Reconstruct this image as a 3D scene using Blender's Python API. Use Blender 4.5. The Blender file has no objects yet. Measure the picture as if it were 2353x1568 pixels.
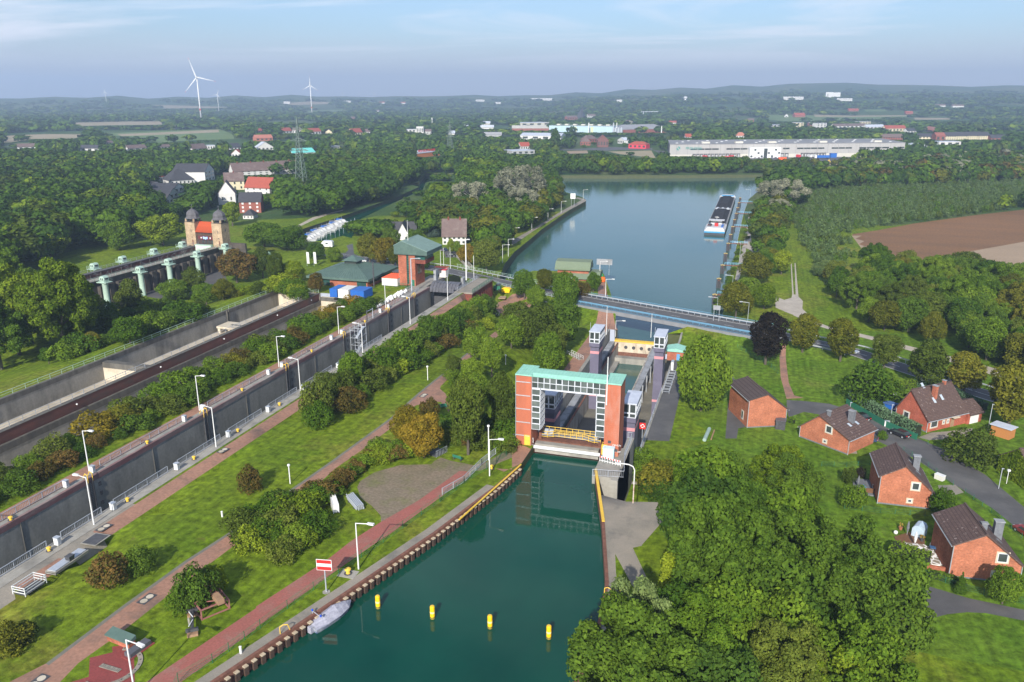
import bpy,math,random
import numpy as np
from mathutils import Vector,Matrix,geometry
R=math.radians
rnd=random.Random(11)
SC=bpy.context.scene
C=SC.collection
# ------------------------------------------------------------------ camera, sky, sun, exposure
HC,PIT,YAW,FPX=60.0,R(16.96),R(17.0),1830.0
cam=bpy.data.cameras.new('camera');cam.sensor_width=36;cam.lens=28.0
cam.clip_start=0.5;cam.clip_end=60000
co=bpy.data.objects.new('camera',cam);C.objects.link(co)
co.location=(0,0,HC);co.rotation_euler=(math.pi/2-PIT,0,YAW);SC.camera=co
SC.view_settings.view_transform='Standard';SC.view_settings.look='None'
SC.view_settings.exposure=0.66;SC.view_settings.gamma=1;SC.view_settings.use_curve_mapping=False
SUN_EL,SUN_AZ=R(30),(-0.09,1.0)
sl=bpy.data.lights.new('sun','SUN');sl.energy=4.9;sl.angle=R(0.5);sl.color=(1.0,0.95,0.86)
so=bpy.data.objects.new('sun',sl);C.objects.link(so)
sdir=Vector((SUN_AZ[0]*math.cos(SUN_EL),math.cos(SUN_EL),-math.sin(SUN_EL)))
so.rotation_euler=sdir.to_track_quat('-Z','Y').to_euler();so.location=(0,-200,300)
W=bpy.data.worlds.new('World');SC.world=W;W.use_nodes=True
SC.cycles.volume_bounces=0;SC.cycles.max_bounces=6;SC.cycles.transparent_max_bounces=6
def nodes_of(tree):
 tree.nodes.clear()
 def N(t,ins=None,**kw):
  n=tree.nodes.new(t)
  for k,v in kw.items():setattr(n,k,v)
  for k,v in(ins or{}).items():
   s=n.inputs[k]
   if isinstance(v,bpy.types.NodeSocket):tree.links.new(v,s)
   else:s.default_value=v
  return n
 return N
def sky_world():
 N=nodes_of(W.node_tree)
 sky=N('ShaderNodeTexSky',sky_type='NISHITA',sun_disc=False,sun_elevation=SUN_EL,sun_rotation=math.pi+math.atan2(SUN_AZ[0],1),
   altitude=80,air_density=1.0,dust_density=1.2,ozone_density=2.2)
 tc=N('ShaderNodeTexCoord')
 sep=N('ShaderNodeSeparateXYZ',{0:tc.outputs['Generated']})
 zz=N('ShaderNodeMath',{0:sep.outputs[2],1:0.07},operation='ADD')
 zc=N('ShaderNodeMath',{0:zz.outputs[0],1:0.05},operation='MAXIMUM')
 px=N('ShaderNodeMath',{0:sep.outputs[0],1:zc.outputs[0]},operation='DIVIDE')
 py=N('ShaderNodeMath',{0:sep.outputs[1],1:zc.outputs[0]},operation='DIVIDE')
 cv=N('ShaderNodeCombineXYZ',{0:px.outputs[0],1:py.outputs[0],2:3.4})
 mp=N('ShaderNodeMapping',{0:cv.outputs[0],'Rotation':(0,0,R(38)),'Scale':(0.5,1.0,1)})
 n1=N('ShaderNodeTexNoise',{'Vector':mp.outputs[0],'Scale':0.5,'Detail':9.0,'Roughness':0.6,'Distortion':0.4})
 r1=N('ShaderNodeMapRange',{0:n1.outputs[0],1:0.45,2:0.60,3:0.0,4:0.85})
 lo=N('ShaderNodeMapRange',{0:sep.outputs[2],1:0.03,2:0.062,3:0.0,4:1.0})
 cm=N('ShaderNodeMath',{0:r1.outputs[0],1:lo.outputs[0]},operation='MULTIPLY')
 tint=N('ShaderNodeMix',{0:1.0,6:sky.outputs[0],7:(0.76,0.84,0.96,1)},data_type='RGBA',blend_type='MULTIPLY')
 hz=N('ShaderNodeMapRange',{0:sep.outputs[2],1:0.012,2:0.085,3:0.9,4:0.0},interpolation_type='SMOOTHSTEP')
 m0=N('ShaderNodeMix',{0:hz.outputs[0],6:tint.outputs[2],7:(5.3,5.6,6.3,1)},data_type='RGBA')
 m1=N('ShaderNodeMix',{0:cm.outputs[0],6:m0.outputs[2],7:(6.9,7.1,7.7,1)},data_type='RGBA')
 bg=N('ShaderNodeBackground',{'Color':m1.outputs[2],'Strength':0.105})
 o=N('ShaderNodeOutputWorld');W.node_tree.links.new(bg.outputs[0],o.inputs[0])
sky_world()
# ------------------------------------------------------------------ photograph pixels (2353 x 1568) to ground points
cp_,sp_,cy_,sy_=math.cos(PIT),math.sin(PIT),math.cos(YAW),math.sin(YAW)
def up(px,py,z=0.0):
 u=(px-1176.5)/FPX;v=(784-py)/FPX
 t=(z-HC)/(-sp_+v*cp_)
 X,Y=u*t,(cp_+v*sp_)*t
 return(X*cy_-Y*sy_,X*sy_+Y*cy_)
def smn(a,b,x):
 t=np.clip((np.asarray(x,float)-a)/(b-a),0,1);return t*t*(3-2*t)
ROAD=[]
def seg_d(x,y,P):
 best=np.full(np.shape(x),1e9);zz=np.zeros(np.shape(x))
 for(x0,y0,z0),(x1,y1,z1)in zip(P,P[1:]):
  dx,dy=x1-x0,y1-y0
  t=np.clip(((x-x0)*dx+(y-y0)*dy)/(dx*dx+dy*dy),0,1)
  d=np.hypot(x-x0-t*dx,y-y0-t*dy)
  m=d<best;best=np.where(m,d,best);zz=np.where(m,z0+t*(z1-z0),zz)
 return best,zz
def T(x,y):
 x=np.asarray(x,float);y=np.asarray(y,float)
 L=-9-2*smn(260,420,y)
 u1=smn(-190,-148.5,x)*np.where(y>231,1-smn(-86,-85.4,x),1-smn(-86,-80,x))*(1-smn(258,284,y))
 u2=np.where(x<-30,smn(-86,-80,x)*(1-smn(140,262,y))*(1-smn(-60,-48,x)*smn(134,147,y)),0)
 xe=np.interp(y,[40,75,115],[7,1,-9])
 u3=np.where(x>-30,(1-smn(0,16,x-xe))*(1-smn(113,118,y)),0)
 z=L*(1-np.maximum(np.maximum(u1,u2),u3))
 z=z-3.6*np.where((y>262)&(y<820),(1-smn(-8.5,-1,x))*smn(-30,-9,x),0)
 if ROAD:
  d,rz=seg_d(x,y,ROAD)
  z=np.where(d<40,np.maximum(z,rz-np.maximum(0,d-6.5)*0.45),z)
 X=x*cy_+y*sy_;Y=-x*sy_+y*cy_
 r=np.hypot(X,Y);a=np.degrees(np.arctan2(X,Y))
 h=np.interp(a,[-60,-34,-27,-16,-6,0,4,8,12,15,20,26,33,60],
                  [30,52,66,74,76,78,100,118,135,152,168,150,140,90])
 h2=np.interp(a,[-60,-10,0,3,6,12,40,60],[0,0,6,30,62,74,70,40])
 wob=9*np.sin(a*1.7+1)+5*np.sin(a*4.1)+3*np.sin(a*9.7+2)
 z=z+smn(3800,6800,r)*(h+11+wob*0.9)+smn(2600,4300,r)*(1-smn(4300,5600,r))*h2*0.8
 return z
def Tz(x,y):return float(T(x,y))
def g(px,py,dz=0.0):
 """ground point seen at a photograph pixel"""
 z=1.0;prev=z
 if py<300:
  zs=[57-1*i for i in range(70)]
 else:
  zs=[1-0.25*i for i in range(80)]
 P=[up(px,py,a)for a in zs]
 hh=T([p[0]for p in P],[p[1]for p in P])
 i=0
 for i in range(len(zs)):
  if hh[i]>=zs[i]:break
 else:
  x,y=up(px,py,-11);return(x,y,-11+dz)
 if i==0:z=zs[0]
 else:
  a,b=zs[i-1],zs[i]
  fa,fb=a-hh[i-1],b-hh[i]
  z=a+(b-a)*fa/(fa-fb)if fa!=fb else b
 x,y=up(px,py,z)
 return(x,y,z+dz)
def Zp(cx,cy,pts,sc=4.0):
 return[(cx*.5745+a/sc,cy*.5745+b/sc)for a,b in pts]
def G(pts):return[g(*p)[:2]for p in pts]
def topz(x,y,pytop):
 """height at (x, y) that is seen at photograph row pytop"""
 Y=-x*sy_+y*cy_;v=(784-pytop)/FPX
 return HC+Y*(-sp_+v*cp_)/(cp_+v*sp_)
def pxm(x,y,z=-8):
 Y=-x*sy_+y*cy_
 return FPX/(Y*cp_-(z-HC)*sp_)
ROAD+=[(*up(px,py,z),z)for px,py,z in((748,583,-8.6),(885,602.5,-8.4),(1019,620,-8.2),(1131,644,-7.2))]
ROADR=[(*up(px,py,z),z)for px,py,z in((1326,687,-6.5),(1721,757,-6.5),(1805,773,-6.9),(1877,789.6,-7.6),(1965,809.6,-8),(2240,899.6,-8.3),(2420,955,-8.5))]
ROAD+=ROADR
# ------------------------------------------------------------------ mesh helpers
class MB:
 def __init__(s):s.v=[];s.f=[];s.m=[]
 def add(s,v,f,m=0):
  o=len(s.v);s.v+=[tuple(p)for p in v]
  for a in f:s.f.append([i+o for i in a]);s.m.append(m)
  return s
 def face(s,pts,m=0):return s.add(pts,[range(len(pts))],m)
 def box(s,x0,x1,y0,y1,z0,z1,m=0):
  return s.add([(x0,y0,z0),(x1,y0,z0),(x1,y1,z0),(x0,y1,z0),(x0,y0,z1),(x1,y0,z1),(x1,y1,z1),(x0,y1,z1)],
                     [(3,2,1,0),(4,5,6,7),(0,1,5,4),(1,2,6,5),(2,3,7,6),(3,0,4,7)],m)
 def prism(s,poly,z0,z1,m=0,top=None):
  n=len(poly)
  top=top or poly
  v=[(p[0],p[1],z0)for p in poly]+[(p[0],p[1],z1)for p in top]
  f=[list(range(n))[::-1],list(range(n,2*n))]+[(i,(i+1)%n,n+(i+1)%n,n+i)for i in range(n)]
  return s.add(v,f,m)
 def prof(s,pts,axis,a,b,m=0):
  """profile of 2-D points extruded along an axis: 'x' takes (y, z), 'y' takes (x, z)"""
  n=len(pts);mk=(lambda p,t:(t,p[0],p[1]))if axis=='x' else(lambda p,t:(p[0],t,p[1]))
  v=[mk(p,a)for p in pts]+[mk(p,b)for p in pts]
  f=[list(range(n)),list(range(n,2*n))[::-1]]+[(n+i,n+(i+1)%n,(i+1)%n,i)for i in range(n)]
  return s.add(v,f,m)
 def tube(s,p,q,r,n=6,r2=None,m=0,cap=True):
  p=Vector(p);q=Vector(q);d=q-p
  if d.length<1e-6:return s
  a=d.orthogonal().normalized();b=d.normalized().cross(a);r2=r if r2 is None else r2
  v=[]
  for c,rr in((p,r),(q,r2)):
   for i in range(n):
    t=2*math.pi*i/n;v.append(c+(a*math.cos(t)+b*math.sin(t))*rr)
  f=[(i,(i+1)%n,n+(i+1)%n,n+i)for i in range(n)]
  if cap:f+=[list(range(n))[::-1],list(range(n,2*n))]
  return s.add(v,f,m)
 def pipe(s,pts,r,n=5,m=0):
  for p,q in zip(pts,pts[1:]):s.tube(p,q,r,n,None,m)
  return s
 def lathe(s,prof,n=12,c=(0,0,0),m=0,rot=0,cap=True):
  v=[];k=len(prof)
  for r,z in prof:
   for i in range(n):
    t=2*math.pi*i/n+rot;v.append((c[0]+r*math.cos(t),c[1]+r*math.sin(t),c[2]+z))
  f=[]
  for j in range(k-1):
   for i in range(n):f.append((j*n+i,j*n+(i+1)%n,(j+1)*n+(i+1)%n,(j+1)*n+i))
  if cap:f+=[list(range(n))[::-1],list(range((k-1)*n,k*n))]
  return s.add(v,f,m)
 def bar(s,p,q,w,h,m=0):
  """rectangular bar; w is its width across, h its thickness upward"""
  p=Vector(p);q=Vector(q);d=(q-p).normalized();u=Vector((0,0,1))
  if abs(d.z)>.95:u=Vector((0,1,0))
  a=d.cross(u).normalized()*w/2;b=a.cross(d).normalized()*h/2
  v=[p-a-b,p+a-b,p+a+b,p-a+b,q-a-b,q+a-b,q+a+b,q-a+b]
  return s.add(v,[(0,1,2,3),(7,6,5,4),(1,0,4,5),(2,1,5,6),(3,2,6,7),(0,3,7,4)],m)
 def put(s,name,mat,parent=None,loc=(0,0,0),rz=0,smooth=False):
  me=bpy.data.meshes.new(name);me.from_pydata(s.v,[],s.f);
  for m in(mat if isinstance(mat,(list,tuple))else[mat]):me.materials.append(m)
  if isinstance(mat,(list,tuple))and len(mat)>1:me.polygons.foreach_set('material_index',s.m)
  if smooth:me.polygons.foreach_set('use_smooth',[True]*len(me.polygons))
  me.validate();me.update()
  o=bpy.data.objects.new(name,me);C.objects.link(o)
  o.location=loc;o.rotation_euler=(0,0,rz)
  if parent:o.parent=parent
  return o
def tag(o,label,cat,group=None):
 o['label']=label;o['category']=cat
 if group:o['group']=group
 return o
def thing(name,label,cat,loc=(0,0,0),rz=0,group=None,s=1):
 o=bpy.data.objects.new(name,None);C.objects.link(o);o.empty_display_size=.5
 o.location=loc;o.rotation_euler=(0,0,rz)
 if s!=1:o.scale=(s,s,s)if not isinstance(s,tuple)else s
 return tag(o,label,cat,group)
def kids(o):return[c for c in C.objects if c.parent is o]if False else list(o.children)
def dup(o,loc,rz=0,label=None,s=None,group=None,mats=None,parent=None):
 c=o.copy();C.objects.link(c)
 if parent is None:
  c.location=loc;c.rotation_euler=(0,0,rz)
  if s is not None:c.scale=(s,s,s)if not isinstance(s,tuple)else s
  if label:c['label']=label
  if group:c['group']=group
 else:c.parent=parent
 if mats:
  for i,sl_ in enumerate(c.material_slots):
   k=sl_.material.name if sl_.material else None
   if k in mats:sl_.link='OBJECT';sl_.material=mats[k]
 for ch in KID.get(o.name,()):
  d=dup(ch,None,mats=mats,parent=c)
  KID.setdefault(c.name,[]).append(d)
 return c
KID={}
def reg(o):
 """remember the children of a thing that will be copied"""
 KID[o.name]=[c for c in bpy.data.objects if c.parent is o]
 for c in KID[o.name]:reg(c)
 return o
def struct(o):o['kind']='structure';return o
ORD=['first','second','third','fourth','fifth','sixth','seventh','eighth','ninth','tenth','eleventh','twelfth','thirteenth','fourteenth',
       'fifteenth','sixteenth','seventeenth','eighteenth','nineteenth','twentieth']
def ordn(i):
 if i<20:return ORD[i]
 t=['twenty','thirty','forty','fifty','sixty','seventy','eighty','ninety'][(i+1)//10-2]
 return t+'-'+ORD[(i+1)%10-1]if(i+1)%10 else{'twenty':'twentieth','thirty':'thirtieth','forty':'fortieth','fifty':'fiftieth'}.get(t,t+'th')
# ------------------------------------------------------------------ materials
MATS={}
def mat(name,c,c2=None,s=1.0,rough=.7,metal=0,amt=.5,lo=.35,hi=.65,bump=0,detail=5,grain=0,gs=8.,spec=.3,coord='Object',stain=None,ss=.15,stretch=(1,1,1)):
 if name in MATS:return MATS[name]
 m=bpy.data.materials.new(name);m.use_nodes=True;N=nodes_of(m.node_tree);L=m.node_tree.links
 tc=N('ShaderNodeTexCoord');v=tc.outputs[coord]
 if stretch!=(1,1,1):v=N('ShaderNodeMapping',{0:v,'Scale':stretch}).outputs[0]
 c=(*c,1);c2=(*c2,1)if c2 else tuple(min(1,k*0.78)for k in c[:3])+(1,)
 n=N('ShaderNodeTexNoise',{'Vector':v,'Scale':s,'Detail':float(detail),'Roughness':.6})
 f=N('ShaderNodeMapRange',{0:n.outputs[0],1:lo,2:hi})
 col=N('ShaderNodeMix',{0:f.outputs[0],6:c,7:c2},data_type='RGBA').outputs[2]
 if stain:
  n2=N('ShaderNodeTexNoise',{'Vector':v,'Scale':ss,'Detail':6.0,'Roughness':.65})
  f2=N('ShaderNodeMapRange',{0:n2.outputs[0],1:.5,2:.68})
  col=N('ShaderNodeMix',{0:f2.outputs[0],6:col,7:(*stain,1)},data_type='RGBA').outputs[2]
 if grain:
  n3=N('ShaderNodeTexNoise',{'Vector':tc.outputs[coord],'Scale':gs,'Detail':3.0})
  f3=N('ShaderNodeMapRange',{0:n3.outputs[0],1:.3,2:.7,3:1-grain,4:1+grain})
  col=N('ShaderNodeMix',{0:1.0,6:col,7:f3.outputs[0]},data_type='RGBA',blend_type='MULTIPLY').outputs[2]
 p=N('ShaderNodeBsdfPrincipled',{'Base Color':col,'Roughness':rough,'Metallic':metal,'Specular IOR Level':spec})
 if bump:
  b=N('ShaderNodeBump',{'Strength':bump,'Distance':.3,'Height':n.outputs[0]});L.new(b.outputs[0],p.inputs['Normal'])
 o=N('ShaderNodeOutputMaterial');L.new(p.outputs[0],o.inputs[0])
 MATS[name]=m;return m
def leafmat(name,c,c2,s=.35,tr=.2):
 if name in MATS:return MATS[name]
 m=bpy.data.materials.new(name);m.use_nodes=True;N=nodes_of(m.node_tree);L=m.node_tree.links
 ge=N('ShaderNodeNewGeometry');oi=N('ShaderNodeObjectInfo')
 c=(c[0]*1.25,c[1]*1.08,c[2]);c2=(c2[0]*1.3,c2[1]*1.14,c2[2])
 n=N('ShaderNodeTexNoise',{'Vector':ge.outputs['Position'],'Scale':s,'Detail':3.0})
 r=N('ShaderNodeMath',{0:ge.outputs['Random Per Island'],1:.55},operation='MULTIPLY')
 a=N('ShaderNodeMath',{0:n.outputs[0],1:r.outputs[0]},operation='ADD')
 f=N('ShaderNodeMapRange',{0:a.outputs[0],1:.45,2:1.05})
 col=N('ShaderNodeMix',{0:f.outputs[0],6:(*c,1),7:(*c2,1)},data_type='RGBA').outputs[2]
 br=N('ShaderNodeMapRange',{0:oi.outputs['Random'],1:0,2:1,3:.72,4:1.3})
 hs=N('ShaderNodeMapRange',{0:oi.outputs['Random'],1:0,2:1,3:.515,4:.487})
 col=N('ShaderNodeHueSaturation',{'Color':col,'Value':br.outputs[0],'Hue':hs.outputs[0]}).outputs[0]
 d=N('ShaderNodeBsdfDiffuse',{'Color':col});t=N('ShaderNodeBsdfTranslucent',{'Color':col})
 mx=N('ShaderNodeMixShader',{0:tr,1:d.outputs[0],2:t.outputs[0]})
 o=N('ShaderNodeOutputMaterial');L.new(mx.outputs[0],o.inputs[0])
 MATS[name]=m;return m
def water_mat(name,c,bs,bstr,rough=.04,c2=None,cs=.03):
 m=bpy.data.materials.new(name);m.use_nodes=True;N=nodes_of(m.node_tree);L=m.node_tree.links
 tc=N('ShaderNodeTexCoord')
 mp=N('ShaderNodeMapping',{0:tc.outputs['Object'],'Rotation':(0,0,R(20)),'Scale':(1,.55,1)})
 n=N('ShaderNodeTexNoise',{'Vector':mp.outputs[0],'Scale':bs,'Detail':4.0,'Roughness':.6})
 n2=N('ShaderNodeTexNoise',{'Vector':tc.outputs['Object'],'Scale':cs,'Detail':4.0,'Roughness':.6,'Distortion':.6})
 f2=N('ShaderNodeMapRange',{0:n2.outputs[0],1:.35,2:.7})
 st=N('ShaderNodeMapRange',{0:n2.outputs[0],1:.35,2:.65,3:bstr*.45,4:bstr*1.3})
 col=N('ShaderNodeMix',{0:f2.outputs[0],6:(*c,1),7:(*(c2 or c),1)},data_type='RGBA').outputs[2]
 b=N('ShaderNodeBump',{'Strength':st.outputs[0],'Distance':.1,'Height':n.outputs[0]})
 p=N('ShaderNodeBsdfPrincipled',{'Base Color':col,'Roughness':rough,'IOR':1.33,'Normal':b.outputs[0]})
 o=N('ShaderNodeOutputMaterial');L.new(p.outputs[0],o.inputs[0]);MATS[name]=m
 return m
def grass_mat(name,ca,cb,cdry,s1=.06,dry=.6):
 m=bpy.data.materials.new(name);m.use_nodes=True;N=nodes_of(m.node_tree);L=m.node_tree.links
 tc=N('ShaderNodeTexCoord');v=tc.outputs['Object']
 n1=N('ShaderNodeTexNoise',{'Vector':v,'Scale':s1,'Detail':6.0,'Roughness':.62})
 n2=N('ShaderNodeTexNoise',{'Vector':v,'Scale':.8,'Detail':6.0,'Roughness':.7})
 n4=N('ShaderNodeTexNoise',{'Vector':v,'Scale':s1*.55,'Detail':7.0,'Roughness':.68,'Distortion':.4})
 f1=N('ShaderNodeMapRange',{0:n1.outputs[0],1:.35,2:.66})
 col=N('ShaderNodeMix',{0:f1.outputs[0],6:(*ca,1),7:(*cb,1)},data_type='RGBA').outputs[2]
 f4=N('ShaderNodeMapRange',{0:n4.outputs[0],1:dry-.06,2:dry+.12,3:0,4:.8})
 col=N('ShaderNodeMix',{0:f4.outputs[0],6:col,7:(*cdry,1)},data_type='RGBA').outputs[2]
 f2=N('ShaderNodeMapRange',{0:n2.outputs[0],1:.37,2:.63,3:.6,4:1.4})
 col=N('ShaderNodeMix',{0:1.0,6:col,7:f2.outputs[0]},data_type='RGBA',blend_type='MULTIPLY').outputs[2]
 ms=N('ShaderNodeMapping',{0:v,'Scale':(1.1,.05,1)});n5=N('ShaderNodeTexNoise',{'Vector':ms.outputs[0],'Scale':1.0,'Detail':2.0})
 f5=N('ShaderNodeMapRange',{0:n5.outputs[0],1:.35,2:.65,3:.84,4:1.14})
 col=N('ShaderNodeMix',{0:1.0,6:col,7:f5.outputs[0]},data_type='RGBA',blend_type='MULTIPLY').outputs[2]
 n6=N('ShaderNodeTexNoise',{'Vector':v,'Scale':.27,'Detail':8.0,'Roughness':.75});f6=N('ShaderNodeMapRange',{0:n6.outputs[0],1:.60,2:.72,3:0,4:.7})
 col=N('ShaderNodeMix',{0:f6.outputs[0],6:col,7:tuple(k*.62+.012 for k in cdry)+(1,)},data_type='RGBA').outputs[2]
 b=N('ShaderNodeBump',{'Strength':.5,'Distance':.35,'Height':n2.outputs[0]})
 p=N('ShaderNodeBsdfPrincipled',{'Base Color':col,'Roughness':.9,'Specular IOR Level':.1,'Normal':b.outputs[0]})
 o=N('ShaderNodeOutputMaterial');L.new(p.outputs[0],o.inputs[0]);MATS[name]=m
 return m
def roof_mat(name,c,c2,spot=(.3,.27,.25),amt=.62):
 m=bpy.data.materials.new(name);m.use_nodes=True;N=nodes_of(m.node_tree);L=m.node_tree.links
 tc=N('ShaderNodeTexCoord');sp=N('ShaderNodeSeparateXYZ',{0:tc.outputs['Object']})
 zz=N('ShaderNodeMath',{0:sp.outputs[2],1:1.55},operation='MULTIPLY')
 cv=N('ShaderNodeCombineXYZ',{0:sp.outputs[1],1:zz.outputs[0],2:0.0})
 br=N('ShaderNodeTexBrick',{'Vector':cv.outputs[0],'Color1':(*c,1),'Color2':(*c2,1),'Mortar':tuple(k*.45 for k in c)+(1,),'Scale':1.0,
           'Mortar Size':.035,'Brick Width':.42,'Row Height':.36,'Bias':0.0})
 n=N('ShaderNodeTexNoise',{'Vector':tc.outputs['Object'],'Scale':1.6,'Detail':4.0,'Roughness':.7})
 f=N('ShaderNodeMapRange',{0:n.outputs[0],1:amt,2:amt+.06})
 col=N('ShaderNodeMix',{0:f.outputs[0],6:br.outputs[0],7:(*spot,1)},data_type='RGBA').outputs[2]
 b=N('ShaderNodeBump',{'Strength':.6,'Distance':.1,'Height':br.outputs[1]});b.invert=True
 p=N('ShaderNodeBsdfPrincipled',{'Base Color':col,'Roughness':.75,'Specular IOR Level':.25,'Normal':b.outputs[0]})
 o=N('ShaderNodeOutputMaterial');L.new(p.outputs[0],o.inputs[0]);MATS[name]=m
 return m
def brick_mat(name,c,c2,mortar,w=.5,h=.16):
 m=bpy.data.materials.new(name);m.use_nodes=True;N=nodes_of(m.node_tree);L=m.node_tree.links
 tc=N('ShaderNodeTexCoord');sp=N('ShaderNodeSeparateXYZ',{0:tc.outputs['Object']})
 xy=N('ShaderNodeMath',{0:sp.outputs[0],1:sp.outputs[1]},operation='ADD')
 cv=N('ShaderNodeCombineXYZ',{0:xy.outputs[0],1:sp.outputs[2],2:0.0})
 br=N('ShaderNodeTexBrick',{'Vector':cv.outputs[0],'Color1':(*c,1),'Color2':(*c2,1),'Mortar':(*mortar,1),'Scale':1.0,
           'Mortar Size':.02,'Brick Width':w,'Row Height':h})
 n=N('ShaderNodeTexNoise',{'Vector':tc.outputs['Object'],'Scale':.45,'Detail':6.0,'Roughness':.65})
 f=N('ShaderNodeMapRange',{0:n.outputs[0],1:.3,2:.7,3:.72,4:1.28})
 n9=N('ShaderNodeTexNoise',{'Vector':tc.outputs['Object'],'Scale':3.2,'Detail':3.0});f9=N('ShaderNodeMapRange',{0:n9.outputs[0],1:.35,2:.65,3:.84,4:1.16});f=N('ShaderNodeMath',{0:f.outputs[0],1:f9.outputs[0]},operation='MULTIPLY')
 col=N('ShaderNodeMix',{0:1.0,6:br.outputs[0],7:f.outputs[0]},data_type='RGBA',blend_type='MULTIPLY').outputs[2]
 p=N('ShaderNodeBsdfPrincipled',{'Base Color':col,'Roughness':.85,'Specular IOR Level':.15})
 o=N('ShaderNodeOutputMaterial');L.new(p.outputs[0],o.inputs[0]);MATS[name]=m
 return m
grass=grass_mat('grass',(.084,.138,.007),(.130,.175,.010),(.20,.165,.035),.05,.60)
lawn=grass_mat('lawn',(.068,.13,.009),(.105,.165,.014),(.15,.15,.04),.09,.66)
country=grass_mat('countryside',(.030,.070,.018),(.05,.095,.022),(.13,.14,.05),.004,.52)
brickpave=mat('brick_paving',(.32,.17,.115),(.26,.145,.10),s=.35,grain=.16,gs=2.4,stain=(.16,.105,.08),ss=.2,detail=8)
redpave=mat('red_paving',(.30,.10,.08),(.25,.09,.07),s=.4,grain=.15,gs=4,stain=(.27,.14,.11),ss=.2)
brownpave=mat('brown_paving',(.20,.155,.11),(.155,.13,.085),s=.3,grain=.25,gs=2.2,stain=(.13,.13,.05),ss=.22)
redplat=mat('platform_paving',(.23,.05,.045),(.19,.045,.04),s=.5,grain=.2,gs=5)
asphalt=mat('asphalt',(.095,.092,.092),(.075,.073,.073),s=.3,grain=.1,gs=6,stain=(.12,.115,.11),ss=.12)
asphalt_d=mat('dark_asphalt',(.045,.045,.05),(.06,.06,.063),s=.4,grain=.1,gs=6)
gravel=mat('gravel',(.42,.37,.31),(.33,.29,.24),s=.4,grain=.15,gs=5)
concrete=mat('concrete',(.32,.30,.26),(.24,.225,.195),s=.35,grain=.08,gs=4,stain=(.17,.16,.14),ss=.25)
quayconc=mat('quay_concrete',(.27,.235,.19),(.21,.19,.155),s=.25,grain=.1,gs=5,stain=(.15,.14,.12),ss=.2)
wallconc=mat('wall_concrete',(.30,.285,.25),(.22,.212,.19),s=.25,detail=7,grain=.1,gs=2,stain=(.15,.145,.13),ss=.18,stretch=(1,1,.35))
blackconc=mat('black_concrete',(.075,.07,.062),(.13,.122,.105),s=.8,detail=6,stretch=(1,1,.3))
palefloor=mat('pale_concrete',(.52,.46,.36),(.44,.39,.31),s=.2,grain=.08,gs=3,stain=(.33,.28,.2),ss=.15)
soil=mat('soil',(.21,.102,.034),(.155,.08,.03),s=.03,detail=8,grain=.22,gs=.9,stretch=(.35,1.6,1))
drysoil=mat('dry_soil',(.33,.24,.155),(.28,.2,.125),s=.03,detail=8,grain=.1,gs=.9,stretch=(.35,1.6,1))
cropf=mat('stubble',(.33,.26,.16),(.27,.23,.13),s=.02,detail=6)
greenf=mat('green_field',(.09,.155,.03),(.12,.17,.04),s=.02,detail=6)
bankm=mat('bank',(.075,.085,.03),(.05,.06,.025),s=.6)
canalw=water_mat('canal_water',(.001,.040,.026),.9,.06,.03,(.004,.060,.038),.03)
lakew=water_mat('lake_water',(.028,.082,.066),.75,.5,.08,(.045,.10,.085),.012)
# ------------------------------------------------------------------ ground: one exact sheet cut into its surfaces
QL=[(-63.7,20),(-51.5,58.6),(-45.5,77.6),(-40.4,94.1),(-36.4,110.3),(-34.9,119),(-34.9,127.6)]
QR=[(-22.6,127.6),(-22.3,121),(-17.8,104.2),(-14.4,89.1),(-13.4,76),(-14.2,70),(-19,55),(-25,35),(-28,20)]
LOCK=[(-101.5,20),(-90.9,20),(-90.9,248),(-101.5,248)]
def rect(x0,x1,y0,y1):return[(x0,y0),(x1,y0),(x1,y1),(x0,y1)]
REG=[]
def region(name,poly,m,hole=None):REG.append((name,poly,m,hole))
Zl=lambda cx,cy,*p:G(Zp(cx,cy,p))
# fields
region('ploughed_field',Zl(3072,300,(770,1465),(1000,1430),(1350,1365),(1900,1290),(2353,1238),(2900,1170))+Zl(3072,900,(2900,620),(2353,560),(1900,520),(1600,440),(1150,390),(1000,450),(930,320),(850,205)),soil)
region('stubble_field',Zl(3072,900,(1310,358),(1850,245),(2353,155),(2900,55),(2900,620),(2353,560),(1900,520),(1600,440),(1330,400)),drysoil)
_j=[(770,100),(860,98),(805,128),(885,150),(835,178),(915,205),(880,222),(965,228),(905,252),(990,255),(930,275),(1010,290),(955,300),(1050,335),(990,350),(1060,360),(1110,395),(1000,450),(930,320),(850,205)]
region('field_margin',Zl(3072,900,*_j),drysoil)
region('meadow',Zl(0,300,(945,540),(1500,515),(2020,500),(2150,550),(2150,590),(1800,600),(1450,625),(1330,580),(1050,560)),greenf)
region('stubble',Zl(0,300,(1080,545),(1500,528),(2010,503),(2012,528),(1500,550),(1120,565)),cropf)
region('meadow',Zl(0,300,(20,640),(280,625),(230,655),(30,680)),greenf)
region('stubble',Zl(0,300,(20,560),(420,545),(740,548),(700,585),(300,590),(100,620),(30,620)),cropf)
region('stubble',Zl(0,300,(690,440),(1100,430),(1480,428),(1490,458),(1100,462),(700,470)),cropf)
region('stubble',Zl(0,300,(1400,275),(1900,290),(2100,297),(2000,305),(1500,308)),cropf)
region('stubble',Zl(1024,300,(230,262),(480,245),(700,252),(690,268),(350,278)),cropf)
region('meadow',Zl(1024,300,(440,330),(800,318),(830,330),(500,348)),greenf)
region('meadow',Zl(3072,300,(0,370),(420,372),(740,384),(1290,380),(1280,395),(800,410),(400,425),(150,428),(0,410)),greenf)
region('stubble',Zl(3072,300,(420,365),(740,375),(1290,372),(1290,380),(740,388),(430,386)),cropf)
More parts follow.
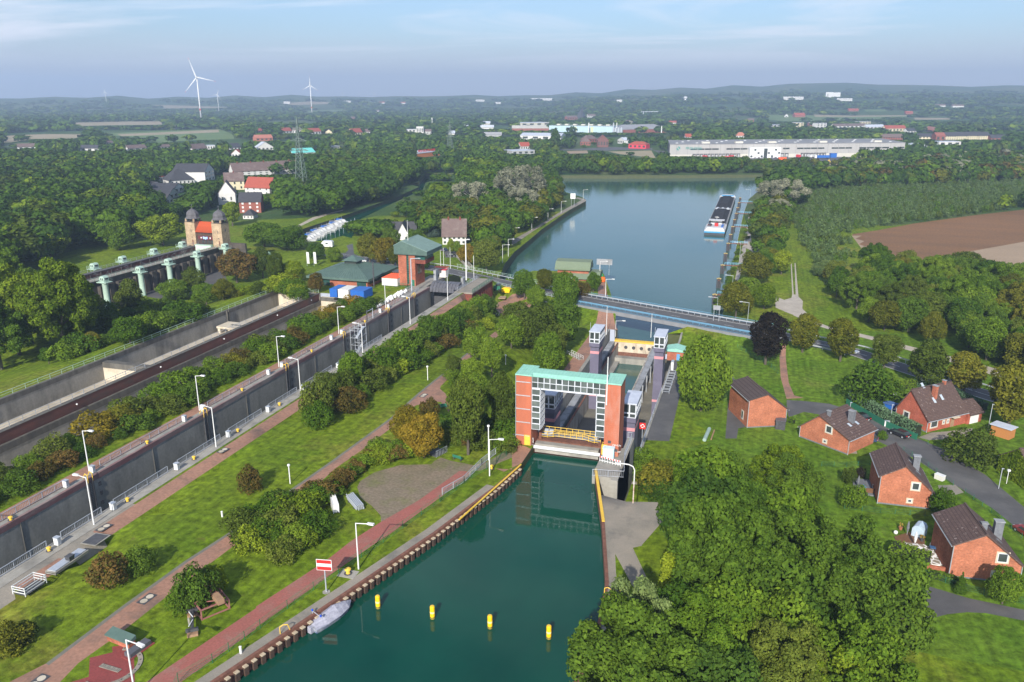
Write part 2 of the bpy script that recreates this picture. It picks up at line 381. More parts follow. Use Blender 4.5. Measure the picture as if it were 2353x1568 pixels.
region('meadow',Zl(3072,300,(880,318),(1100,318),(1090,335),(900,338)),greenf)
region('stubble',Zl(3072,300,(1340,395),(1670,396),(1670,412),(1350,412)),cropf)
# industrial yards and waste ground
region('yard',Zl(2048,300,(1290,690),(1400,700),(1440,775),(1340,770))+Zl(3072,300,(1180,750),(1180,765),(700,800),(-20,800))+Zl(2048,300,(1480,780)),asphalt)
region('bare_ground',Zl(2048,300,(2200,790),(2353,795))+Zl(3072,300,(700,800),(700,825),(400,832),(0,834))+Zl(2048,300,(2250,830)),drysoil)
region('bare_ground',Zl(2048,300,(880,705),(1280,695),(1320,765),(1140,745),(1000,730)),cropf)
region('bare_ground',Zl(2048,300,(500,700),(690,695),(700,720),(520,725)),drysoil)
region('road',Zl(2048,300,(440,684),(700,676),(860,662),(1290,672),(1290,690),(1000,690),(860,698),(700,690),(440,694)),asphalt)
# water
LK=G([(1148,636),(1160,606),(1183,578),(1245,527),(1300,489),(1345,459.5),(1340,454),(1318,447),(1300,442),(1288,424),(1262,406),(1290,403)])
LKB=Zl(2048,300,(560,924),(1000,926),(1700,922),(2353,915))+Zl(3072,300,(60,922),(175,922),(0,990))
LKR=[(-6.5,640),(-8.3,560),(-8.5,470),(-8.5,380),(-8.5,300),(-8,268),(-7.5,250),(-16,240.5),(-23.2,237.2)]
LKL=[(-38.8,237.2),(-42.8,259.5),(-49.0,285.2),(-57.4,317.5),(-60,326),(-88,318),(-90.9,300),(-90.9,256),(-101.5,256),(-101.5,300)]
region('lake',LK[::1]+LKB+LKR+LKL,lakew,-14)
region('marina_water',Zl(1024,300,(880,1500),(800,1480),(650,1520),(450,1540),(380,1460),(420,1420),(600,1360),(760,1310),(900,1260),(1300,1120),(1500,1030),(1400,1000),(1500,985),(1560,905),(1830,905),(1560,990),(1530,1060),(1300,1160),(950,1330)),canalw,-13.4)
# lanes, paths and roads
region('lower_path',Zl(2048,900,(845,490),(880,660),(930,820),(1000,1030),(880,1180),(730,1420),(560,1500),(640,1340),(700,1180),(770,900),(800,760),(790,640),(790,560)),brickpave)
region('lower_yard',Zl(1024,900,(2170,650),(2353,640),(2353,720))+Zl(2048,900,(0,640),(180,610),(150,680),(0,720))+Zl(1024,900,(2330,720),(2280,840),(2190,770),(2090,740)),brickpave)
region('lock_path',rect(-105.6,-102.9,20,222),brickpave)
region('lock_path',rect(-87.9,-85.2,66,236),brickpave)
_l=Zl(0,2048,(80,1567),(420,1395),(1130,860),(1700,450),(2250,95))+Zl(1024,1500,(0,1275),(700,785),(1230,400),(1700,0))+Zl(1024,900,(1760,1320),(1990,1140),(2250,940),(2353,830))+Zl(2048,900,(40,720))
_r=Zl(2048,900,(190,700),(60,870))+Zl(1024,900,(2300,960),(2100,1120),(1870,1320),(1700,1480))+Zl(1024,1500,(1690,130),(1740,170),(1790,290),(1770,340),(1700,250),(1620,245),(1470,280),(1240,490),(960,700),(730,860),(620,960),(150,1300),(0,1360))+Zl(0,2048,(2180,290),(1640,690),(1100,1120),(720,1390),(550,1567))
_s=G([(20,1600)])
region('brick_path',_s+_l+_r+G([(125,1620)]),brickpave);region('kerb',_l[1:-3]+[(p[0]+.55,p[1]-.1)for p in _l[1:-3]][::-1],mat('kerb_stone',(.17,.16,.13),(.13,.125,.1),s=.6))
region('hardstanding',Zl(1024,1500,(930,1030),(960,975),(1090,895),(1330,828),(1610,822),(1640,790),(1700,760),(1790,790),(2000,830),(2120,800),(2353,670),(2353,760),(2060,880),(1870,885),(1330,1290),(1150,1350),(1145,1290),(1060,1200),(960,1130)),brownpave)
region('canal_path',Zl(1024,1500,(1870,882),(1500,1150),(1150,1350))+Zl(1024,2048,(870,270),(640,450),(0,870))+Zl(0,2048,(2353,885),(1340,1567))+G([(290,1620),(385,1620)])+Zl(0,2048,(1660,1567),(2353,1078))+Zl(1024,2048,(0,1063),(1250,180))+Zl(1024,1500,(1120,1545),(2015,890)),redpave)
region('quay_apron',Zl(2048,1500,(0,870),(0,690),(60,640),(135,660),(190,690),(130,790))+Zl(1024,1500,(2280,890),(2200,860)),brickpave)
region('stone_edge',QL[:5]+[(p[0]-1.7,p[1]+.3)for p in QL[:5]][::-1],quayconc)
region('compass_platform',Zl(0,2048,(825,1340),(1035,1290),(1030,1240),(1215,1210),(1310,1180),(1310,1310),(1232,1330),(1240,1567))+G([(318,1600),(120,1600)])+Zl(0,2048,(640,1567),(815,1515)),redplat)
region('lock_apron',[(-90.9,20),(-90.9,88.5),(-87.9,88.5),(-87.9,80),(-84.6,79),(-84.6,74),(-87,73),(-87.2,66),(-85.2,64.5),(-85.2,20)],quayconc)
region('quay',Zl(2048,1500,(735,900),(1028,900),(1032,965),(1050,1165),(1340,1170),(1390,1340),(1190,1567))+Zl(2048,2048,(1200,310),(1110,330),(1180,480),(1260,650),(1160,760),(1090,650),(1020,520),(948,385),(955,560),(980,740),(990,850),(870,1000),(880,1300),(860,1567))+[(-15,40),(-20.5,20)]+QR[1:][::-1],quayconc)
region('side_path',Zl(2048,1500,(1030,975),(1250,990),(1380,1035),(1380,1050),(1240,1012),(1035,1000)),gravel)
region('lift_yard',[(-18.6,156),(-13.4,157),(-14.2,196),(-14.6,212),(-18.4,212)],asphalt)
region('house_path',Zl(2048,1500,(1960,585),(1985,262),(2100,262),(2080,100),(1990,0),(2010,0),(2100,100),(2150,190),(2160,480),(2080,490),(2065,585)),asphalt)
region('footpath',Zl(3072,900,(130,1100),(165,1105),(165,1250),(190,1450),(240,1567),(330,1590),(170,1600),(115,1400),(105,1200)),brickpave)
region('street',Zl(3072,1500,(170,230),(330,240),(560,265),(750,320),(900,380),(1100,490),(1370,580),(1650,700),(2000,920),(2353,1215),(2353,1460),(2050,1220),(1700,1000),(1350,770),(1000,605),(760,470),(560,380),(330,340),(190,390),(175,330)),asphalt)
region('street_patch',Zl(3072,1500,(750,455),(900,470),(1100,500),(1130,545),(1000,575),(860,530)),asphalt_d)
region('driveway',Zl(3072,1500,(1380,575),(1500,530),(1640,520),(1880,490),(1860,570),(1640,590),(1480,600)),quayconc)
region('driveway',Zl(3072,1500,(760,600),(800,570),(960,600),(880,640),(800,650),(820,725),(720,720)),quayconc)
region('driveway',Zl(3072,1500,(1560,1015),(1720,1010),(1800,1080),(1700,1110),(1580,1070)),quayconc)
region('lane',Zl(3072,2048,(1220,610),(1500,690),(1850,795),(2353,900),(2800,1000),(2800,1090),(2353,1000),(2000,930),(1830,922),(1650,940),(1480,985),(1390,900),(1430,820),(1330,730),(1230,650)),asphalt)
region('farm_track',Zl(3072,900,(60,655),(150,690),(215,670),(222,640),(208,350),(217,350),(236,640),(254,640),(243,350),(252,350),(280,660),(320,700),(315,770),(240,830),(160,800),(70,760)),gravel)
region('farm_track',Zl(3072,900,(230,830),(315,770),(430,885),(560,935),(1000,1035),(1320,1120),(1700,1215),(2090,1320),(2400,1430),(2400,1480),(2060,1380),(1640,1250),(1280,1150),(960,1060),(540,955),(400,910)),gravel)
region('towpath',Zl(2048,900,(2190,0),(2200,160),(2280,190),(2290,225),(2230,270),(2150,215),(2145,300),(2110,430),(2060,570),(2035,570),(2070,400),(2115,210),(2130,160),(2160,0))+Zl(2048,300,(2172,1300),(2190,1300)),gravel)
region('quay_walk',Zl(2048,300,(0,1520),(180,1420),(330,1330),(450,1255),(560,1195),(640,1150),(580,1135),(600,1125),(680,1145),(680,1160),(400,1310),(190,1440),(60,1530),(0,1567)),quayconc)
region('car_park',Zl(0,900,(1350,600),(1650,510),(1880,465),(2050,380),(2100,560),(1950,600),(1700,640),(1470,680),(1350,660)),asphalt)
region('lane',Zl(0,900,(1000,660),(1130,690),(1240,770),(1230,860),(1140,860),(1100,780),(990,720)),asphalt)
region('road',[(p[0]+.6,p[1]+4.6)for p in ROAD[:4]]+[(p[0]+.5,p[1]+3.6)for p in ROADR[:1]]+[(ROADR[0][0]-1,ROADR[0][1]-3.8)]+[(p[0]-1,p[1]-4.4)for p in ROAD[:4]][::-1],asphalt)
_RR=ROADR[1:]
region('road',[(p[0]+1.2,p[1]+3.7)for p in _RR]+[(p[0]-1.2,p[1]-3.7)for p in _RR][::-1],asphalt)
region('lane',Zl(1024,900,(830,190),(890,172),(900,260),(940,290),(700,290),(560,260),(700,262),(790,265),(850,230)),asphalt)
region('car_park',Zl(1024,900,(1720,215),(1860,235),(1860,300),(1740,300)),asphalt)
region('marina_path',Zl(1024,300,(360,1395),(520,1310),(730,1255),(800,1240),(800,1250),(650,1290),(540,1330),(390,1400)),gravel)
region('lower_path',rect(-45.4,-41.4,148,238),brickpave)
region('lower_yard',rect(-85.2,-84.4,233,258),brickpave)
# openings in the ground for the concrete works
region('lock_opening',rect(-102.9,-90.9,20,256),None,None)
region('basin_opening',rect(-147.9,-116.9,20,220.6),None,None)
region('pit_opening',rect(-41.4,-18.2,127.6,237.2),None,None)
region('canal',QL+QR,canalw,-1.5)
def build_ground():
 pts=[]
 def keep(x,y):pts.append((x,y))
 for x in np.arange(-240,90,5.0):
  for y in np.arange(44,300,5.0):keep(x+rnd.uniform(-.4,.4),y+rnd.uniform(-.4,.4))
 for r in np.geomspace(30,9300,84):
  n=40 if r<300 else 72
  for a in np.linspace(-62,62,n):
   t=R(a)-YAW;x,y=r*math.sin(t),r*math.cos(t)
   if not(-240<x<90 and 44<y<300):keep(x,y)
 for x,y,z in ROADR[1:]+ROAD[:4]:
  for d in(-8,-5,5,8):keep(x+d*.3,y+d)
 V=[Vector(p)for p in pts];F=[];ED=[];RP=[]
 for nm,poly,m,h in REG:
  i0=len(V);n=len(poly);idx=[]
  for i in range(n):
   a,b=poly[i],poly[(i+1)%n];d=math.dist(a,b);k=1
   if math.hypot(*a)<420 and d>6:k=int(d/5)+1
   for j in range(k):
    idx.append(len(V));V.append(Vector((a[0]+(b[0]-a[0])*j/k,a[1]+(b[1]-a[1])*j/k)))
  ED+=[(a,b)for a,b in zip(idx,idx[1:]+idx[:1])];RP.append(np.array([V[i][:]for i in idx]))
 vv,ee,ff,ov,oe,of=geometry.delaunay_2d_cdt(V,ED,[],0,1e-4,True)
 xy=np.array([(p[0],p[1])for p in vv]);z=T(xy[:,0],xy[:,1])
 ff=[tuple(f)for f in ff];CE=np.array([xy[list(f)].mean(0)for f in ff]);lab=np.full(len(ff),-1)
 for k,P in enumerate(RP):
  cand=np.where((CE[:,0]>P[:,0].min())&(CE[:,0]<P[:,0].max())&(CE[:,1]>P[:,1].min())&(CE[:,1]<P[:,1].max()))[0]
  if not len(cand):continue
  px,py=CE[cand,0],CE[cand,1];ins=np.zeros(len(cand),bool)
  for(x0,y0),(x1,y1)in zip(P,np.roll(P,-1,0)):
   if y0==y1:continue
   ins^=((y0>py)!=(y1>py))&(px<(x1-x0)*(py-y0)/(y1-y0)+x0)
  lab[cand[ins]]=k
 lab=[int(a)for a in lab]
 names={}
 for f,l in zip(ff,lab):
  c=xy[list(f)].mean(0);r=math.hypot(*c)
  if l>=0:key=l
  elif r>520:key=-2
  elif c[0]>-8 and c[1]<260 and c[1]>100 and c[0]>-13:key=-3
  else:key=-1
  names.setdefault(key,[]).append(f)
 out=[];bank=MB()
 for key,fs in names.items():
  if key>=0:
   nm,poly,m,h=REG[key]
   if m is None:continue
  else:nm,m,h={-1:('ground',grass,None),-2:('countryside',country,None),-3:('lawn',lawn,None)}[key]
  used=sorted({i for f in fs for i in f});mp={u:i for i,u in enumerate(used)}
  me=bpy.data.meshes.new(nm)
  me.from_pydata([(xy[u][0],xy[u][1],(h if h is not None else z[u]))for u in used],[],[[mp[i]for i in f]for f in fs])
  me.materials.append(m);me.polygons.foreach_set('use_smooth',[True]*len(me.polygons));me.update()
  o=bpy.data.objects.new(nm,me);C.objects.link(o);struct(o);out.append(o)
 edge={}
 for f,l in zip(ff,lab):
  for a,b in zip(f,list(f[1:])+[f[0]]):edge[(a,b)]=l
 for(a,b),l in edge.items():
  if l>=0 and REG[l][3]is not None:
   o=edge.get((b,a))
   if o is not None and o!=l and not(o>=0 and(REG[o][3]is not None or REG[o][2]is None)):
    h=REG[l][3]-1.5
    bank.face([(*xy[a],h),(*xy[b],h),(*xy[b],z[b]),(*xy[a],z[a])])
 struct(bank.put('bank',bankm))
build_ground()
# ------------------------------------------------------------------ the big lock
galv=mat('galvanised_steel',(.50,.53,.57),(.42,.45,.49),s=2,rough=.45,metal=.4)
whitem=mat('white_paint',(.68,.68,.67),(.6,.6,.59),s=1,rough=.45)
yellow=mat('yellow_paint',(.72,.47,.06),(.62,.40,.05),s=1.5,rough=.5)
darkst=mat('dark_steel',(.05,.05,.055),(.08,.08,.085),s=2,rough=.5)
greenst=mat('green_steel',(.02,.12,.075),(.03,.15,.09),s=2,rough=.5)
rust=mat('rust',(.12,.055,.04),(.2,.09,.06),s=1.5,detail=6,rough=.85)
pinkedge=mat('edge_stain',(.21,.15,.14),(.17,.075,.075),s=.5,detail=6,stretch=(1,.2,1),stain=(.3,.27,.24),ss=.4)
lk=thing('lock_chamber','long empty concrete lock chamber with dark stained walls and ladders','lock',(-96,140,0))
def inp(b,name,m,par,**k):
 """place world-space geometry under a thing"""
 o=b.put(name,m,par,**k);o.location=-par.location if par.rotation_euler.z==0 else(0,0,0);return o
b=MB().box(-102.9,-101.5,20,239,-15.5,.06);inp(b,'side_wall',wallconc,lk)
b=MB().box(-101.55,-101.42,20,239,-.85,.075);b.box(-101.9,-101.5,20,239,.06,.085);inp(b,'coping_edge',pinkedge,lk)
b=MB().box(-90.9,-90.0,20,236,-15.5,.07);b.box(-90.0,-88.4,20,234,-.3,.05);inp(b,'side_wall',concrete,lk)
b=MB().box(-101.5,-90.9,20,239,-15.6,-15.4);inp(b,'chamber_floor',wallconc,lk)
b=MB().box(-101.5,-90.9,20,256,-14.2,-14.0);o=inp(b,'standing_water',canalw,lk)
for y in(67.5,93.5,123,152.5,180,207,226):
 b=MB().box(-101.49,-101.3,y-.55,y-.35,-14,-.1).box(-101.49,-101.3,y+.35,y+.55,-14,-.1)
 for k in range(46):b.tube((-101.36,y-.4,-.4-.3*k),(-101.36,y+.4,-.4-.3*k),.04,4)
 inp(b,'wall_ladder',darkst,lk)
 for sy in(-.5,.5):inp(MB().pipe([(-101.35,y+sy,-.6),(-101.35,y+sy,.75),(-101.8,y+sy,1.0),(-102.3,y+sy,.1)],.07,5),'ladder_handle',yellow,lk)
 for k in range(7):inp(MB().box(-101.5,-101.38,y+1.6,y+2.1,-2.2-1.7*k,-1.5-1.7*k),'mooring_recess',darkst,lk)
for y in(80,108,136.5,165,194,216):
 b=MB().box(-101.49,-101.4,y-.05,y+.05,-14,-.8);inp(b,'wall_joint',blackconc,lk)
# far-side head of the lock
b=MB().box(-108.5,-102.9,222,256,-11,.08);struct_h=b.put('lock_platform',concrete);tag(struct_h,'low concrete platform beside the lock under the brick control tower','platform')
# railings: posts, top rails and mesh infill
meshm=mat('railing_bars',(.42,.45,.50),rough=.5,metal=.3)
def railing(name,label,pts,h=1.1,step=2.4,m=None,r=.045,bars=.28,cat='railing',group=None,mid=1,mb=None):
 m=m or galv
 P=[Vector(p)for p in pts];x0=P[0];q=MB();U=Vector((0,0,1))
 for a,b_ in zip(P,P[1:]):
  a=a-x0;b_=b_-x0;L=(b_-a).length;n=max(1,round(L/step))
  q.bar(a+U*h,b_+U*h,.09,.07)
  if bars:q.bar(a+U*.12,b_+U*.12,.06,.05)
  else:
   for k in range(mid):q.bar(a+U*h*(k+1)/(mid+1),b_+U*h*(k+1)/(mid+1),.06,.05)
  for i in range(n+1):
   p=a.lerp(b_,i/n);q.bar(p,p+U*h,.08,.08)
  if bars:
   nb=int(L/bars)
   for i in range(nb):
    p=a.lerp(b_,(i+.5)/nb);q.bar(p+U*.1,p+U*(h),.03,.03,1)
 t=tag(q.put(name,[m,mb or meshm],None,x0),label,cat,group)
 return t
for i,(y0,y1)in enumerate([(38,64)]+[(69+28.5*k,69+28.5*k+21.5)for k in range(6)]):
 railing('lock_railing','grey barred railing on the far edge of the lock, %s run from the near end'%ordn(i),[(-103.05,y0,.06),(-103.05,y1,.06)],group='far lock railings')
for i,(y0,y1)in enumerate([(64,74.5),(77,84.5),(87,99),(101.5,113),(115.5,126),(128.5,139),(141.5,154),(157,180)]):
 railing('lock_railing','grey barred railing on the near edge of the lock, %s run from the near end'%ordn(i),[(-90.5,y0,.07),(-90.5,y1,.07)],group='near lock railings')
def cabinet(x,y,i,where):
 t=thing('control_cabinet','light grey cabinet %s, %s from the near end'%(where,ordn(i)),'cabinet',(x,y,.07),0,'cabinets beside the lock')
 MB().box(-.35,.35,-.3,.3,.08,1.15).put('body',whitem,t);MB().box(-.42,.42,-.36,.36,1.15,1.25).put('lid',galv,t)
 MB().box(.35,.37,-.2,.2,.25,1.0).put('door',galv,t);MB().box(-.25,.25,-.22,.22,0,.08).put('plinth',darkst,t)
n=0
for k in range(6):
 for dy in(66.5,94-3):pass
for k in range(7):
 for dy in(67.3,90.3 if k<5 else 0):
  if dy and dy+28.5*k<232:cabinet(-102.5,dy+28.5*k-.5,n,'on the far lock edge');n+=1
for i,y in enumerate((75.6,86,100.3,114.4,127.2,140.2,155.5)):cabinet(-89.7,y,i,'on the near lock edge')
def bollard(x,y,z,label,group=None,s=1):
 t=thing('mooring_bollard',label,'bollard',(x,y,z),0,group,s)
 MB().lathe([(.28,0),(.2,.08),(.2,.38),(.33,.45),(.33,.56),(.2,.64),(.01,.66)],12).put('post',yellow,t,smooth=False)
 MB().lathe([(.42,0),(.42,.05)],10).put('base_plate',darkst,t)
for i in range(6):bollard(-101.95,79+28.5*i,.08,'yellow mooring bollard on the far coping of the lock, %s from the near end'%ordn(i),'far lock bollards')
for i,y in enumerate((74,88.8,104.5,117,131,147)):bollard(-89.6,y,.07,'yellow mooring bollard on the near coping of the lock, %s from the near end'%ordn(i),'near lock bollards')
# lamps
def street_lamp(name,label,x,y,z,h,arm,rz,cat='lamp',group=None,m=None,r=.105):
 t=thing(name,label,cat,(x,y,z),rz,group);m=m or whitem
 MB().tube((0,0,0),(0,0,h),r,8,r*.7).put('pole',m,t)
 MB().tube((0,0,h-.05),(arm,0,h+.18),r*.55,6).put('arm',m,t)
 MB().prism([(arm-.2,-.16),(arm+.75,-.2),(arm+.75,.2),(arm-.2,.16)],h+.12,h+.32).put('lamp_head',m,t)
 MB().box(arm,arm+.7,-.14,.14,h+.07,h+.12).put('lens',mat('lamp_lens',(.6,.6,.58)),t)
 return t
for i in range(6):
 street_lamp('lamp_post','white street lamp on the far side of the lock, %s from the near end'%ordn(i),-103.4,67+28.45*i+28.4*(i>5),.05,7.4,1.5,0,group='far lock lamps')
for i in range(6):
 street_lamp('lamp_post','white street lamp on the near side of the lock, %s from the near end'%ordn(i),-89.2,81.6+28.4*i,.05,7.6,1.5,math.pi,group='near lock lamps')
# ------------------------------------------------------------------ saving basins
sb=thing('saving_basin','empty saving basin nearest the trees, pale floor between concrete and red walls','basin',(-140,120,0))
inp(MB().box(-147.9,-147,20,220.6,-6,.05),'side_wall',wallconc,sb)
inp(MB().box(-147.0,-146.93,20,219.7,-1.0,.06).box(-147.6,-147.0,20,220.6,.05,.09),'stained_coping',blackconc,sb)
inp(MB().box(-147,-132.9,20,220,-5.4,-5),'floor',palefloor,sb)
inp(MB().box(-147,-131.85,219.7,220.6,-5.2,.04),'end_wall',palefloor,sb)
inp(MB().box(-147,-131.85,219.62,219.7,-1,.07),'stained_coping',blackconc,sb)
inp(MB().box(-147,-132.9,144.6,146.2,-5.2,-.6),'cross_wall',palefloor,sb)
inp(MB().box(-147,-132.9,144.52,144.6,-1.9,-.58).box(-147,-132.9,144.6,146.2,-.6,-.55),'stained_coping',blackconc,sb)
redwall=mat('red_brown_wall',(.17,.065,.05),(.11,.055,.045),s=.5,detail=6,stain=(.1,.07,.06),ss=.4,stretch=(1,.35,1))
inp(MB().box(-132.9,-131.9,20,220.6,-8.2,.03),'dividing_wall',redwall,sb)
inp(MB().box(-133.0,-131.8,20,220.6,.03,.12),'stained_coping',blackconc,sb)
for y in(112,193):inp(MB().box(-146.95,-146.6,y-.5,y-.4,-5,0).box(-146.95,-146.6,y+.4,y+.5,-5,0),'downpipe',blackconc,sb)
sb2=thing('saving_basin','lower empty saving basin beside the lock, half hidden by the shrub belt','basin',(-124,120,0))
inp(MB().box(-131.9,-131.3,20,220.6,-8.2,-2.3),'side_wall',wallconc,sb2)
inp(MB().box(-131.3,-131.2,20,219.5,-3.5,-2.25).box(-131.85,-131.3,20,220.6,-2.3,-2.2),'stained_coping',blackconc,sb2)
inp(MB().box(-131.3,-117.6,20,219.7,-8.4,-8),'floor',palefloor,sb2)
inp(MB().box(-131.3,-117,219.5,220.6,-8.2,-1),'end_wall',palefloor,sb2)
inp(MB().box(-131.3,-117,219.4,219.5,-2.2,-.98),'stained_coping',blackconc,sb2)
inp(MB().box(-117.6,-116.9,20,220.6,-8.2,-.4),'side_wall',wallconc,sb2)
palegreen=mat('pale_green_paint',(.40,.53,.44),(.34,.46,.38),s=1.5,rough=.55)
railing('basin_railing','pale green railing along the basin edge next to the trees',[(-147.6,40,.08),(-147.6,220.4,.08),(-132.4,220.4,.1)],step=3.2,m=palegreen,bars=0)
railing('basin_railing','grey railing on the red wall between the two saving basins',[(-132.7,40,.12),(-132.7,218,.12)],step=3.0,bars=0)
railing('basin_railing','grey railing over the end wall of the lower basin',[(-131.3,220.2,-.9),(-117.4,220.2,-.9)],step=2.2,bars=0,mid=2)
railing('basin_railing','grey railing along the lower floor of the shrub side basin',[(-118.4,60,-8),(-118.4,170,-8)],step=3,bars=0)
inp_t=thing('inlet_cover','pale concrete table standing in the upper saving basin','slab',(-142,189,-5))
MB().box(-4,4,-2.8,2.8,1.5,2.1).put('slab',palefloor,inp_t)
for sx in(-3.4,0,3.4):
 for sy in(-2.2,2.2):MB().box(sx-.4,sx+.4,sy-.4,sy+.4,0,1.5).put('leg',palefloor,inp_t)
MB().box(-1,2.2,-.5,.4,2.1,2.13).put('slot',blackconc,inp_t)
for i,y in enumerate((86,98.5,121,146,170,195,214)):
 t=thing('globe_lamp','small white globe lamp on the red wall of the basin, %s from the near end'%ordn(i),'lamp',(-131.3,y,-.7),0,'wall globe lamps')
 MB().lathe([(.02,-.2),(.16,-.1),(.2,0),(.16,.12),(.02,.2)],8).put('globe',whitem,t);MB().box(-.55,-.1,-.05,.05,-.05,.05).put('bracket',darkst,t)
# ------------------------------------------------------------------ the boat lift: portal, pit, guide towers
brick=brick_mat('red_brick',(.36,.105,.055),(.30,.09,.05),(.28,.14,.10))
brickp=mat('portal_brick',(.42,.125,.065),(.33,.10,.055),s=.6,detail=7,stretch=(1,1,.3),stain=(.40,.19,.14),ss=.35,grain=.08,gs=5)
brickd=brick_mat('dark_brick',(.21,.058,.04),(.17,.05,.036),(.14,.06,.045))
mint=mat('patina_roof',(.27,.53,.43),(.23,.46,.37),s=1.2,rough=.6)
darkgreenroof=mat('dark_green_roof',(.085,.135,.115),(.065,.105,.09),s=.8,rough=.5,stain=(.10,.15,.125),ss=.3)
glass=mat('dark_glass',(.03,.04,.04),(.06,.07,.065),s=.5,rough=.08,spec=.8)
glassg=mat('greenish_glass',(.02,.085,.07),(.03,.05,.05),s=.8,rough=.1,spec=.8)
glasspale=mat('pale_glass',(.13,.15,.14),(.06,.072,.068),s=.35,rough=.15,spec=.6)
frame_w=mat('white_frame',(.56,.58,.62),(.47,.49,.53),s=1,rough=.45)
purple=mat('purple_grey_cladding',(.125,.115,.165),(.105,.098,.14),s=.6,rough=.6,stain=(.14,.13,.18),ss=.4)
pinkp=mat('pink_band',(.52,.24,.26),(.46,.21,.23),s=1)
greyroof=mat('grey_flat_roof',(.50,.53,.60),(.42,.45,.52),s=.7,rough=.5,stain=(.36,.39,.45),ss=.5)
timber=mat('timber',(.32,.2,.12),(.25,.15,.09),s=2)
pt=thing('lift_portal','red brick portal with glazed bridge and mint green copper roof over the canal gate','gate tower',(-29,127,0))
x0,x1,x2,x3,ya,yb,hp=-38.1,-35.3,-22.1,-19.5,127.2,132.0,13.3
for a,b in((x0,x1),(x2,x3)):
 inp(MB().box(a,b,ya,yb,-9,hp),'brick_pier',brickp,pt)
 q=MB();q.prof([(ya-.2,hp),(yb+.2,hp+.12),(yb+.2,hp+.3),(ya-.2,hp+.2)],'x',a-.15,b+.15)
 for k in range(6):q.bar((a+.1+(b-a-.2)*k/5,ya-.17,hp+.22),(a+.1+(b-a-.2)*k/5,yb+.17,hp+.32),.05,.06)
 inp(q,'roof',mint,pt)
q=MB();yc0,yc1=ya+.25,yb-1.5
q.prof([(yc0-.2,hp-.02),(yc0+.7,hp+.33),(yc1+.2,hp+.38),(yc1+.2,hp+.2),(yc0+.7,hp+.15),(yc0-.15,hp-.14)],'x',x1,x2)
for k in range(22):
 xx=x1+.3+(x2-x1-.6)*k/21
 for(ya_,za_),(yb_,zb_)in(((yc0-.2,hp),(yc0+.7,hp+.35)),((yc0+.7,hp+.35),(yc1+.2,hp+.4))):
  q.bar((xx,ya_,za_),(xx,yb_,zb_),.06,.06)
inp(q,'roof',mint,pt)
zb0,zb1=11.1,hp-.12
inp(MB().box(x1,x2,yc0+.12,yc1-.1,zb0,zb1+.1),'bridge_room',glasspale,pt)
NB=12
for j in range(2):
 for i in range(NB):
  xa,xb=x1+(x2-x1)*i/NB,x1+(x2-x1)*(i+1)/NB;za,zb_=zb0+(zb1-zb0)*j/2,zb0+(zb1-zb0)*(j+1)/2
  op=j==1 and i in(2,4,7,9);w=.1 if op else.05
  f=MB()
  f.box(xa,xa+w,yc0-.03,yc0+.12,za,zb_).box(xb-w,xb,yc0-.03,yc0+.12,za,zb_).box(xa+w,xb-w,yc0-.028,yc0+.12,za,za+w).box(xa+w,xb-w,yc0-.028,yc0+.12,zb_-w,zb_)
  f=inp(f,'window',frame_w,pt)
  p=inp(MB().box(xa+w,xb-w,yc0+.02,yc0+.1,za+w,zb_-w),'pane',[glasspale,glass][(i*7+j*5)%3==0],f);p.location=(0,0,0)
inp(MB().box(x1,x2,yc0,yc1,zb0-.25,zb0-.02),'bridge_soffit',frame_w,pt)
# glazed stair shafts on the inner sides of both piers
for sx,xa,xb in((1,x1,x1+1.55),(-1,x2-1.55,x2)):
 inp(MB().box(min(xa,xb)+.1,max(xa,xb)-.1,yc0+.1,yb-1.4,3.1,zb0),'stair_shaft',glass,pt)
 for k in range(7):
  za=zb0-.25-1.1*(k+1);f=MB();big=k%2==1;w=.12 if big else.06
  X0,X1=min(xa,xb),max(xa,xb)
  f.box(X0,X0+w,yc0-.03,yc0+.1,za,za+1.1).box(X1-w,X1,yc0-.03,yc0+.1,za,za+1.1).box(X0+w,X1-w,yc0-.028,yc0+.1,za,za+w).box(X0+w,X1-w,yc0-.028,yc0+.1,za+1.1-w,za+1.1)
  f=inp(f,'window',frame_w,pt)
  p=inp(MB().box(X0+w,X1-w,yc0+.02,yc0+.09,za+w,za+1.1-w),'pane',glass if big else glasspale,f);p.location=(0,0,0)
 xs=x1+1.55 if sx==1 else x2-1.55
 q=MB()
 for k in range(5):
  yy=yc0+.05+(yb-1.4-yc0-.1)*k/4;q.box(xs-.06,xs+.06,yy-.05,yy+.05,3.1,zb0)
 for k in range(7):q.box(xs-.058,xs+.058,yc0,yb-1.4,3.1+1.1*k,3.2+1.1*k)
 inp(q,'window_grid',frame_w,pt)
for k in range(5):
 inp(MB().box(x0-.05,x1+.03-.2,ya-.08,ya,1.8+2.55*k,1.95+2.55*k),'cable_duct',galv,pt)
for k,(a,z)in enumerate(((x2+1.0,2.6),(x2+1.0,1.2),(x2+2.2,1.15))):inp(MB().box(a-.28,a+.28,ya-.04,ya+.02,z-.25,z+.25),'vent',darkst,pt)
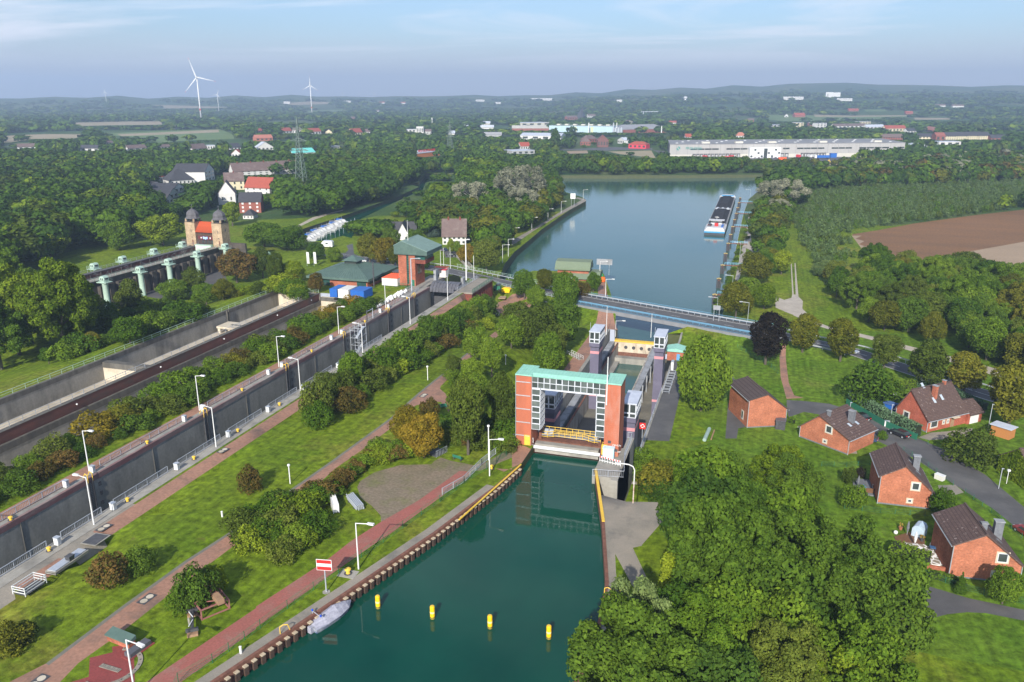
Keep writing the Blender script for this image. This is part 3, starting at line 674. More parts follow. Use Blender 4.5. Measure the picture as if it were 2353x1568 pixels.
# painted scrawls, drawn as loose strokes
q=MB()
for zx,zz in((x2+1.5,1.9),(x2+1.5,.75)):
 for k in range(9):
  a=zx+.17*k;q.tube((a,ya-.015,zz+rnd.uniform(0,.15)),(a+rnd.uniform(-.05,.16),ya-.015,zz+rnd.uniform(.25,.45)),.03,4)
  q.tube((a,ya-.015,zz+rnd.uniform(.2,.4)),(a+.17,ya-.015,zz+rnd.uniform(0,.4)),.025,4)
inp(q,'painted_scrawl',whitem,pt)
inp(MB().tube((x2+.25,ya-.2,9.5),(x2+.25,ya-.2,18.2),.12,8,.06).tube((x2+.25,ya-.2,10),(x2+.25,ya,10),.05,5).tube((x2+.25,ya-.2,12.4),(x2+.25,ya,12.4),.05,5),'mast',whitem,pt)
inp(MB().tube((x0-.12,ya+.1,0),(x0-.12,ya+.1,hp-.1),.06,6),'downpipe',galv,pt)
gr_=mat('grey_beam',(.30,.31,.33),(.22,.23,.24),s=.5,detail=6,stain=(.15,.15,.15),ss=.4)
# the pit
pit=thing('lift_pit','deep concrete lift pit behind the portal with a dry trough and puddles','pit',(-30,180,-9))
inp(MB().box(-41.4,-18.2,133.4,237.2,-17.6,-17.0),'pit_floor',mat('pit_floor',(.17,.155,.12),(.12,.112,.095),s=.2,detail=7,stain=(.21,.19,.15),ss=.12,grain=.1,gs=3),pit)
inp(MB().box(-41.4,-40.9,133.4,237.2,-17,-.2-.0),'pit_wall',wallconc,pit)
pw=MB()
for k in range(22):
 y0=127.6+5*k;y1=min(y0+5,237.2);z0,z1=Tz(-18.25,y0),Tz(-18.25,y1)
 z0=z0 if y0>128 else-9
 pw.add([(-18.8,y0,-17),(-18.25,y0,-17),(-18.25,y1,-17),(-18.8,y1,-17),(-18.8,y0,z0+.15),(-18.25,y0,z0+.15),(-18.25,y1,z1+.15),(-18.8,y1,z1+.15)],[(4,5,6,7),(3,0,4,7),(1,2,6,5),(0,1,5,4)])
inp(pw,'pit_wall',wallconc,pit)
bpy.data.objects.remove([c for c in pit.children if c.name=='pit_wall'][0])
pw=MB()
for k in range(21):
 y0=133.4+5*k;y1=min(y0+5,237.2);z0,z1=Tz(-41.4,y0),Tz(-41.4,y1)
 pw.add([(-41.4,y0,-17),(-40.5,y0,-17),(-40.5,y1,-17),(-41.4,y1,-17),(-41.4,y0,z0+.1),(-40.5,y0,z0+.1),(-40.5,y1,z1+.1),(-41.4,y1,z1+.1)],[(4,5,6,7),(1,2,6,5)])
inp(pw,'side_wall',wallconc,pit)
inp(MB().box(-40.9,-22,134.2,134.9,-17,-.3),'head_wall',wallconc,pit)
streaky=mat('streaked_wall',(.42,.40,.36),(.27,.24,.2),s=.9,detail=7,stretch=(1,1,.12),stain=(.10,.07,.05),ss=.7)
TW=thing('lift_trough','long dry steel trough with pale grey side beams and streaked inner walls','trough',(-31.5,185,-12))
inp(MB().box(-40.2,-38.5,136.5,234.6,-14.5,-12).box(-40.2,-38.5,136.5,143.5,-12,-11.4),'side_beam',gr_,TW)
inp(MB().box(-38.5,-37.6,136.5,234.6,-13.6,-13.4),'walkway',darkst,TW)
inp(MB().box(-37.7,-37.3,136.5,234.6,-16.9,-12.4),'inner_wall',streaky,TW)
inp(MB().box(-37.72,-37.28,136.5,234.6,-12.4,-12.25),'rubbing_strip',rust,TW)
inp(MB().box(-26.4,-24.8,136.5,234.6,-14.5,-12),'side_beam',gr_,TW)
inp(MB().box(-27,-26.6,136.5,234.6,-16.9,-12.4),'inner_wall',streaky,TW)
for k in range(12):inp(MB().box(-24.8,-24.5,142+8*k,142.5+8*k,-17,-12.2),'beam_strut',gr_,TW)
for k,(px,py,a,b)in enumerate(((1382,958,2.2,1.0),(1378,984,1.6,.8),(1392,923,3.2,1.6),(1342,1011,3.4,1.2))):
 x,y=up(px,py,-16.9);x=min(x,-28.5)
 o=MB().lathe([(1,0),(1,.01)],14).put('puddle',lakew if k<2 else darkst,None,(x,y,-16.97));o.scale=(a*.6,b*1.5,1);struct(o)
o=MB().prism([(-36.4,203),(-33,201),(-30.5,204),(-28,202.5),(-28,230),(-36.6,230)],-16.98,-16.94).put('puddle',lakew);struct(o)
inp(MB().box(-37.3,-27,228.5,231,-17,-15.2).box(-37.3,-35.8,205,229,-17,-16.2),'floor_step',wallconc,pit)
lg=thing('lower_gate','pale concrete lower gate of the lift with round holes and a yellow walkway','lock gate',(-32,235,-14))
palewall=mat('gate_wall',(.62,.55,.44),(.42,.35,.26),s=.35,detail=7,stain=(.16,.12,.08),ss=.3,stretch=(1,1,.4))
inp(MB().box(-38.6,-25,234.7,237.0,-15.2,-12.0),'gate_leaf',palewall,lg)
inp(MB().box(-38.6,-25,234.8,237.0,-17,-15.2),'sill',rust,lg)
inp(MB().box(-38.6,-25,234.5,236.6,-11.95,-11.6),'walkway',yellow,lg)
for k in range(5):
 q=MB().lathe([(.55,-.06),(.55,.06)],12);o=q.put('port_hole',palewall if k==0 else darkst,lg,(-37.4+2.4*k-lg.location.x,234.7-lg.location.y,-13.6+14));o.rotation_euler=(math.pi/2,0,0)
def guide_tower(label,xc,y,zt,back=3,zb=-17):
 t=thing('guide_tower',label,'tower',(xc,y,zb),0,'guide towers of the lift');h=zt-zb
 MB().box(-1.1,1.1,.6,5.6,0,h-3.2).put('shaft',purple,t)
 MB().box(-1.13,1.13,.57,5.63,h-6.0,h-5.3).put('band',pinkp,t);MB().box(-1.13,1.13,.57,5.63,3.6,4.2).put('band',pinkp,t)
 MB().box(-1.3,1.3,0,7,h-4,h-3.0).put('cabin_base',purple,t)
 MB().box(-1.2,1.2,.1,6.9,h-3.0,h-.15).put('cabin',glass,t)
 def win(xa,xb,y_,za,zb_,side=None):
  q=MB();w=.13
  if side is None:
   q.box(xa,xa+w,y_,y_+.12,za,zb_).box(xb-w,xb,y_,y_+.12,za,zb_).box(xa+w,xb-w,y_+.003,y_+.117,za,za+w).box(xa+w,xb-w,y_+.003,y_+.117,zb_-w,zb_)
  else:
   q.box(side,side+.12,xa,xa+w,za,zb_).box(side,side+.12,xb-w,xb,za,zb_).box(side+.003,side+.117,xa+w,xb-w,za,za+w).box(side+.003,side+.117,xa+w,xb-w,zb_-w,zb_)
  q.put('window_frame',frame_w,t)
 for xa,xb in((-1.25,0),(0,1.25)):
  win(xa,xb,-.02,h-2.05,h-.15);win(xa,xb,-.02,h-3.0,h-2.05)
 for k in range(5):
  for sd in(-1.3,1.18):win(.1+1.36*k,.1+1.36*(k+1),None,h-2.05,h-.15,sd);win(.1+1.36*k,.1+1.36*(k+1),None,h-3.0,h-2.05,sd)
 MB().box(-1.42,1.42,-.15,7.15,h-.15,h+.05).put('roof',greyroof,t)
 MB().tube((-1.25,.8,h),(-1.25,.8,h+2.1),.05,5).put('antenna',galv,t)
 return t
guide_tower('purple grey guide tower with glass cabin seen through the left of the brick portal',-36.15,143,4)
guide_tower('purple grey guide tower with glass cabin close behind the right brick pier',-20.1,143,4)
guide_tower('purple grey guide tower with glass cabin at the far left of the lift pit',-36.2,189.3,4)
guide_tower('purple grey guide tower with glass cabin beside the big round tree',-20.1,189.7,4)
# upper gate with its walkway
ug=thing('upper_gate','upper canal gate with pale concrete beam and white pipe below the portal','lock gate',(-29,129,-1))
inp(MB().box(-35.2,-22.2,130.8,133.6,-6,-.2),'gate_leaf',rust,ug)
inp(MB().box(-34.9,-23.2,128.3,129.6,-1.6,.1),'concrete_beam',concrete,ug)
inp(MB().tube((-35.6,127.75,-.35),(-22.8,127.75,-.35),.32,10),'impact_pipe',whitem,ug)
q=MB();q.box(-34.4,-23.4,131.2,132.6,.55,.65);inp(q,'walkway_deck',gr_,ug)
for yy,z0,dip in((131.2,.65,0.0),(132.6,.65,0)):
 q=MB()
 zs=[(-34.4,.2),(-33,.2),(-31.6,.55),(-26.4,.55),(-24.8,.2),(-23.4,.2)]if yy<132 else[(-34.4,.65),(-23.4,.65)]
 for h in(.15,.65,1.15):q.pipe([(x,yy,z+h)for x,z in zs],.05,5)
 for k in range(11):
  x=-34.4+1.1*k;z=np.interp(x,[p[0]for p in zs],[p[1]for p in zs]);q.tube((x,yy,z),(x,yy,z+1.15),.05,5)
 inp(q,'handrail',yellow,ug)
for xx in(-34.6,-23.5):inp(MB().box(xx-.25,xx+.25,131,131.6,-.2,2.4 if xx<-30 else.5),'guide_post',rust,ug)
for i,xx in enumerate((-33.6,-32.7,-24.2)):inp(MB().box(xx-.4,xx+.4,131.8,132.4,.65,1.5),'drive_motor',galv,ug)
for i,(xx,lab)in enumerate(((-36,'left'),(-21.9,'right'))):
 t=thing('safety_cage','yellow steel cage at the %s end of the white impact pipe'%lab,'cage',(xx,127.6,.05))
 q=MB()
 for a in(-.5,.5):
  for b in(-.5,.5):q.bar((a,b,0),(a,b,2),.1,.1)
 for z in(.1,1.0,1.95):q.bar((-.5,-.5,z),(.5,-.5,z),.1,.1).bar((-.5,.5,z),(.5,.5,z),.1,.1).bar((-.5,-.5,z),(-.5,.5,z),.1,.1).bar((.5,-.5,z),(.5,.5,z),.1,.1)
 q.put('frame',yellow,t);MB().box(-.46,.46,-.46,-.43,.1,1.95).put('panel',yellow,t)
t=thing('electric_cabinet','pale blue metal cabinet at the foot of the right brick pier','cabinet',(-21,126.2,.02))
MB().box(-.95,.95,-.5,.6,.1,1.9).put('body',mat('pale_blue',(.48,.66,.74),(.42,.6,.68)),t);MB().box(-1.02,1.02,-.57,.67,1.9,2.0).put('lid',mat('pale_blue2',(.55,.72,.8)),t)
for a in(-.9,.03):MB().box(a,a+.87,-.53,-.5,.2,1.8).put('door',MATS['pale_blue'],t)
MB().box(-.9,.9,-.45,.55,0,.1).put('plinth',darkst,t)
redp=mat('red_paint',(.55,.025,.02),(.45,.02,.02),rough=.5)
def barrier(label,p,q_):
 t=thing('barrier',label,'barrier',p);d=Vector(q_)-Vector(p);n=max(1,round(d.length/.5));ang=math.atan2(d.y,d.x);t.rotation_euler=(0,0,ang);L=d.length
 MB().box(0,L,-.03,.03,.75,1.05).put('board',whitem,t);MB().box(0,L,-.03,.03,.2,.3).put('lower_board',whitem,t)
 for k in range(n):MB().box(L*k/n+.02,L*k/n+L/n*.5,-.034,.034,.76,1.04).put('red_stripe',redp,t)
 for k in range(n+1):MB().box(L*k/n-.04,L*k/n+.04,-.036,.036,0,.75).put('post',whitem,t)
barrier('red and white barrier beside the yellow cage left of the gate',(-36.9,128.6,.05),(-35.2,128.3,.05))
barrier('red and white barrier across the quay right of the gate',(-22.2,124.4,.05),(-18.4,123.4,.05))
railing('quay_railing','grey barred railing closing the right quay below the portal',[(-22.3,118.6,.03),(-17.2,119.4,.03)],h=1.2)
railing('quay_railing','grey railing with bars climbing along the right quay wall to the portal',[(-17.2,119.4,.03),(-18.3,126.5,.03),(-18.3,135.6,.03),(-19.1,135.6,.03)],h=1.2)
t=tag(MB().box(-19.2,-18.0,118,136,-9.4,.02).box(-22.4,-18,118.8,131.0,-8,-.01).put('retaining_wall',wallconc),'grey concrete retaining wall dropping from the right quay to the lower yard','wall')
railing('quay_railing','long grey barred railing on the left approach to the portal',[(-43.6,105,.06),(-41.8,110,.06),(-41.2,117,.06),(-38.8,129,.06)],h=1.2)
railing('pit_railing','grey pipe handrail along the right edge of the lift pit',[(-18.5,140,-8.8),(-18.5,186,-8.8)],h=1.0,bars=0,step=4)
# cages and hut on the right of the pit
for i in range(4):
 t=thing('steel_cage','grey steel access cage right of the far guide tower, %s of four'%ordn(i),'cage',(-17.4,186.5+4.1*i,-9),0,'access cages')
 q=MB()
 for z in(.5,1.1):q.bar((-.8,-1.2,z),(.8,-1.2,z),.08,.08).bar((-.8,1.2,z),(.8,1.2,z),.08,.08).bar((-.8,-1.2,z),(-.8,1.2,z),.08,.08).bar((.8,-1.2,z),(.8,1.2,z),.08,.08)
 for a in(-.8,.8):
  for b in(-1.2,1.2):q.bar((a,b,0),(a,b,1.15),.08,.08)
 q.put('frame',galv,t);MB().box(-.75,.75,-1.15,1.15,.02,.12).put('grating',darkst,t)
hx,hy=up(1536,1190*.25+517+0,-9)
t=thing('brick_hut','small red brick hut with mint green roof behind the big round tree','hut',(-18.0,214.5,-9.2))
MB().box(-2.2,2.2,-2.2,2.2,0,2.6).put('wall',brick,t);MB().prof([(-2.6,2.6),(2.6,2.6),(2.6,3.0),(0,3.6),(-2.6,3.0)],'y',-2.5,2.5).put('roof',mint,t)
MB().box(.4,1.3,-2.24,-2.2,0,2.0).put('door',mat('blue_paint',(.12,.3,.5),(.1,.26,.45)),t)
t=thing('switch_box','white switch box beside the far right guide tower','cabinet',(-17.8,204,-9));MB().box(-.3,.3,-.8,.8,0,2.3).put('body',whitem,t);MB().box(-.36,.36,-.86,.86,2.3,2.4).put('lid',galv,t)
street_lamp('bent_lamp','slim curved lamp leaning over the lower end of the lift pit',-38.9,238,-11.5,5.2,2.2,0,m=whitem,r=.08)
tag(MB().tube((0,0,0),(0,0,9),.12,6,.06).put('flag_pole',whitem,None,(-40.6,231,-9)),'bare white pole at the lower left end of the lift','pole')
tag(MB().tube((0,0,0),(0,0,7.5),.1,6,.06).put('flag_pole',whitem,None,(-27.2,232,-9)),'bare white pole behind the far right guide tower','pole')
# ------------------------------------------------------------------ road bridge
def deckpts(off,pts):return[(p[0]+off[0],p[1]+off[1])for p in pts]
bl,br_=Vector(ROADR[0]),Vector(ROADR[1]);bd=(br_-bl).normalized();bn=Vector((-bd.y,bd.x,0));Lb=(br_-bl).length
ba=math.atan2(bd.y,bd.x)
bg=thing('road_bridge','long grey road bridge with blue crash rails spanning the lower canal','bridge',(bl.x,bl.y,bl.z),ba)
MB().box(-4,Lb+6,-7.2,7.2,-.9,-.12).put('deck',mat('deck_concrete',(.30,.30,.31),(.24,.24,.25),s=.5),bg)
MB().box(-4,Lb+6,-4.4,4.4,-.12,.03).put('carriageway',asphalt,bg)
for a in(-4.15,4.0):MB().box(-4,Lb+6,a,a+.14,.03,.045).put('edge_line',whitem,bg)
MB().box(-4,Lb+6,4.4,6.9,-.12,.12).put('footway',asphalt,bg);MB().box(-4,Lb+6,-6.9,-4.4,-.12,.12).put('footway',asphalt,bg)
ebm=mat('edge_beam_grey',(.22,.225,.24),(.18,.185,.2),s=.4);MB().box(-4,Lb+6,-7.35,-6.95,-1.1,.16).put('edge_beam',ebm,bg);MB().box(-4,Lb+6,6.95,7.35,-1.1,.16).put('edge_beam',ebm,bg)
MB().box(-2,Lb+4,-5,-3.6,-1.9,-.9).put('girder',darkst,bg);MB().box(-2,Lb+4,3.6,5,-1.9,-.9).put('girder',darkst,bg)
bluer=mat('blue_rail',(.13,.29,.42),(.11,.24,.36),s=2,rough=.5)
for yy,m in((-5.2,bluer),(5.0,galv)):
 q=MB().box(-4,Lb+6,yy-.06,yy+.06,.75,1.1).box(-4,Lb+6,yy+.1,yy+.2,.8,.95)
 for k in range(34):q.box(-3.8+(Lb+9.6)*k/33-.06,-3.8+(Lb+9.6)*k/33+.06,yy-.05,yy+.12,.1,.9)
 q.put('crash_rail',m,bg)
for yy in(-6.7,6.7):
 q=MB().box(-4,Lb+6,yy-.03,yy+.03,1.05,1.14).box(-4,Lb+6,yy-.03,yy+.03,.2,.26)
 for k in range(230):a=-3.8+(Lb+9.6)*k/229;q.box(a-.02,a+.02,yy-.02,yy+.02,.12,1.1)
 q.put('parapet',bluer,bg)
MB().prism([(-9,-7.3),(3.2,-7.3),(3.2,-5.4),(4.6,-5.4),(4.6,7.3),(-9,7.3)],-7,-.92).put('abutment',palefloor,bg)
MB().prism([(Lb-3,-7.3),(Lb+9,-7.3),(Lb+9,7.3),(Lb-3,7.3)],-7,-.92).put('abutment',palefloor,bg)
def guardrail(label,pts,m=None):
 q=MB();m=m or galv
 for a,b in zip(pts,pts[1:]):
  q.bar((a[0],a[1],a[2]+.7),(b[0],b[1],b[2]+.7),.08,.32);n=max(2,int(math.dist(a,b)/3))
  for k in range(n+1):
   p=Vector(a).lerp(Vector(b),k/n);q.bar(p-Vector((0,0,.3)),p+Vector((0,0,.75)),.12,.12)
 return tag(q.put('guard_rail',m),label,'guard rail')
_rr=[Vector(p)for p in ROADR[1:]]
def offl(P,d):
 out=[]
 for i,p in enumerate(P):
  t_=(P[min(i+1,len(P)-1)]-P[max(i-1,0)]).normalized();out.append((p.x-t_.y*d,p.y+t_.x*d,p.z+.05))
 return out
guardrail('silver guard rail on the far side of the tree lined road',offl(_rr,4.8));guardrail('silver guard rail on the near side of the tree lined road',offl(_rr,-4.8)[:4])
guardrail('silver guard rail on the far side of the road past the brick tower',offl([Vector(p)for p in ROAD[1:4]]+[bl],5.6))
def lines(name,P,off,w,dash=None):
 q=MB();pts=offl(P,off)
 for a,b in zip(pts,pts[1:]):
  a=Vector(a);b=Vector(b);L=(b-a).length;d=(b-a)/L;n=Vector((-d.y,d.x,0))*w/2;s=0
  while s<L:
   e=min(L,s+(dash[0]if dash else 8));p=a+d*s;r=a+d*e
   zz=[Tz(*v[:2])+.035 for v in(p-n,p+n,r+n,r-n)]
   q.face([(v.x,v.y,z)for v,z in zip((p-n,r-n,r+n,p+n),(zz[0],zz[3],zz[2],zz[1]))])
   s=e+(dash[1]if dash else 0)
 struct(q.put(name,whitem))
for P in(_rr,[Vector(p)for p in ROAD[:4]]+[bl]):
 lines('road_marking',P,3.3,.16);lines('road_marking',P,-3.3,.16);lines('road_marking',P,0,.15,(4,6))
lines('road_marking',[bl,br_],0,.12,(3,6))
railing('road_railing','pale green railing beside the road below the staircase',[(*p[:2],p[2]+.3)for p in offl([Vector(p)for p in ROAD[2:4]]+[bl],7.2)],bars=0,m=palegreen)
railing('bridge_fence','green fence on the road embankment left of the bridge',[(*p[:2],p[2]+.2)for p in offl([Vector(ROAD[3]),bl],-5.4)],bars=0,m=palegreen)
# ------------------------------------------------------------------ lock tower, lower lock head, visitor building, containers
ct=thing('control_tower','tall red brick lock control tower with slanting green metal top','tower',(-109.4,242,0))
MB().box(-3,-.1,-3.6,4.2,0,10.6).box(.75,3,-3.6,4.2,0,10.6).box(-.1,.75,-2.9,4.2,0,10.6).put('wall',brick,ct)
MB().box(-.1,.75,-3.35,-2.9,.8,10.6).put('stair_window',glassg,ct)
for k in range(12):MB().box(-.1,.75,-3.42,-3.34,1.2+.8*k,1.3+.8*k).put('window_bar',greenst,ct)
MB().prof([(-4.2,10.6),(7.6,10.6),(7.6,11.9),(-1.3,15),(-4.2,13.4)],'y',-4.2,9).put('roof_block',darkgreenroof,ct)
MB().prof([(-1.3,15.0),(7.7,11.86),(7.7,12.06),(-1.3,15.2),(-4.3,13.55),(-4.3,13.35)],'y',-4.3,9.1).put('roof_sheet',mat('roof_sheet',(.17,.25,.22),(.14,.21,.185),s=.7),ct)
q=MB()
for k in range(26):q.box(-4.1+.44*k,-4.06+.44*k,-4.24,-4.2,10.65,min(12.0+.0*k,13.4))
q.box(-4.2,7.6,-4.25,-4.2,10.6,10.85);q.put('cladding_ribs',mat('rib',(.07,.11,.095)),ct)
MB().box(3.0,6.4,-3.2,4.2,9.0,10.6).put('control_room',glassg,ct);MB().box(2.95,6.6,-3.3,4.3,7.7,9.0).put('balcony',brickd,ct)
for k in range(3):MB().box(3.0,3.05,-1.6+1.2*k,-1.0+1.2*k,3.8,7.3).put('slit_window',glass,ct)
MB().tube((-.4,-1,14.5),(-.4,-1,21.6),.1,6,.05).put('mast',whitem,ct)
MB().box(1.6,2.6,-3.66,-3.6,0,2.2).put('door',greenst,ct)
lh=thing('lock_gate_house','dark red brick lower lock head with concrete terrace and arched door','lock head',(-88,245,-9))
inp(MB().box(-90.9,-85.3,234.8,256,-9.6,-.3),'wall',brickd,lh);inp(MB().box(-91.2,-85.0,234.5,256.3,-.3,.1),'terrace',quayconc,lh)
for k in range(10):inp(MB().box(-85.3,-85.22,236+2*k,236.25+2*k,-9.3,-.3),'pilaster',brickd,lh)
inp(MB().box(-85.3,-85.2,242.6,243.8,-9.2,-6.6),'door',darkst,lh)
for y in(241.6,245):inp(MB().lathe([(.02,-.3),(.26,-.1),(.26,.1),(.02,.3)],8,(-84.8,y,-6)),'globe_lamp',whitem,lh)
railing('terrace_railing','dark green barred railing on the brick lower lock head',[(-85.2,235,.1),(-85.2,256,.1)],m=greenst,mb=greenst)
railing('terrace_railing','grey railing across the inner edge of the lower lock head',[(-90.6,236,.1),(-90.6,255,.1)],h=1.2)
railing('terrace_railing','dark railing below the brick control tower',[(-113,236.5,.1),(-107.2,236.5,.1),(-107.2,232,.1)],m=greenst,mb=greenst)
gt=thing('lift_gate','dark curved steel lock gate raised between the lock heads','lock gate',(-96.2,241,0))
for k in range(9):
 a=-4.9+1.09*k
 q=MB().prof([(-3.4,-1.2),(-3.2,.2),(-1.6,1.4),(.8,1.7),(.8,1.3),(-1.4,1.0),(-2.8,-.1),(-3.0,-1.2)],'x',a,a+.98);q.put('gate_panel',mat('gate_panel',(.105,.105,.12),(.08,.08,.09),s=1,rough=.4),gt)
MB().box(-5.2,5.1,-2.6,.8,-1.6,-1.0).put('gate_beam',darkst,gt);MB().box(-5.2,5.2,.9,3.2,-14,1.0).put('gate_leaf',darkst,gt)
for a in(-5.3,4.4):MB().box(a,a+.9,1.2,3,-2,5 if a<0 else 3).put('gate_pillar',gr_,gt)
vb=thing('visitor_building','low red brick visitor building with broad green hipped roof and lantern','building',(-130.9,241.8,-.6))
MB().box(-10.6,10.4,-10.6,10.6,-2,3).put('wall',brick,vb)
q=MB();q.prism([(-11.6,-11.8),(11.4,-11.8),(11.4,11.8),(-11.6,11.8)],3.0,3.7).prism([(-11.6,-11.8),(11.4,-11.8),(11.4,11.8),(-11.6,11.8)],3.7,6.6,0,[(-2.6,-2.6),(2.6,-2.6),(2.6,2.6),(-2.6,2.6)])
q.put('roof',darkgreenroof,vb)
q=MB()
for k in range(22):
 a=-11.2+1.05*k;t=a*.24;q.bar((a,-11.75,3.74),(t,-2.6,6.62),.07,.06);q.bar((11.35,a,3.74),(2.6,t,6.62),.07,.06)
q.put('roof_seams',mat('roof_seam',(.06,.10,.085)),vb)
MB().box(-2.2,2.2,-2.2,2.2,6.4,7.6).put('lantern',glass,vb);MB().prism([(-3,-3),(3,-3),(3,3),(-3,3)],7.6,9.2,0,[(-.1,-.1),(.1,-.1),(.1,.1),(-.1,.1)]).put('lantern_roof',darkgreenroof,vb)
MB().box(-6.2,-3.4,-10.68,-10.6,0.2,2.7).put('entrance',glassg,vb);MB().box(6.6,10.0,-10.68,-10.6,.2,2.7).put('window',glassg,vb)
MB().box(10.4,10.46,-9,9,1.6,2.8).put('window',glass,vb)
tag(MB().tube((0,0,0),(0,0,8.6),.22,8).put('flue_pipe',darkst,None,(-118.8,232.5,0)),'dark upright flue pipe at the corner of the visitor building','flue')
def container(label,x,y,z,L,W_,h,m,rz=0,roofm=None,cat='container',base=None):
 t=thing('container',label,cat,(x,y,z),rz)
 MB().box(-L/2,L/2,-W_/2,W_/2,.12,h).put('body',m,t);MB().box(-L/2-.05,L/2+.05,-W_/2-.05,W_/2+.05,h,h+.12).put('roof',roofm or m,t)
 q=MB()
 for k in range(int(L/.3)):q.box(-L/2+.15+.3*k,-L/2+.27+.3*k,-W_/2-.04,-W_/2,.3,h-.15)
 for k in range(int(W_/.3)):q.box(L/2,L/2+.04,-W_/2+.15+.3*k,-W_/2+.27+.3*k,.3,h-.15)
 q.box(-L/2-.045,L/2+.045,-W_/2-.045,W_/2+.045,.12,.3);q.put('corrugation',m,t)
 MB().box(-L/2,L/2,-W_/2-.046,-W_/2+.1,0,.12).put('base_rail',base or darkst,t)
 return t
bluec=mat('blue_container',(.02,.12,.42),(.02,.1,.36),rough=.5);whitec=mat('white_container',(.62,.60,.56),(.55,.53,.5),rough=.5);navy=mat('navy',(.015,.03,.12))
orange=mat('orange_roof',(.85,.12,.03),(.75,.1,.03),s=.6,rough=.6);redc=mat('crimson_roof',(.6,.05,.07),(.5,.04,.06))
container('dark blue container at the left end of the row by the basins',-124.9,219.6,.05,2.5,6,2.6,bluec,0)
container('white slatted container between two blue containers',-121.2,219.2,.05,3.6,6,2.7,whitec,0)
container('bright blue container at the right end of the row by the basins',-116.6,219.6,.05,4.6,6,2.6,bluec,0)
for k in range(3):container(['white container with orange roof nearest the control tower','orange roofed container, middle of the row left of the tower','orange roofed container, rearmost beside the tower'][k],-114.9,237.5+2.6*k,.05,5.6,2.45,2.6,whitec,0,orange,base=navy)
container('orange roofed container right behind the control tower',-105.2,258.5,.05,4.6,2.5,2.6,whitec,0,orange);container('crimson roofed container right of the control tower',-102.8,254.6,.05,2.4,2.6,2.6,whitec,0,redc)
t=thing('site_hut','small dark brown hut with white window behind the orange containers','hut',(-116,246.5,.05));MB().box(-1.5,1.5,-2,2,0,3).put('wall',mat('brown_board',(.09,.055,.045),(.07,.045,.035)),t);MB().box(-1.7,1.7,-2.2,2.2,3,3.15).put('roof',darkst,t);MB().box(-.9,-.1,-2.05,-2,1.4,2.2).put('window',whitem,t)
bagm=mat('white_bag',(.72,.71,.70),(.6,.59,.58),s=1.5,detail=4,bump=.4)
n=0
for k in range(19):
 for j in range(2):
  if rnd.random()<.12:continue
  q=MB();s=rnd.uniform(.8,1.05)
  q.lathe([(.36*s,0),(.48*s,.2),(.5*s,.55*s),(.42*s,.8*s),(.16*s,.95*s),(.22*s,1.15*s)],7,rot=rnd.random())
  o=q.put('bulk_bag',bagm,None,(-106.9+1.05*j+rnd.uniform(-.15,.15),208.6+1.15*k+rnd.uniform(-.2,.2),.06),rnd.random()*6,True)
  tag(o,'white bulk bag, %s row by the lock railing, %s from near'%(['left','right'][j],ordn(k)),'bag','white bulk bags by the lock');n+=1
# stair scaffold hung in the lock
st=thing('stair_scaffold','grey scaffold stair tower standing inside the lock chamber','scaffold',(-100.2,185.5,-13.5))
for a in(-1.1,1.1):
 for b in(-2.4,0,2.4):MB().bar((a,b,0),(a,b,15),.12,.12).put('standard',galv,st)
for z in range(0,16,2):
 q=MB()
 for a in(-1.1,1.1):q.bar((a,-2.4,z),(a,2.4,z),.1,.1)
 for b in(-2.4,0,2.4):q.bar((-1.1,b,z),(1.1,b,z),.1,.1)
 q.put('ledger',galv,st)
for i,z in enumerate(range(0,14,2)):
 s=1 if i%2==0 else-1;MB().bar((.5,-2.2*s,z),(.5,2.2*s,z+2),.7,.1).put('stair_flight',galv,st)
t=thing('hoist_frame','small steel frame with post at the lock edge beside the scaffold','frame',(-101.8,194,.06));MB().tube((0,0,-9),(0,0,3.2),.16,8).put('post',darkst,t);MB().tube((0,3.6,-9),(0,3.6,3.0),.12,8).put('guide',galv,t);MB().bar((0,0,2.8),(0,3.6,2.8),.15,.15).put('beam',galv,t)
street_lamp('tall_mast','tall white T shaped light mast behind the lower lock gate',-93.5,252,.05,14,.8,0,cat='mast',r=.24)
street_lamp('tall_mast','tall grey lamp mast in front of the brick control tower',-103.2,228,.05,11.5,2.6,0,cat='mast',m=galv,r=.24)
for i,(px,py,h)in enumerate(((1013,625,10),(1020,625,10),(1035,618,9),(1089,640,8))):
 p=g(px,py);tag(MB().tube((0,0,0),(0,0,h),.1,6,.07).put('flag_pole',whitem,None,p),'slim white pole right of the control tower, %s from the left'%ordn(i),'pole')
for i,(px,dz)in enumerate(((706,0),(722,-1))):
 p=g(px,612);h=6.2
 t=thing('banner_flag','tall white banner flag left of the visitor building, %s one'%['left','right'][i],'flag',p,-.25)
 MB().tube((0,0,0),(0,0,h),.07,6).put('pole',galv,t);MB().box(.07,1.5,-.02,.02,h-5,h).put('cloth',whitem,t)
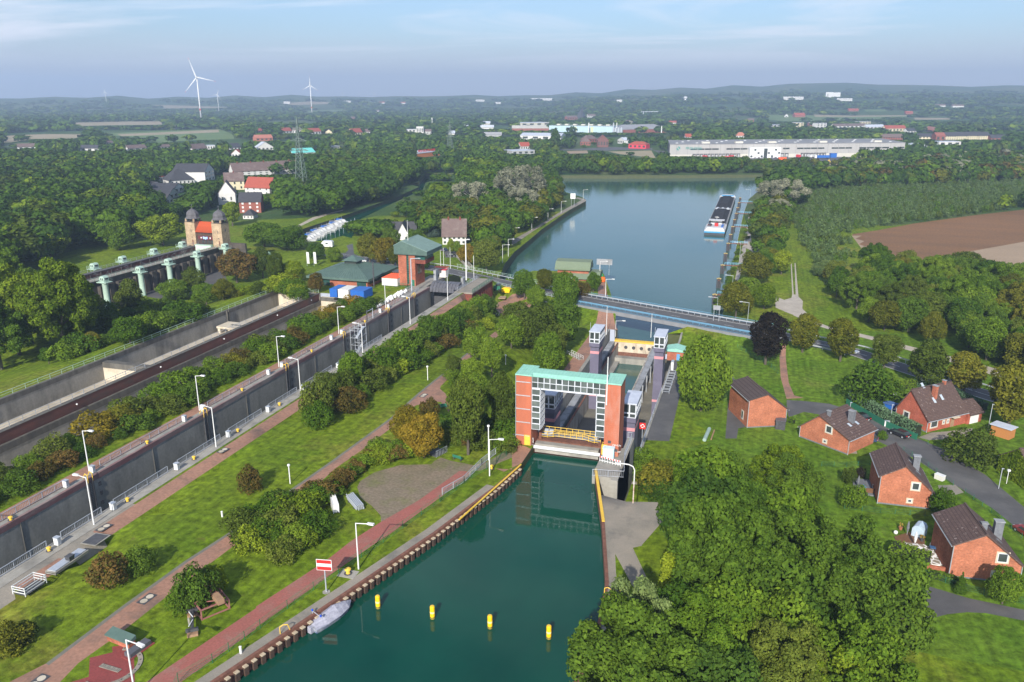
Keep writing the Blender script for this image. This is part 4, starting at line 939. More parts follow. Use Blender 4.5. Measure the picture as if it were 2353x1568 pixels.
# ------------------------------------------------------------------ canal edge: sheet piling, buoys, boat, sign, lamps
pile=mat('sheet_pile',(.085,.05,.035),(.05,.035,.028),s=.8,detail=6,rough=.8)
pilecap=mat('pile_cap',(.50,.42,.30),(.36,.29,.2),s=1.5)
spw=thing('sheet_pile_wall','rusty corrugated sheet pile wall with pale pile heads along the left canal bank','quay wall',(-45,80,-1))
q=MB();cap=MB();edge=MB()
P=[Vector((*p,0))for p in QL[:6]]
for a,b in zip(P,P[1:]):
 d=(b-a).normalized();n=Vector((d.y,-d.x,0));L=(b-a).length;k=int(L/1.15)
 for i in range(k):
  s=a+d*(i*L/k);w=L/k
  c0,c1=s+d*(w*.1),s+d*(w*.55)
  q.prism([tuple((c0-n*.1)[:2]),tuple((c0+n*.55)[:2]),tuple((c1+n*.55)[:2]),tuple((c1-n*.1)[:2])],-2.4,-.42)
  cap.prism([tuple((c0+n*.12)[:2]),tuple((c0+n*.6)[:2]),tuple((c1+n*.6)[:2]),tuple((c1+n*.12)[:2])],-.42,-.30)
 edge.prism([tuple((a-n*.3)[:2]),tuple((a+n*.12)[:2]),tuple((b+n*.12)[:2]),tuple((b-n*.3)[:2])],-2.4,.07)
inp(q,'piles',pile,spw);inp(cap,'pile_heads',pilecap,spw);inp(edge,'waling',rust,spw)
q=MB();P=[Vector((*p,0))for p in QL[4:6]];d=(P[1]-P[0]).normalized();n=Vector((d.y,-d.x,0))
for a,b in((P[0]-d*12,P[0]),(P[0],P[1])):q.prism([tuple((a-n*.0)[:2]),tuple((a+n*.25)[:2]),tuple((b+n*.25)[:2]),tuple((b-n*.0)[:2])],.07,.2)
inp(q,'yellow_edge',yellow,spw)
rq=thing('quay_wall','dark quay wall with worn edge strip along the right canal bank','quay wall',(-15,90,0))
q=MB();P=[Vector((*p,0))for p in QR[1:-1]]
for a,b in zip(P,P[1:]):
 d=(b-a).normalized();n=Vector((d.y,-d.x,0));q.prism([tuple((a-n*.25)[:2]),tuple((a+n*.2)[:2]),tuple((b+n*.2)[:2]),tuple((b-n*.25)[:2])][::-1],-2.6,.1)
inp(q,'edge_strip',rust,rq)
a,b=P[0],P[1];d=(b-a).normalized();n=Vector((d.y,-d.x,0));inp(MB().prism([tuple((a-n*.3)[:2]),tuple((a+n*.15)[:2]),tuple((b+n*.15)[:2]),tuple((b-n*.3)[:2])][::-1],.1,.2),'yellow_edge',yellow,rq)
byel=mat('buoy_yellow',(.85,.52,.01),(.8,.48,.01),s=1,rough=.4)
for i,(px,py)in enumerate(((869,1397),(994,1421),(1126,1443),(1261,1467))):
 x,y=up(px,py,-1.5)
 t=thing('marker_buoy','yellow cylindrical buoy in the green canal, %s from the left'%ordn(i),'buoy',(x,y,-1.6),0,'row of yellow buoys')
 MB().lathe([(.3,0),(.3,1.75),(.26,1.85),(.02,1.86)],14).put('float',byel,t);MB().lathe([(.2,1.84),(.2,1.9)],8).put('cap',yellow,t);MB().lathe([(.306,.05),(.306,.42)],14,cap=False).put('algae_band',mat('algae',(.10,.11,.03),(.3,.22,.03),s=4),t);MB().lathe([(.315,.9),(.315,1.15)],14,cap=False).put('reflector_band',mat('buoy_pale',(.85,.7,.3)),t)
x,y=up(741,1417,-1.5);x+=1.3
t=thing('covered_boat','small motor boat under a grey tarpaulin moored at the sheet piling','boat',(x,y,-1.55),R(-17.5))
hull=MB()
pr=[(-3.2,.95),(-1.5,1.15),(.5,1.15),(2.2,.8),(3.3,.05)]
hv=[(w,a)for a,w in pr];poly=[(w,a)for a,w in pr]+[(-w,a)for a,w in pr[::-1]]
hull.prism([(p[0]*.75,p[1]*.95)for p in poly],-.1,.75,0,poly);hull.put('hull',mat('boat_blue',(.05,.09,.2),(.35,.36,.4),s=1),t)
q=MB();ridge=[(-3.1,.95),(-1.6,1.45),(.2,1.75),(1.6,1.3),(3.2,.85)]
sec=[]
for(a,w),(_,hgt_)in zip(pr,ridge):sec.append([(-w*1.05,a,.7),(-w*.6,a+rnd.uniform(-.1,.1),.75+(hgt_-.7)*.55),(0,a,hgt_),(w*.55,a+rnd.uniform(-.1,.1),.75+(hgt_-.7)*.5),(w*1.05,a,.7)])
for s0,s1 in zip(sec,sec[1:]):
 for k in range(4):q.face([s0[k],s0[k+1],s1[k+1],s1[k]])
q.put('tarpaulin',mat('tarpaulin',(.36,.36,.42),(.27,.27,.33),s=1.4,detail=6,bump=.6,stretch=(3,1,1)),t)
MB().box(-.3,.3,-3.6,-3.15,.1,.95).put('outboard_cover',MATS['tarpaulin'],t)
MB().tube((-.9,-2,.8),(-1.0,-2.1,2.0),.05,5).tube((-1.0,-2.1,2.0),(.6,-2.1,1.7),.04,5).put('light_bar',galv,t)
for a in(-.95,.5):MB().lathe([(.12,0),(.14,.2),(.02,.28)],8,(a,-2.1,1.75 if a>0 else 2.0)).put('blue_light',mat('blue_lamp',(.02,.08,.5)),t)
q=MB();MB()
x,y=up(733,1372,0);t=tag(MB().pipe([(-.4,0,-.6),(-.4,0,.8),(-.1,.3,1.0),(.3,.6,.9),(.4,.8,.1)],.06,5).put('ladder_handle_rail',yellow,None,(-48.7,67.8,.1)),'yellow ladder handle on the sheet piling behind the covered boat','handle')
t.name='mooring_hoop'
sx,sy_0,_=g(750,1361)
t=thing('canal_sign','red and white banded canal sign on a grey post beside the red path','sign',(sx,sy_0,0),R(10))
MB().tube((0,0,0),(0,0,4.2),.09,8).put('post',galv,t);MB().box(-1.0,1.0,-.09,-.03,3.2,4.75).put('board',whitem,t)
for a,b in((3.26,3.75),(4.2,4.69)):MB().box(-.94,.94,-.1,-.085,a,b).put('red_band',redp,t)
MB().lathe([(.5,0),(.5,.06)],8).put('footing',concrete,t)
lx,ly,_=g(824,1308)
street_lamp('lamp_post','white street lamp on the grass bank next to the canal sign',lx,ly,0,6.9,1.9,R(0))
lx,ly,_=g(1125,1094);street_lamp('lamp_post','white street lamp at the end of the canal fence near the gate',lx,ly,0,6.6,1.7,R(5))
lx,ly,_=g(311,1600);street_lamp('lamp_post','white street lamp beside the red compass platform',lx,ly,0,7.0,2.0,R(-12))
lx,ly,_=g(1454.5,1156)
t=thing('bent_lamp','rusty white curved lamp on the right quay beside the trees','lamp',(lx,ly,0))
q=MB();q.pipe([(0,0,3.2),(0,0,5.6),(-.25,-.1,6.2),(-.9,-.2,6.5),(-2.2,-.4,6.6)],.09,6);q.put('upper_pole',whitem,t)
MB().tube((0,0,0),(0,0,3.2),.1,6).put('lower_pole',mat('rusty_paint',(.35,.2,.13),(.6,.55,.5),s=3),t);MB().box(-2.9,-2.1,-.55,-.25,6.5,6.65).put('lamp_head',whitem,t)
x,y,_=g(1466,1120)
t=thing('lifebuoy_station','red life ring board with white ring symbol on the right quay','sign',(x,y+2.2,0))
MB().tube((0,0,0),(0,0,2.0),.06,6).put('post',galv,t);MB().box(-.55,.55,-.08,0,1.8,3.0).put('board',redp,t)
q=MB()
for k in range(16):
 a0,a1=k*math.pi/8,(k+1)*math.pi/8
 if k%4==1:continue
 q.face([(.22*math.cos(a0),-.095,2.4+.22*math.sin(a0)),(.38*math.cos(a0),-.095,2.4+.38*math.sin(a0)),(.38*math.cos(a1),-.095,2.4+.38*math.sin(a1)),(.22*math.cos(a1),-.095,2.4+.22*math.sin(a1))])
q.lathe([(.14,0),(.14,.01)],10,(0,0,0))if False else None
q.put('ring_symbol',whitem,t)
for i,(px,py,lb)in enumerate(((843,1322,'on a stone patch by the canal sign'),(1396,1108,'on the right quay below the grey railing'),(1429,1367,'on the grass wedge of the right quay'),(1130,1078,'beside the fence at the left quay curve'))):
 if i==0:
  x,y,_=g(800,1319);bollard(x,y,.05,'yellow bollard '+lb,s=1.3);struct(MB().prism([(x-1.2,y-.9),(x+1.2,y-.9),(x+1.2,y+.9),(x-1.2,y+.9)],-.05,.04).put('paving_patch',concrete))
 else:
  x,y,_=g(px,py);bollard(x,y,.03,'yellow bollard '+lb,s=1.1)
x,y,_=g(1387,1365);tag(MB().pipe([(0,0,0),(0,0,.8),(.4,0,1),(.8,0,.8),(.8,0,0)],.06,5).put('mooring_hoop',yellow,None,(x+.1,y,.05)),'yellow ladder handle on the edge of the right quay','handle')
# green mesh fence beside the red path
fgreen=mat('fence_green',(.03,.2,.09),(.04,.24,.11),rough=.5)
fp=Zp(1024,1500,[(2353,690),(2300,745),(2120,870),(1985,950),(1840,1060),(1690,1170),(1520,1290),(1350,1410),(1170,1540)])+Zp(1024,2048,[(970,420),(760,570),(530,720),(290,890),(40,1070)])+Zp(0,2048,[(2250,1180),(2105,1285),(1955,1390),(1640,1567)])+[(380,1640)]
pp=[Vector(g(*p))for p in fp]
q=MB();mesh_=MB()
for a,b in zip(pp,pp[1:]):
 n=max(1,round((b-a).length/3.2))
 for i in range(n+1):p=a.lerp(b,i/n);q.tube(p,p+Vector((0,0,1.25)),.04,5)
 for h in(.1,.4,.7,1.0,1.2):q.bar(a+Vector((0,0,h)),b+Vector((0,0,h)),.02,.025)
tag(q.put('wire_fence',fgreen),'low green wire fence between the red path and the canal bank','fence')
# small globe lamps on the grass
for i,(px,py,h,lb)in enumerate(((667,1112,3.1,'on the grass beside the middle brick path'),(983,874,3.0,'on the slope right of the shrub row'),(1123,1058,6.2,'tall and thin in front of the hedge by the gate'),(1162,838,2.2,'beside the path left of the guide towers'))):
 x,y,z=g(px,py);t=thing('globe_lamp','white globe lamp '+lb,'lamp',(x,y,z));MB().tube((0,0,0),(0,0,h),.09,8).put('pole',whitem,t);MB().lathe([(.02,-.25),(.2,-.15),(.25,0),(.2,.17),(.02,.25)],10,(0,0,h+.2)).put('globe',whitem,t,smooth=True)
# stacked rack, pipes, timber frame, steel frame, covers, benches
x,y,_=g(772,1165)
t=thing('panel_stack','stack of white lattice panels standing on the grass by the hedge','stack',(x,y,0),R(38))
for k in range(2):MB().box(-.7+.8*k,-.6+.8*k,-2.0,2.0,.0,1.5).put('side_panel',whitem,t)
for k in range(11):MB().box(-.6,.1,-1.95+.38*k,-1.83+.38*k,.1,1.5).put('slat',whitem,t)
x,y,_=g(816,1160)
t=thing('pipe_bundle','bundle of grey scaffold pipes lying strapped on the grass','pipes',(x,y,0),R(48))
for k in range(4):
 for j in range(5):o=MB().tube((-.5+.26*j,-2.2+rnd.uniform(-.2,.2),.25+.2*k),(-.5+.26*j,2.2+rnd.uniform(-.3,.3),.25+.2*k),.1,6).put('pipe',galv,t)
for a in(-1.2,1.2):MB().box(-.75,.75,a-.06,a+.06,0,.14).put('strap',darkst,t)
x,y,_=g(482,1395)
redst=mat('oxide_red',(.30,.13,.11),(.24,.10,.085),s=1.5)
t=thing('steel_trestle','oxide red steel trestle frame carrying wooden sleepers','trestle',(x,y,0),R(-32))
for z in(.1,1.35):
 for a in(-1.7,1.7):MB().bar((-2.0,a,z),(2.0,a,z),.14,.16).put('side_beam',redst,t)
 for a in(-2.0,0,2.0):MB().bar((a,-1.7,z),(a,1.7,z),.14,.14).put('cross_beam',redst,t)
for a in(-2.0,0,2.0):
 for b in(-1.7,1.7):MB().bar((a,b,0),(a,b,1.4),.14,.14).put('leg',redst,t)
for a in(-1,1):MB().bar((a-1,-1.7,1.35),(a+.9,1.7,1.35),.1,.1).put('brace',redst,t)
MB().box(-2.4,-.7,.2,1.0,1.45,2.1).put('timber_sleeper',timber,t);MB().box(.7,2.6,.2,1.0,1.45,2.1).put('timber_sleeper',timber,t);MB().box(-.7,.7,.3,.9,1.45,2.0).put('steel_block',redst,t)
x,y,_=g(443,1437)
t=thing('axle_frame','black and white steel axle frame lying on wooden blocks in the grass','frame',(x,y,0),R(-52))
MB().bar((-2.0,0,.7),(2.0,0,.7),.35,.3).put('beam',darkst,t)
for a in(-2.0,2.0):MB().bar((a,-.7,.75),(a,.7,.75),.35,.35).put('end_arm',darkst,t);MB().box(a-.35,a+.35,-.6,.6,0,.3).put('wood_block',timber,t)
for a in(-1.5,1.5):MB().bar((a,-.35,.95),(a*.2,.1,.95),.08,.08).put('white_bracket',whitem,t)
MB().box(-.5,-.3,-.5,-.3,0,.8).put('prop',concrete,t)
for i,(px,py,rz_,w,l,m,lb)in enumerate(((158,1305,-8,1.3,5.4,'slab','pale grey cover slab on a concrete plinth beside the lock apron'),(220,1241,0,2.2,2.6,'dark','dark steel cover plate on the lock apron end'))):
 x,y,_=g(px,py)
 t=thing('cover_slab',lb,'cover',(x,y,.02),R(2))
 MB().box(-w/2-.2,w/2+.2,-l/2-.2,l/2+.2,0,.35 if m=='slab' else.07).put('plinth',concrete,t);MB().box(-w/2,w/2,-l/2,l/2,.35 if m=='slab' else.07,.5 if m=='slab' else.1).put('plate',galv if m=='slab' else darkst,t)
x,y,_=g(166,1312);t=thing('waste_bin','black wheeled bin beside the pale cover slab','bin',(x,y,0));MB().prism([(-.3,-.35),(.3,-.35),(.3,.35),(-.3,.35)],.1,1.0,0,[(-.4,-.45),(.4,-.45),(.4,.45),(-.4,.45)]).put('body',darkst,t);MB().box(-.43,.43,-.48,.48,1.0,1.1).put('lid',darkst,t);[MB().tube((a,.38,.1),(a+.08,.38,.1),.1,8).put('wheel',darkst,t)for a in(-.35,.27)]
x,y,_=g(73,1369);t=thing('shaft_railing','white steel guard frame around a shaft on the lock apron','guard rail',(x,y,.02))
q=MB()
for z in(.4,.8,1.15):q.bar((-1,-1.6,z),(1,-1.6,z),.08,.08).bar((-1,1.6,z),(1,1.6,z),.08,.08).bar((-1,-1.6,z),(-1,1.6,z),.08,.08).bar((1,-1.6,z),(1,1.6,z),.08,.08)
for a in(-1,1):
 for b in(-1.6,1.6):q.bar((a,b,0),(a,b,1.2),.09,.09)
q.put('rails',whitem,t);MB().box(-.9,.9,-1.5,1.5,0,.05).put('shaft_cover',darkst,t)
for i,(px,py,rz_,lb)in enumerate(((1052,1057,75,'green slatted bench on the lawn above the hardstanding'),(925,985,20,''),(1176,977,-60,'green bench beside the path under the tall trees'))):
 if not lb:continue
 if i==2:px,py=1024*.5745+1715*.25,1500*.5745+310*.25
 x,y,z=g(px,py);t=thing('park_bench',lb,'bench',(x,y,z),R(rz_))
 MB().box(-.25,.25,-.9,.9,.42,.48).put('seat',greenst,t);MB().box(-.3,-.24,-.9,.9,.5,.95).put('backrest',greenst,t)
 for a in(-.7,.7):MB().box(-.26,.24,a-.04,a+.04,0,.42).put('leg',darkst,t)
x,y,z=g(1003,1043)
t=thing('foot_stairs','short steel stairs with grey side rails below the yellow tree','stairs',(x,y,z),R(-20))
MB().box(-1.0,1.0,-1.2,1.6,0,.3).put('steps',darkst,t)
for a in(-1.05,1.05):
 q=MB()
 for k in range(8):q.bar((a,-1.2+.4*k,0),(a,-1.2+.4*k,1.2),.04,.04)
 q.bar((a,-1.2,1.2),(a,1.6,1.2),.07,.07);q.put('side_rail',galv,t)
# staircases on the slopes
def slope_stairs(label,p,q_,w,n):
 p=Vector(p);q_=Vector(q_);d=q_-p;ang=math.atan2(d.y,d.x);t=thing('slope_stairs',label,'stairs',p,ang);L=math.hypot(d.x,d.y);dz=d.z
 for k in range(n):MB().box(L*k/n,L*(k+1)/n+.1,-w/2,w/2,dz*k/n-.25,dz*(k+1)/n+.08).put('step',quayconc,t)
 for a in(-w/2,w/2):
  q=MB()
  for h in(.5,1.0):q.bar((0,a,h),(L,a,dz+h),.07,.07)
  for k in range(6):q.bar((L*k/5,a,dz*k/5),(L*k/5,a,dz*k/5+1.0),.07,.07)
  q.put('handrail',whitem,t)
a=g(*Zp(1024,900,[(2235,830)])[0]);b=g(*Zp(1024,900,[(2020,735)])[0]);slope_stairs('long stairs with white handrails below the red brick lock head',a,b,2,16)
a=g(*Zp(2048,900,[(635,1240)])[0]);b=g(*Zp(2048,900,[(525,1185)])[0]);slope_stairs('narrow stairs on the grass slope left of the far guide tower',a,b,1.4,9)
a=g(*Zp(1024,900,[(1985,415)])[0]);b=g(*Zp(1024,900,[(1865,345)])[0]);slope_stairs('stairs with white handrails from the road up the bank past the tower',a,(b[0],b[1],b[2]+2.5),2,10)
# compass platform: pale arc of stones, wall boxes
q=MB()
cx_,cy__,_=g(255,1533)
for k in range(26):
 a0,a1=R(108-8.2*k),R(108-8.2*(k+1)+.6);r0,r1=2.75,3.25
 q.add([(cx_+r*math.cos(a),cy__+r*math.sin(a),z)for z in(.02,.12)for r,a in((r0,a0),(r1,a0),(r1,a1),(r0,a1))],[(7,6,5,4),(0,1,5,4),(1,2,6,5),(2,3,7,6),(3,0,4,7)])
 am=(a0+a1)/2
 if k%2==0:q.lathe([(.1,.12),(.1,.14)],6,(cx_+3*math.cos(am),cy__+3*math.sin(am),0),1)
o=q.put('stone_arc',[quayconc,darkst]);tag(o,'pale stone arc with dark dots set into the red compass platform','stone arc')
o=MB().box(-1.35,1.35,-.28,.28,0,.05).put('scale_plate',quayconc,None,(cx_+.1,cy__-.2,.03),R(-3));tag(o,'pale ruler like plate with marks in the middle of the compass platform','plate')
q=MB()
for k in range(12):q.box(-1.25+.22*k,-1.2+.22*k,-.22,.22 if k%3 else.0,.05,.065)
q.put('marks',darkst,o)
x,y,_=g(279,1478);t=thing('info_stand','dark green sloping information stand on a brick base at the compass platform','stand',(x,y,0),R(-9))
MB().box(-1.8,1.8,-.4,.5,0,.8).put('brick_base',brick,t);MB().prof([(-.6,.8),(.6,.8),(.6,1.3),(-.6,.95)],'x',-1.9,1.9).put('panel',darkgreenroof,t)
x,y,_=g(318,1495);t=thing('flat_stand','dark grey flat box on the brick edge of the compass platform','stand',(x,y,0),R(-9));MB().box(-.5,.5,-1.4,1.4,.1,.6).put('box',MATS['gate_panel'],t);MB().box(-.7,.7,-1.7,1.7,0,.1).put('base',redplat,t)
for i,(px,py)in enumerate(((338,1377),(253*.25*4*0+239,1209),(590,1197),(384+0*1,1567),(157,1562-15))):
 pass
for i,(px,py)in enumerate(Zp(0,2048,[(1350,800),(955,145),(345,1560)])+Zp(0,1500,[(2050,695)])+Zp(1024,1500,[(1540,190),(25,1335)])):
 x,y,z=g(px,py);t=thing('manhole_cover','double manhole cover in dark frame set in the brick path, %s of six'%ordn(i),'cover',(x,y,z+.01),R(-3),'path manholes')
 MB().box(-.65,.65,-1.1,1.1,0,.03).put('frame',darkst,t);[MB().lathe([(.45,.03),(.45,.05)],12,(0,a,0)).put('lid',palefloor,t)for a in(-.5,.5)]
for i,(px,py)in enumerate(((1024*.5745+1295*.25,1500*.5745+770*.25),(511+0,1188),(1060*.25,2048*.5745+1180*.25),(2215*.25,2048*.5745+1300*.25))):
 x,y,z=g(px,py);tag(MB().lathe([(.14,0),(.14,.85),(.18,.9),(.02,1.0)],8).put('marker_post',whitem,None,(x,y,z)),'short white marker post in the grass, %s of four from the right'%ordn([0,2,3,1][i]),'post','marker posts')
# ------------------------------------------------------------------ houses of the lane
rooft=roof_mat('tiled_roof',(.125,.082,.07),(.095,.062,.055),(.26,.21,.19),.62)
housebrick=brick_mat('orange_brick',(.42,.122,.058),(.31,.088,.045),(.36,.19,.125),.4,.13)
slate=mat('slate',(.16,.17,.185),(.12,.125,.14),s=2)
stonefr=mat('stone_frame',(.55,.47,.36),(.48,.4,.3),s=2)
dorm=mat('dormer_tiles',(.10,.066,.058),(.08,.054,.048),s=3)
def house(label,p,rz,W_,L,he,hr,roof=None,wall=None,chims=(),wins=(),skirt=1.5,ov=.35,name='brick_house',cat='house',group=None,sky=(),stone=True,ridge_off=0.0,her=None):
 """gable house; gable faces -y; p is the middle of the front gable at the ground"""
 t=thing(name,label,cat,p,rz,group);w=W_/2
 her=he if her is None else her
 q=MB();q.prof([(-w,-skirt),(w,-skirt),(w,her),(ridge_off,hr),(-w,he)],'y',0,L);q.put('wall',wall or housebrick,t)
 sl_=(hr-he)/(w+ridge_off);sr=(hr-her)/(w-ridge_off);th=.22
 q=MB()
 q.prof([(-w-ov,he-sl_*ov),(ridge_off,hr),(ridge_off,hr+th),(-w-ov-.05,he-sl_*ov+th)],'y',-ov,L+ov);q.prof([(ridge_off,hr),(w+ov,her-sr*ov),(w+ov+.05,her-sr*ov+th),(ridge_off,hr+th)],'y',-ov,L+ov)
 rf=q.put('roof',roof or rooft,t)
 q=MB().bar((ridge_off,-ov,hr+th+.05),(ridge_off,L+ov,hr+th+.05),.3,.14)
 q.put('ridge',dorm,rf)
 for(cx,cy,cw,ch,m)in chims:
  zr=hr-abs(cx-ridge_off)*(sr if cx>ridge_off else sl_)
  c=MB().box(cx-cw/2,cx+cw/2,cy-cw*.35,cy+cw*.35,zr-1.2,zr+ch).put('chimney',m or slate,rf);MB().box(cx-cw/2-.1,cx+cw/2+.1,cy-cw*.35-.1,cy+cw*.35+.1,zr+ch,zr+ch+.12).put('chimney_cap',gr_,c)
 for(sd,cy,u)in sky:
  cx=(w-u)if sd>0 else-(w-u);s_=sr if sd>0 else sl_;z=(her if sd>0 else he)+u*s_+th
  dx=.45
  MB().add([(cx-dx,cy-.35,z+sd*dx*s_+.06),(cx+dx,cy-.35,z-sd*dx*s_+.06),(cx+dx,cy+.35,z-sd*dx*s_+.06),(cx-dx,cy+.35,z+sd*dx*s_+.06)],[(0,1,2,3)]).put('skylight',mat('skylight_glass',(.45,.5,.55),(.35,.4,.45),rough=.1,spec=.8),rf)
 for(face,a,z,ww,wh)in wins:
  f=MB();pn=MB();b_=.12
  if face in 'fb':
   y0,y1=(-.06,.02)if face=='f' else(L-.02,L+.06);yy=y0-.015 if face=='f' else y1+.0
   if stone:f.box(a-ww/2-.22,a+ww/2+.22,y0+.02,y1,z-.22,z+wh+.22,1)
   f.box(a-ww/2,a+ww/2,y0,y1,z,z+wh);pn.box(a-ww/2+b_,a+ww/2-b_,y0-.01,y1,z+b_,z+wh-b_)
  else:
   x0,x1=(-w-.06,-w+.02)if face=='l' else(w-.02,w+.06)
   if stone:f.box(x0+.02 if face=='l' else x0,x1 if face=='l' else x1-.02,a-ww/2-.22,a+ww/2+.22,z-.22,z+wh+.22,1)
   f.box(x0,x1,a-ww/2,a+ww/2,z,z+wh);pn.box(x0-.01 if face=='l' else x0,x1 if face=='l' else x1+.01,a-ww/2+b_,a+ww/2-b_,z+b_,z+wh-b_)
  fo=f.put('window',[frame_w,stonefr],t);pn.put('pane',glass,fo)
 for sx,hh_ in((-w-.06,he),(w+.06,her)):MB().tube((sx,-.08,-.5),(sx,-.08,hh_-.1),.07,5).put('downpipe',galv,t)
 if name=='brick_house':MB().box(-w-.03,w+.03,-.04,.02,-skirt,.25).put('plinth',slate,t)
 q=MB().tube((-w-ov-.1,-ov,he-sl_*ov),(-w-ov-.1,L+ov,he-sl_*ov),.09,5).tube((w+ov+.1,-ov,her-sr*ov),(w+ov+.1,L+ov,her-sr*ov),.09,5);q.put('gutter',galv,t)
 return t
def place_house(pl,pr,ptop,pback,label,he_px=None,**k):
 """gable corners pl, pr on the ground; ptop: gable apex pixel row"""
 a=Vector(g(*pl));b=Vector(g(*pr));d=b-a;c=(a+b)/2;ang=math.atan2(d.y,d.x);W_=math.hypot(d.x,d.y)
 hr=topz(c.x,c.y,ptop)-c.z
 he=topz(a.x,a.y,he_px)-c.z if he_px else hr*.6
 r_px=k.pop('r_px',None)
 if r_px:k['her']=topz(b.x,b.y,r_px)-c.z
 k['ridge_off']=k.pop('apex',0)*W_
 return house(label,c,ang,W_,k.pop('L',10),he,hr,**k),W_,hr,he
E2=lambda x,y:Zp(3072,1500,[(x,y)])[0]
F2=lambda x,y:Zp(3072,2048,[(x,y)])[0]
print(place_house(E2(1005,1180),E2(1480,1235),1500*.5745+845*.25,None,'orange brick house with brown tiled roof in the middle of the right garden row',he_px=1500*.5745+925*.25,r_px=1500*.5745+1075*.25,apex=-.06,L=9.5,
 chims=((2.2,4.8,1.1,2.6,slate),),wins=(('f',1.5,3.4,1.2,1.35),('f',.9,.9,.7,.6)),sky=((1,6.0,2.6),(1,3.2,1.8)))[1:])
print(place_house(E2(290,570),E2(730,735),1500*.5745+395*.25,None,'orange brick house with bright white window above the round trees',he_px=1500*.5745+470*.25,r_px=1500*.5745+597*.25,apex=-.12,L=9.5,
 chims=((2.4,5.4,1.2,2.6,slate),(-.6,1.8,.7,1.2,slate)),wins=(('f',.9,3.2,1.3,1.5),('f',.3,.8,.7,.6)),sky=((1,6.4,2.4),(1,4.0,2.6)))[1:])
print(place_house(F2(1660,595),F2(2300,660),2048*.5745+215*.25,None,'orange brick house with flagstone patio at the lower right edge',he_px=2048*.5745+300*.25,r_px=2048*.5745+495*.25,apex=-.08,L=9,
 chims=((2.6,4.6,1.2,2.8,slate),(-.3,2.4,.8,1.0,slate)),wins=(('f',2.0,3.3,1.4,1.5),('f',1.4,.9,.8,.7)),sky=((1,6.2,2.4),(1,2.4,2.6)))[1:])
sh=place_house(Zp(2048,1500,[(2160,487)])[0],(1803,979.5),1500*.5745+180*.25,None,'plain orange brick house with long dark roof and windowless gable',he_px=1500*.5745+232*.25,r_px=1500*.5745+310*.25,apex=-.04,L=11,wins=(('l',3,1,.9,1.8),),roof=roof_mat('dark_tiled_roof',(.095,.07,.065),(.08,.06,.055),(.12,.09,.08),.7))
print(sh[1:])
# wide house with the tall chimney: its eaves face the lane
a=Vector(g(*E2(1170,410)));b=Vector(g(*E2(1455,530)));c=Vector(g(*E2(1845,500)))
W1=(b-a).length;d=(b-a).normalized();print('big',W1,(c-b).length,a,b)
ang=math.atan2(d.y,d.x);mid=(a+b)/2
hr=topz(mid.x,mid.y,1500*.5745+155*.25)-mid.z;he=topz(b.x,b.y,1500*.5745+415*.25)-b.z
redbrick2=brick_mat('deep_red_brick',(.36,.075,.04),(.31,.065,.036),(.32,.14,.1),.4,.13)
t=house('large red brick house with tall brick chimney and garage behind the grey green hedge',mid,ang,W1,12,max(he,2.6),hr,wall=redbrick2,ridge_off=-W1*.12,
 chims=((W1*.1,5,1.0,2.7,brick),(-W1*.12,10,.7,.8,brick)),wins=(('f',-W1*.18,.9,1.3,1.9),('r',2,.9,2.0,1.6),('r',5,1.2,.5,.7),('r',6.3,1.2,.5,.7)),sky=((1,4.4,2.6),(1,7,2.8),(1,3.5,5.2)))
MB().box(W1/2,W1/2+.1,7.2,8.3,0,2.1).put('door',timber,t);MB().box(W1/2,W1/2+1.1,6.9,8.7,2.4,2.6).put('porch_roof',stonefr,t)
gg=MB();gg.prof([(-W1*.05,-1),(W1/2+.6,-1),(W1/2+.6,2.3),(W1*.2,4.2),(-W1*.05,3.4)],'y',12,16.5);gg.put('garage',redbrick2,t)
gg=MB();gg.prof([(W1*.2,4.2),(W1/2+1.0,2.05),(W1/2+1.0,2.3),(W1*.2,4.45)],'y',12.3,16.9);gg.prof([(-W1*.05,3.4),(W1*.2,4.2),(W1*.2,4.45),(-W1*.05,3.65)],'y',12.3,16.9);gg.put('garage_roof',rooft,t)
MB().box(W1/2+.6,W1/2+.68,12.7,15.4,0,2.1).put('garage_door',whitem,t)
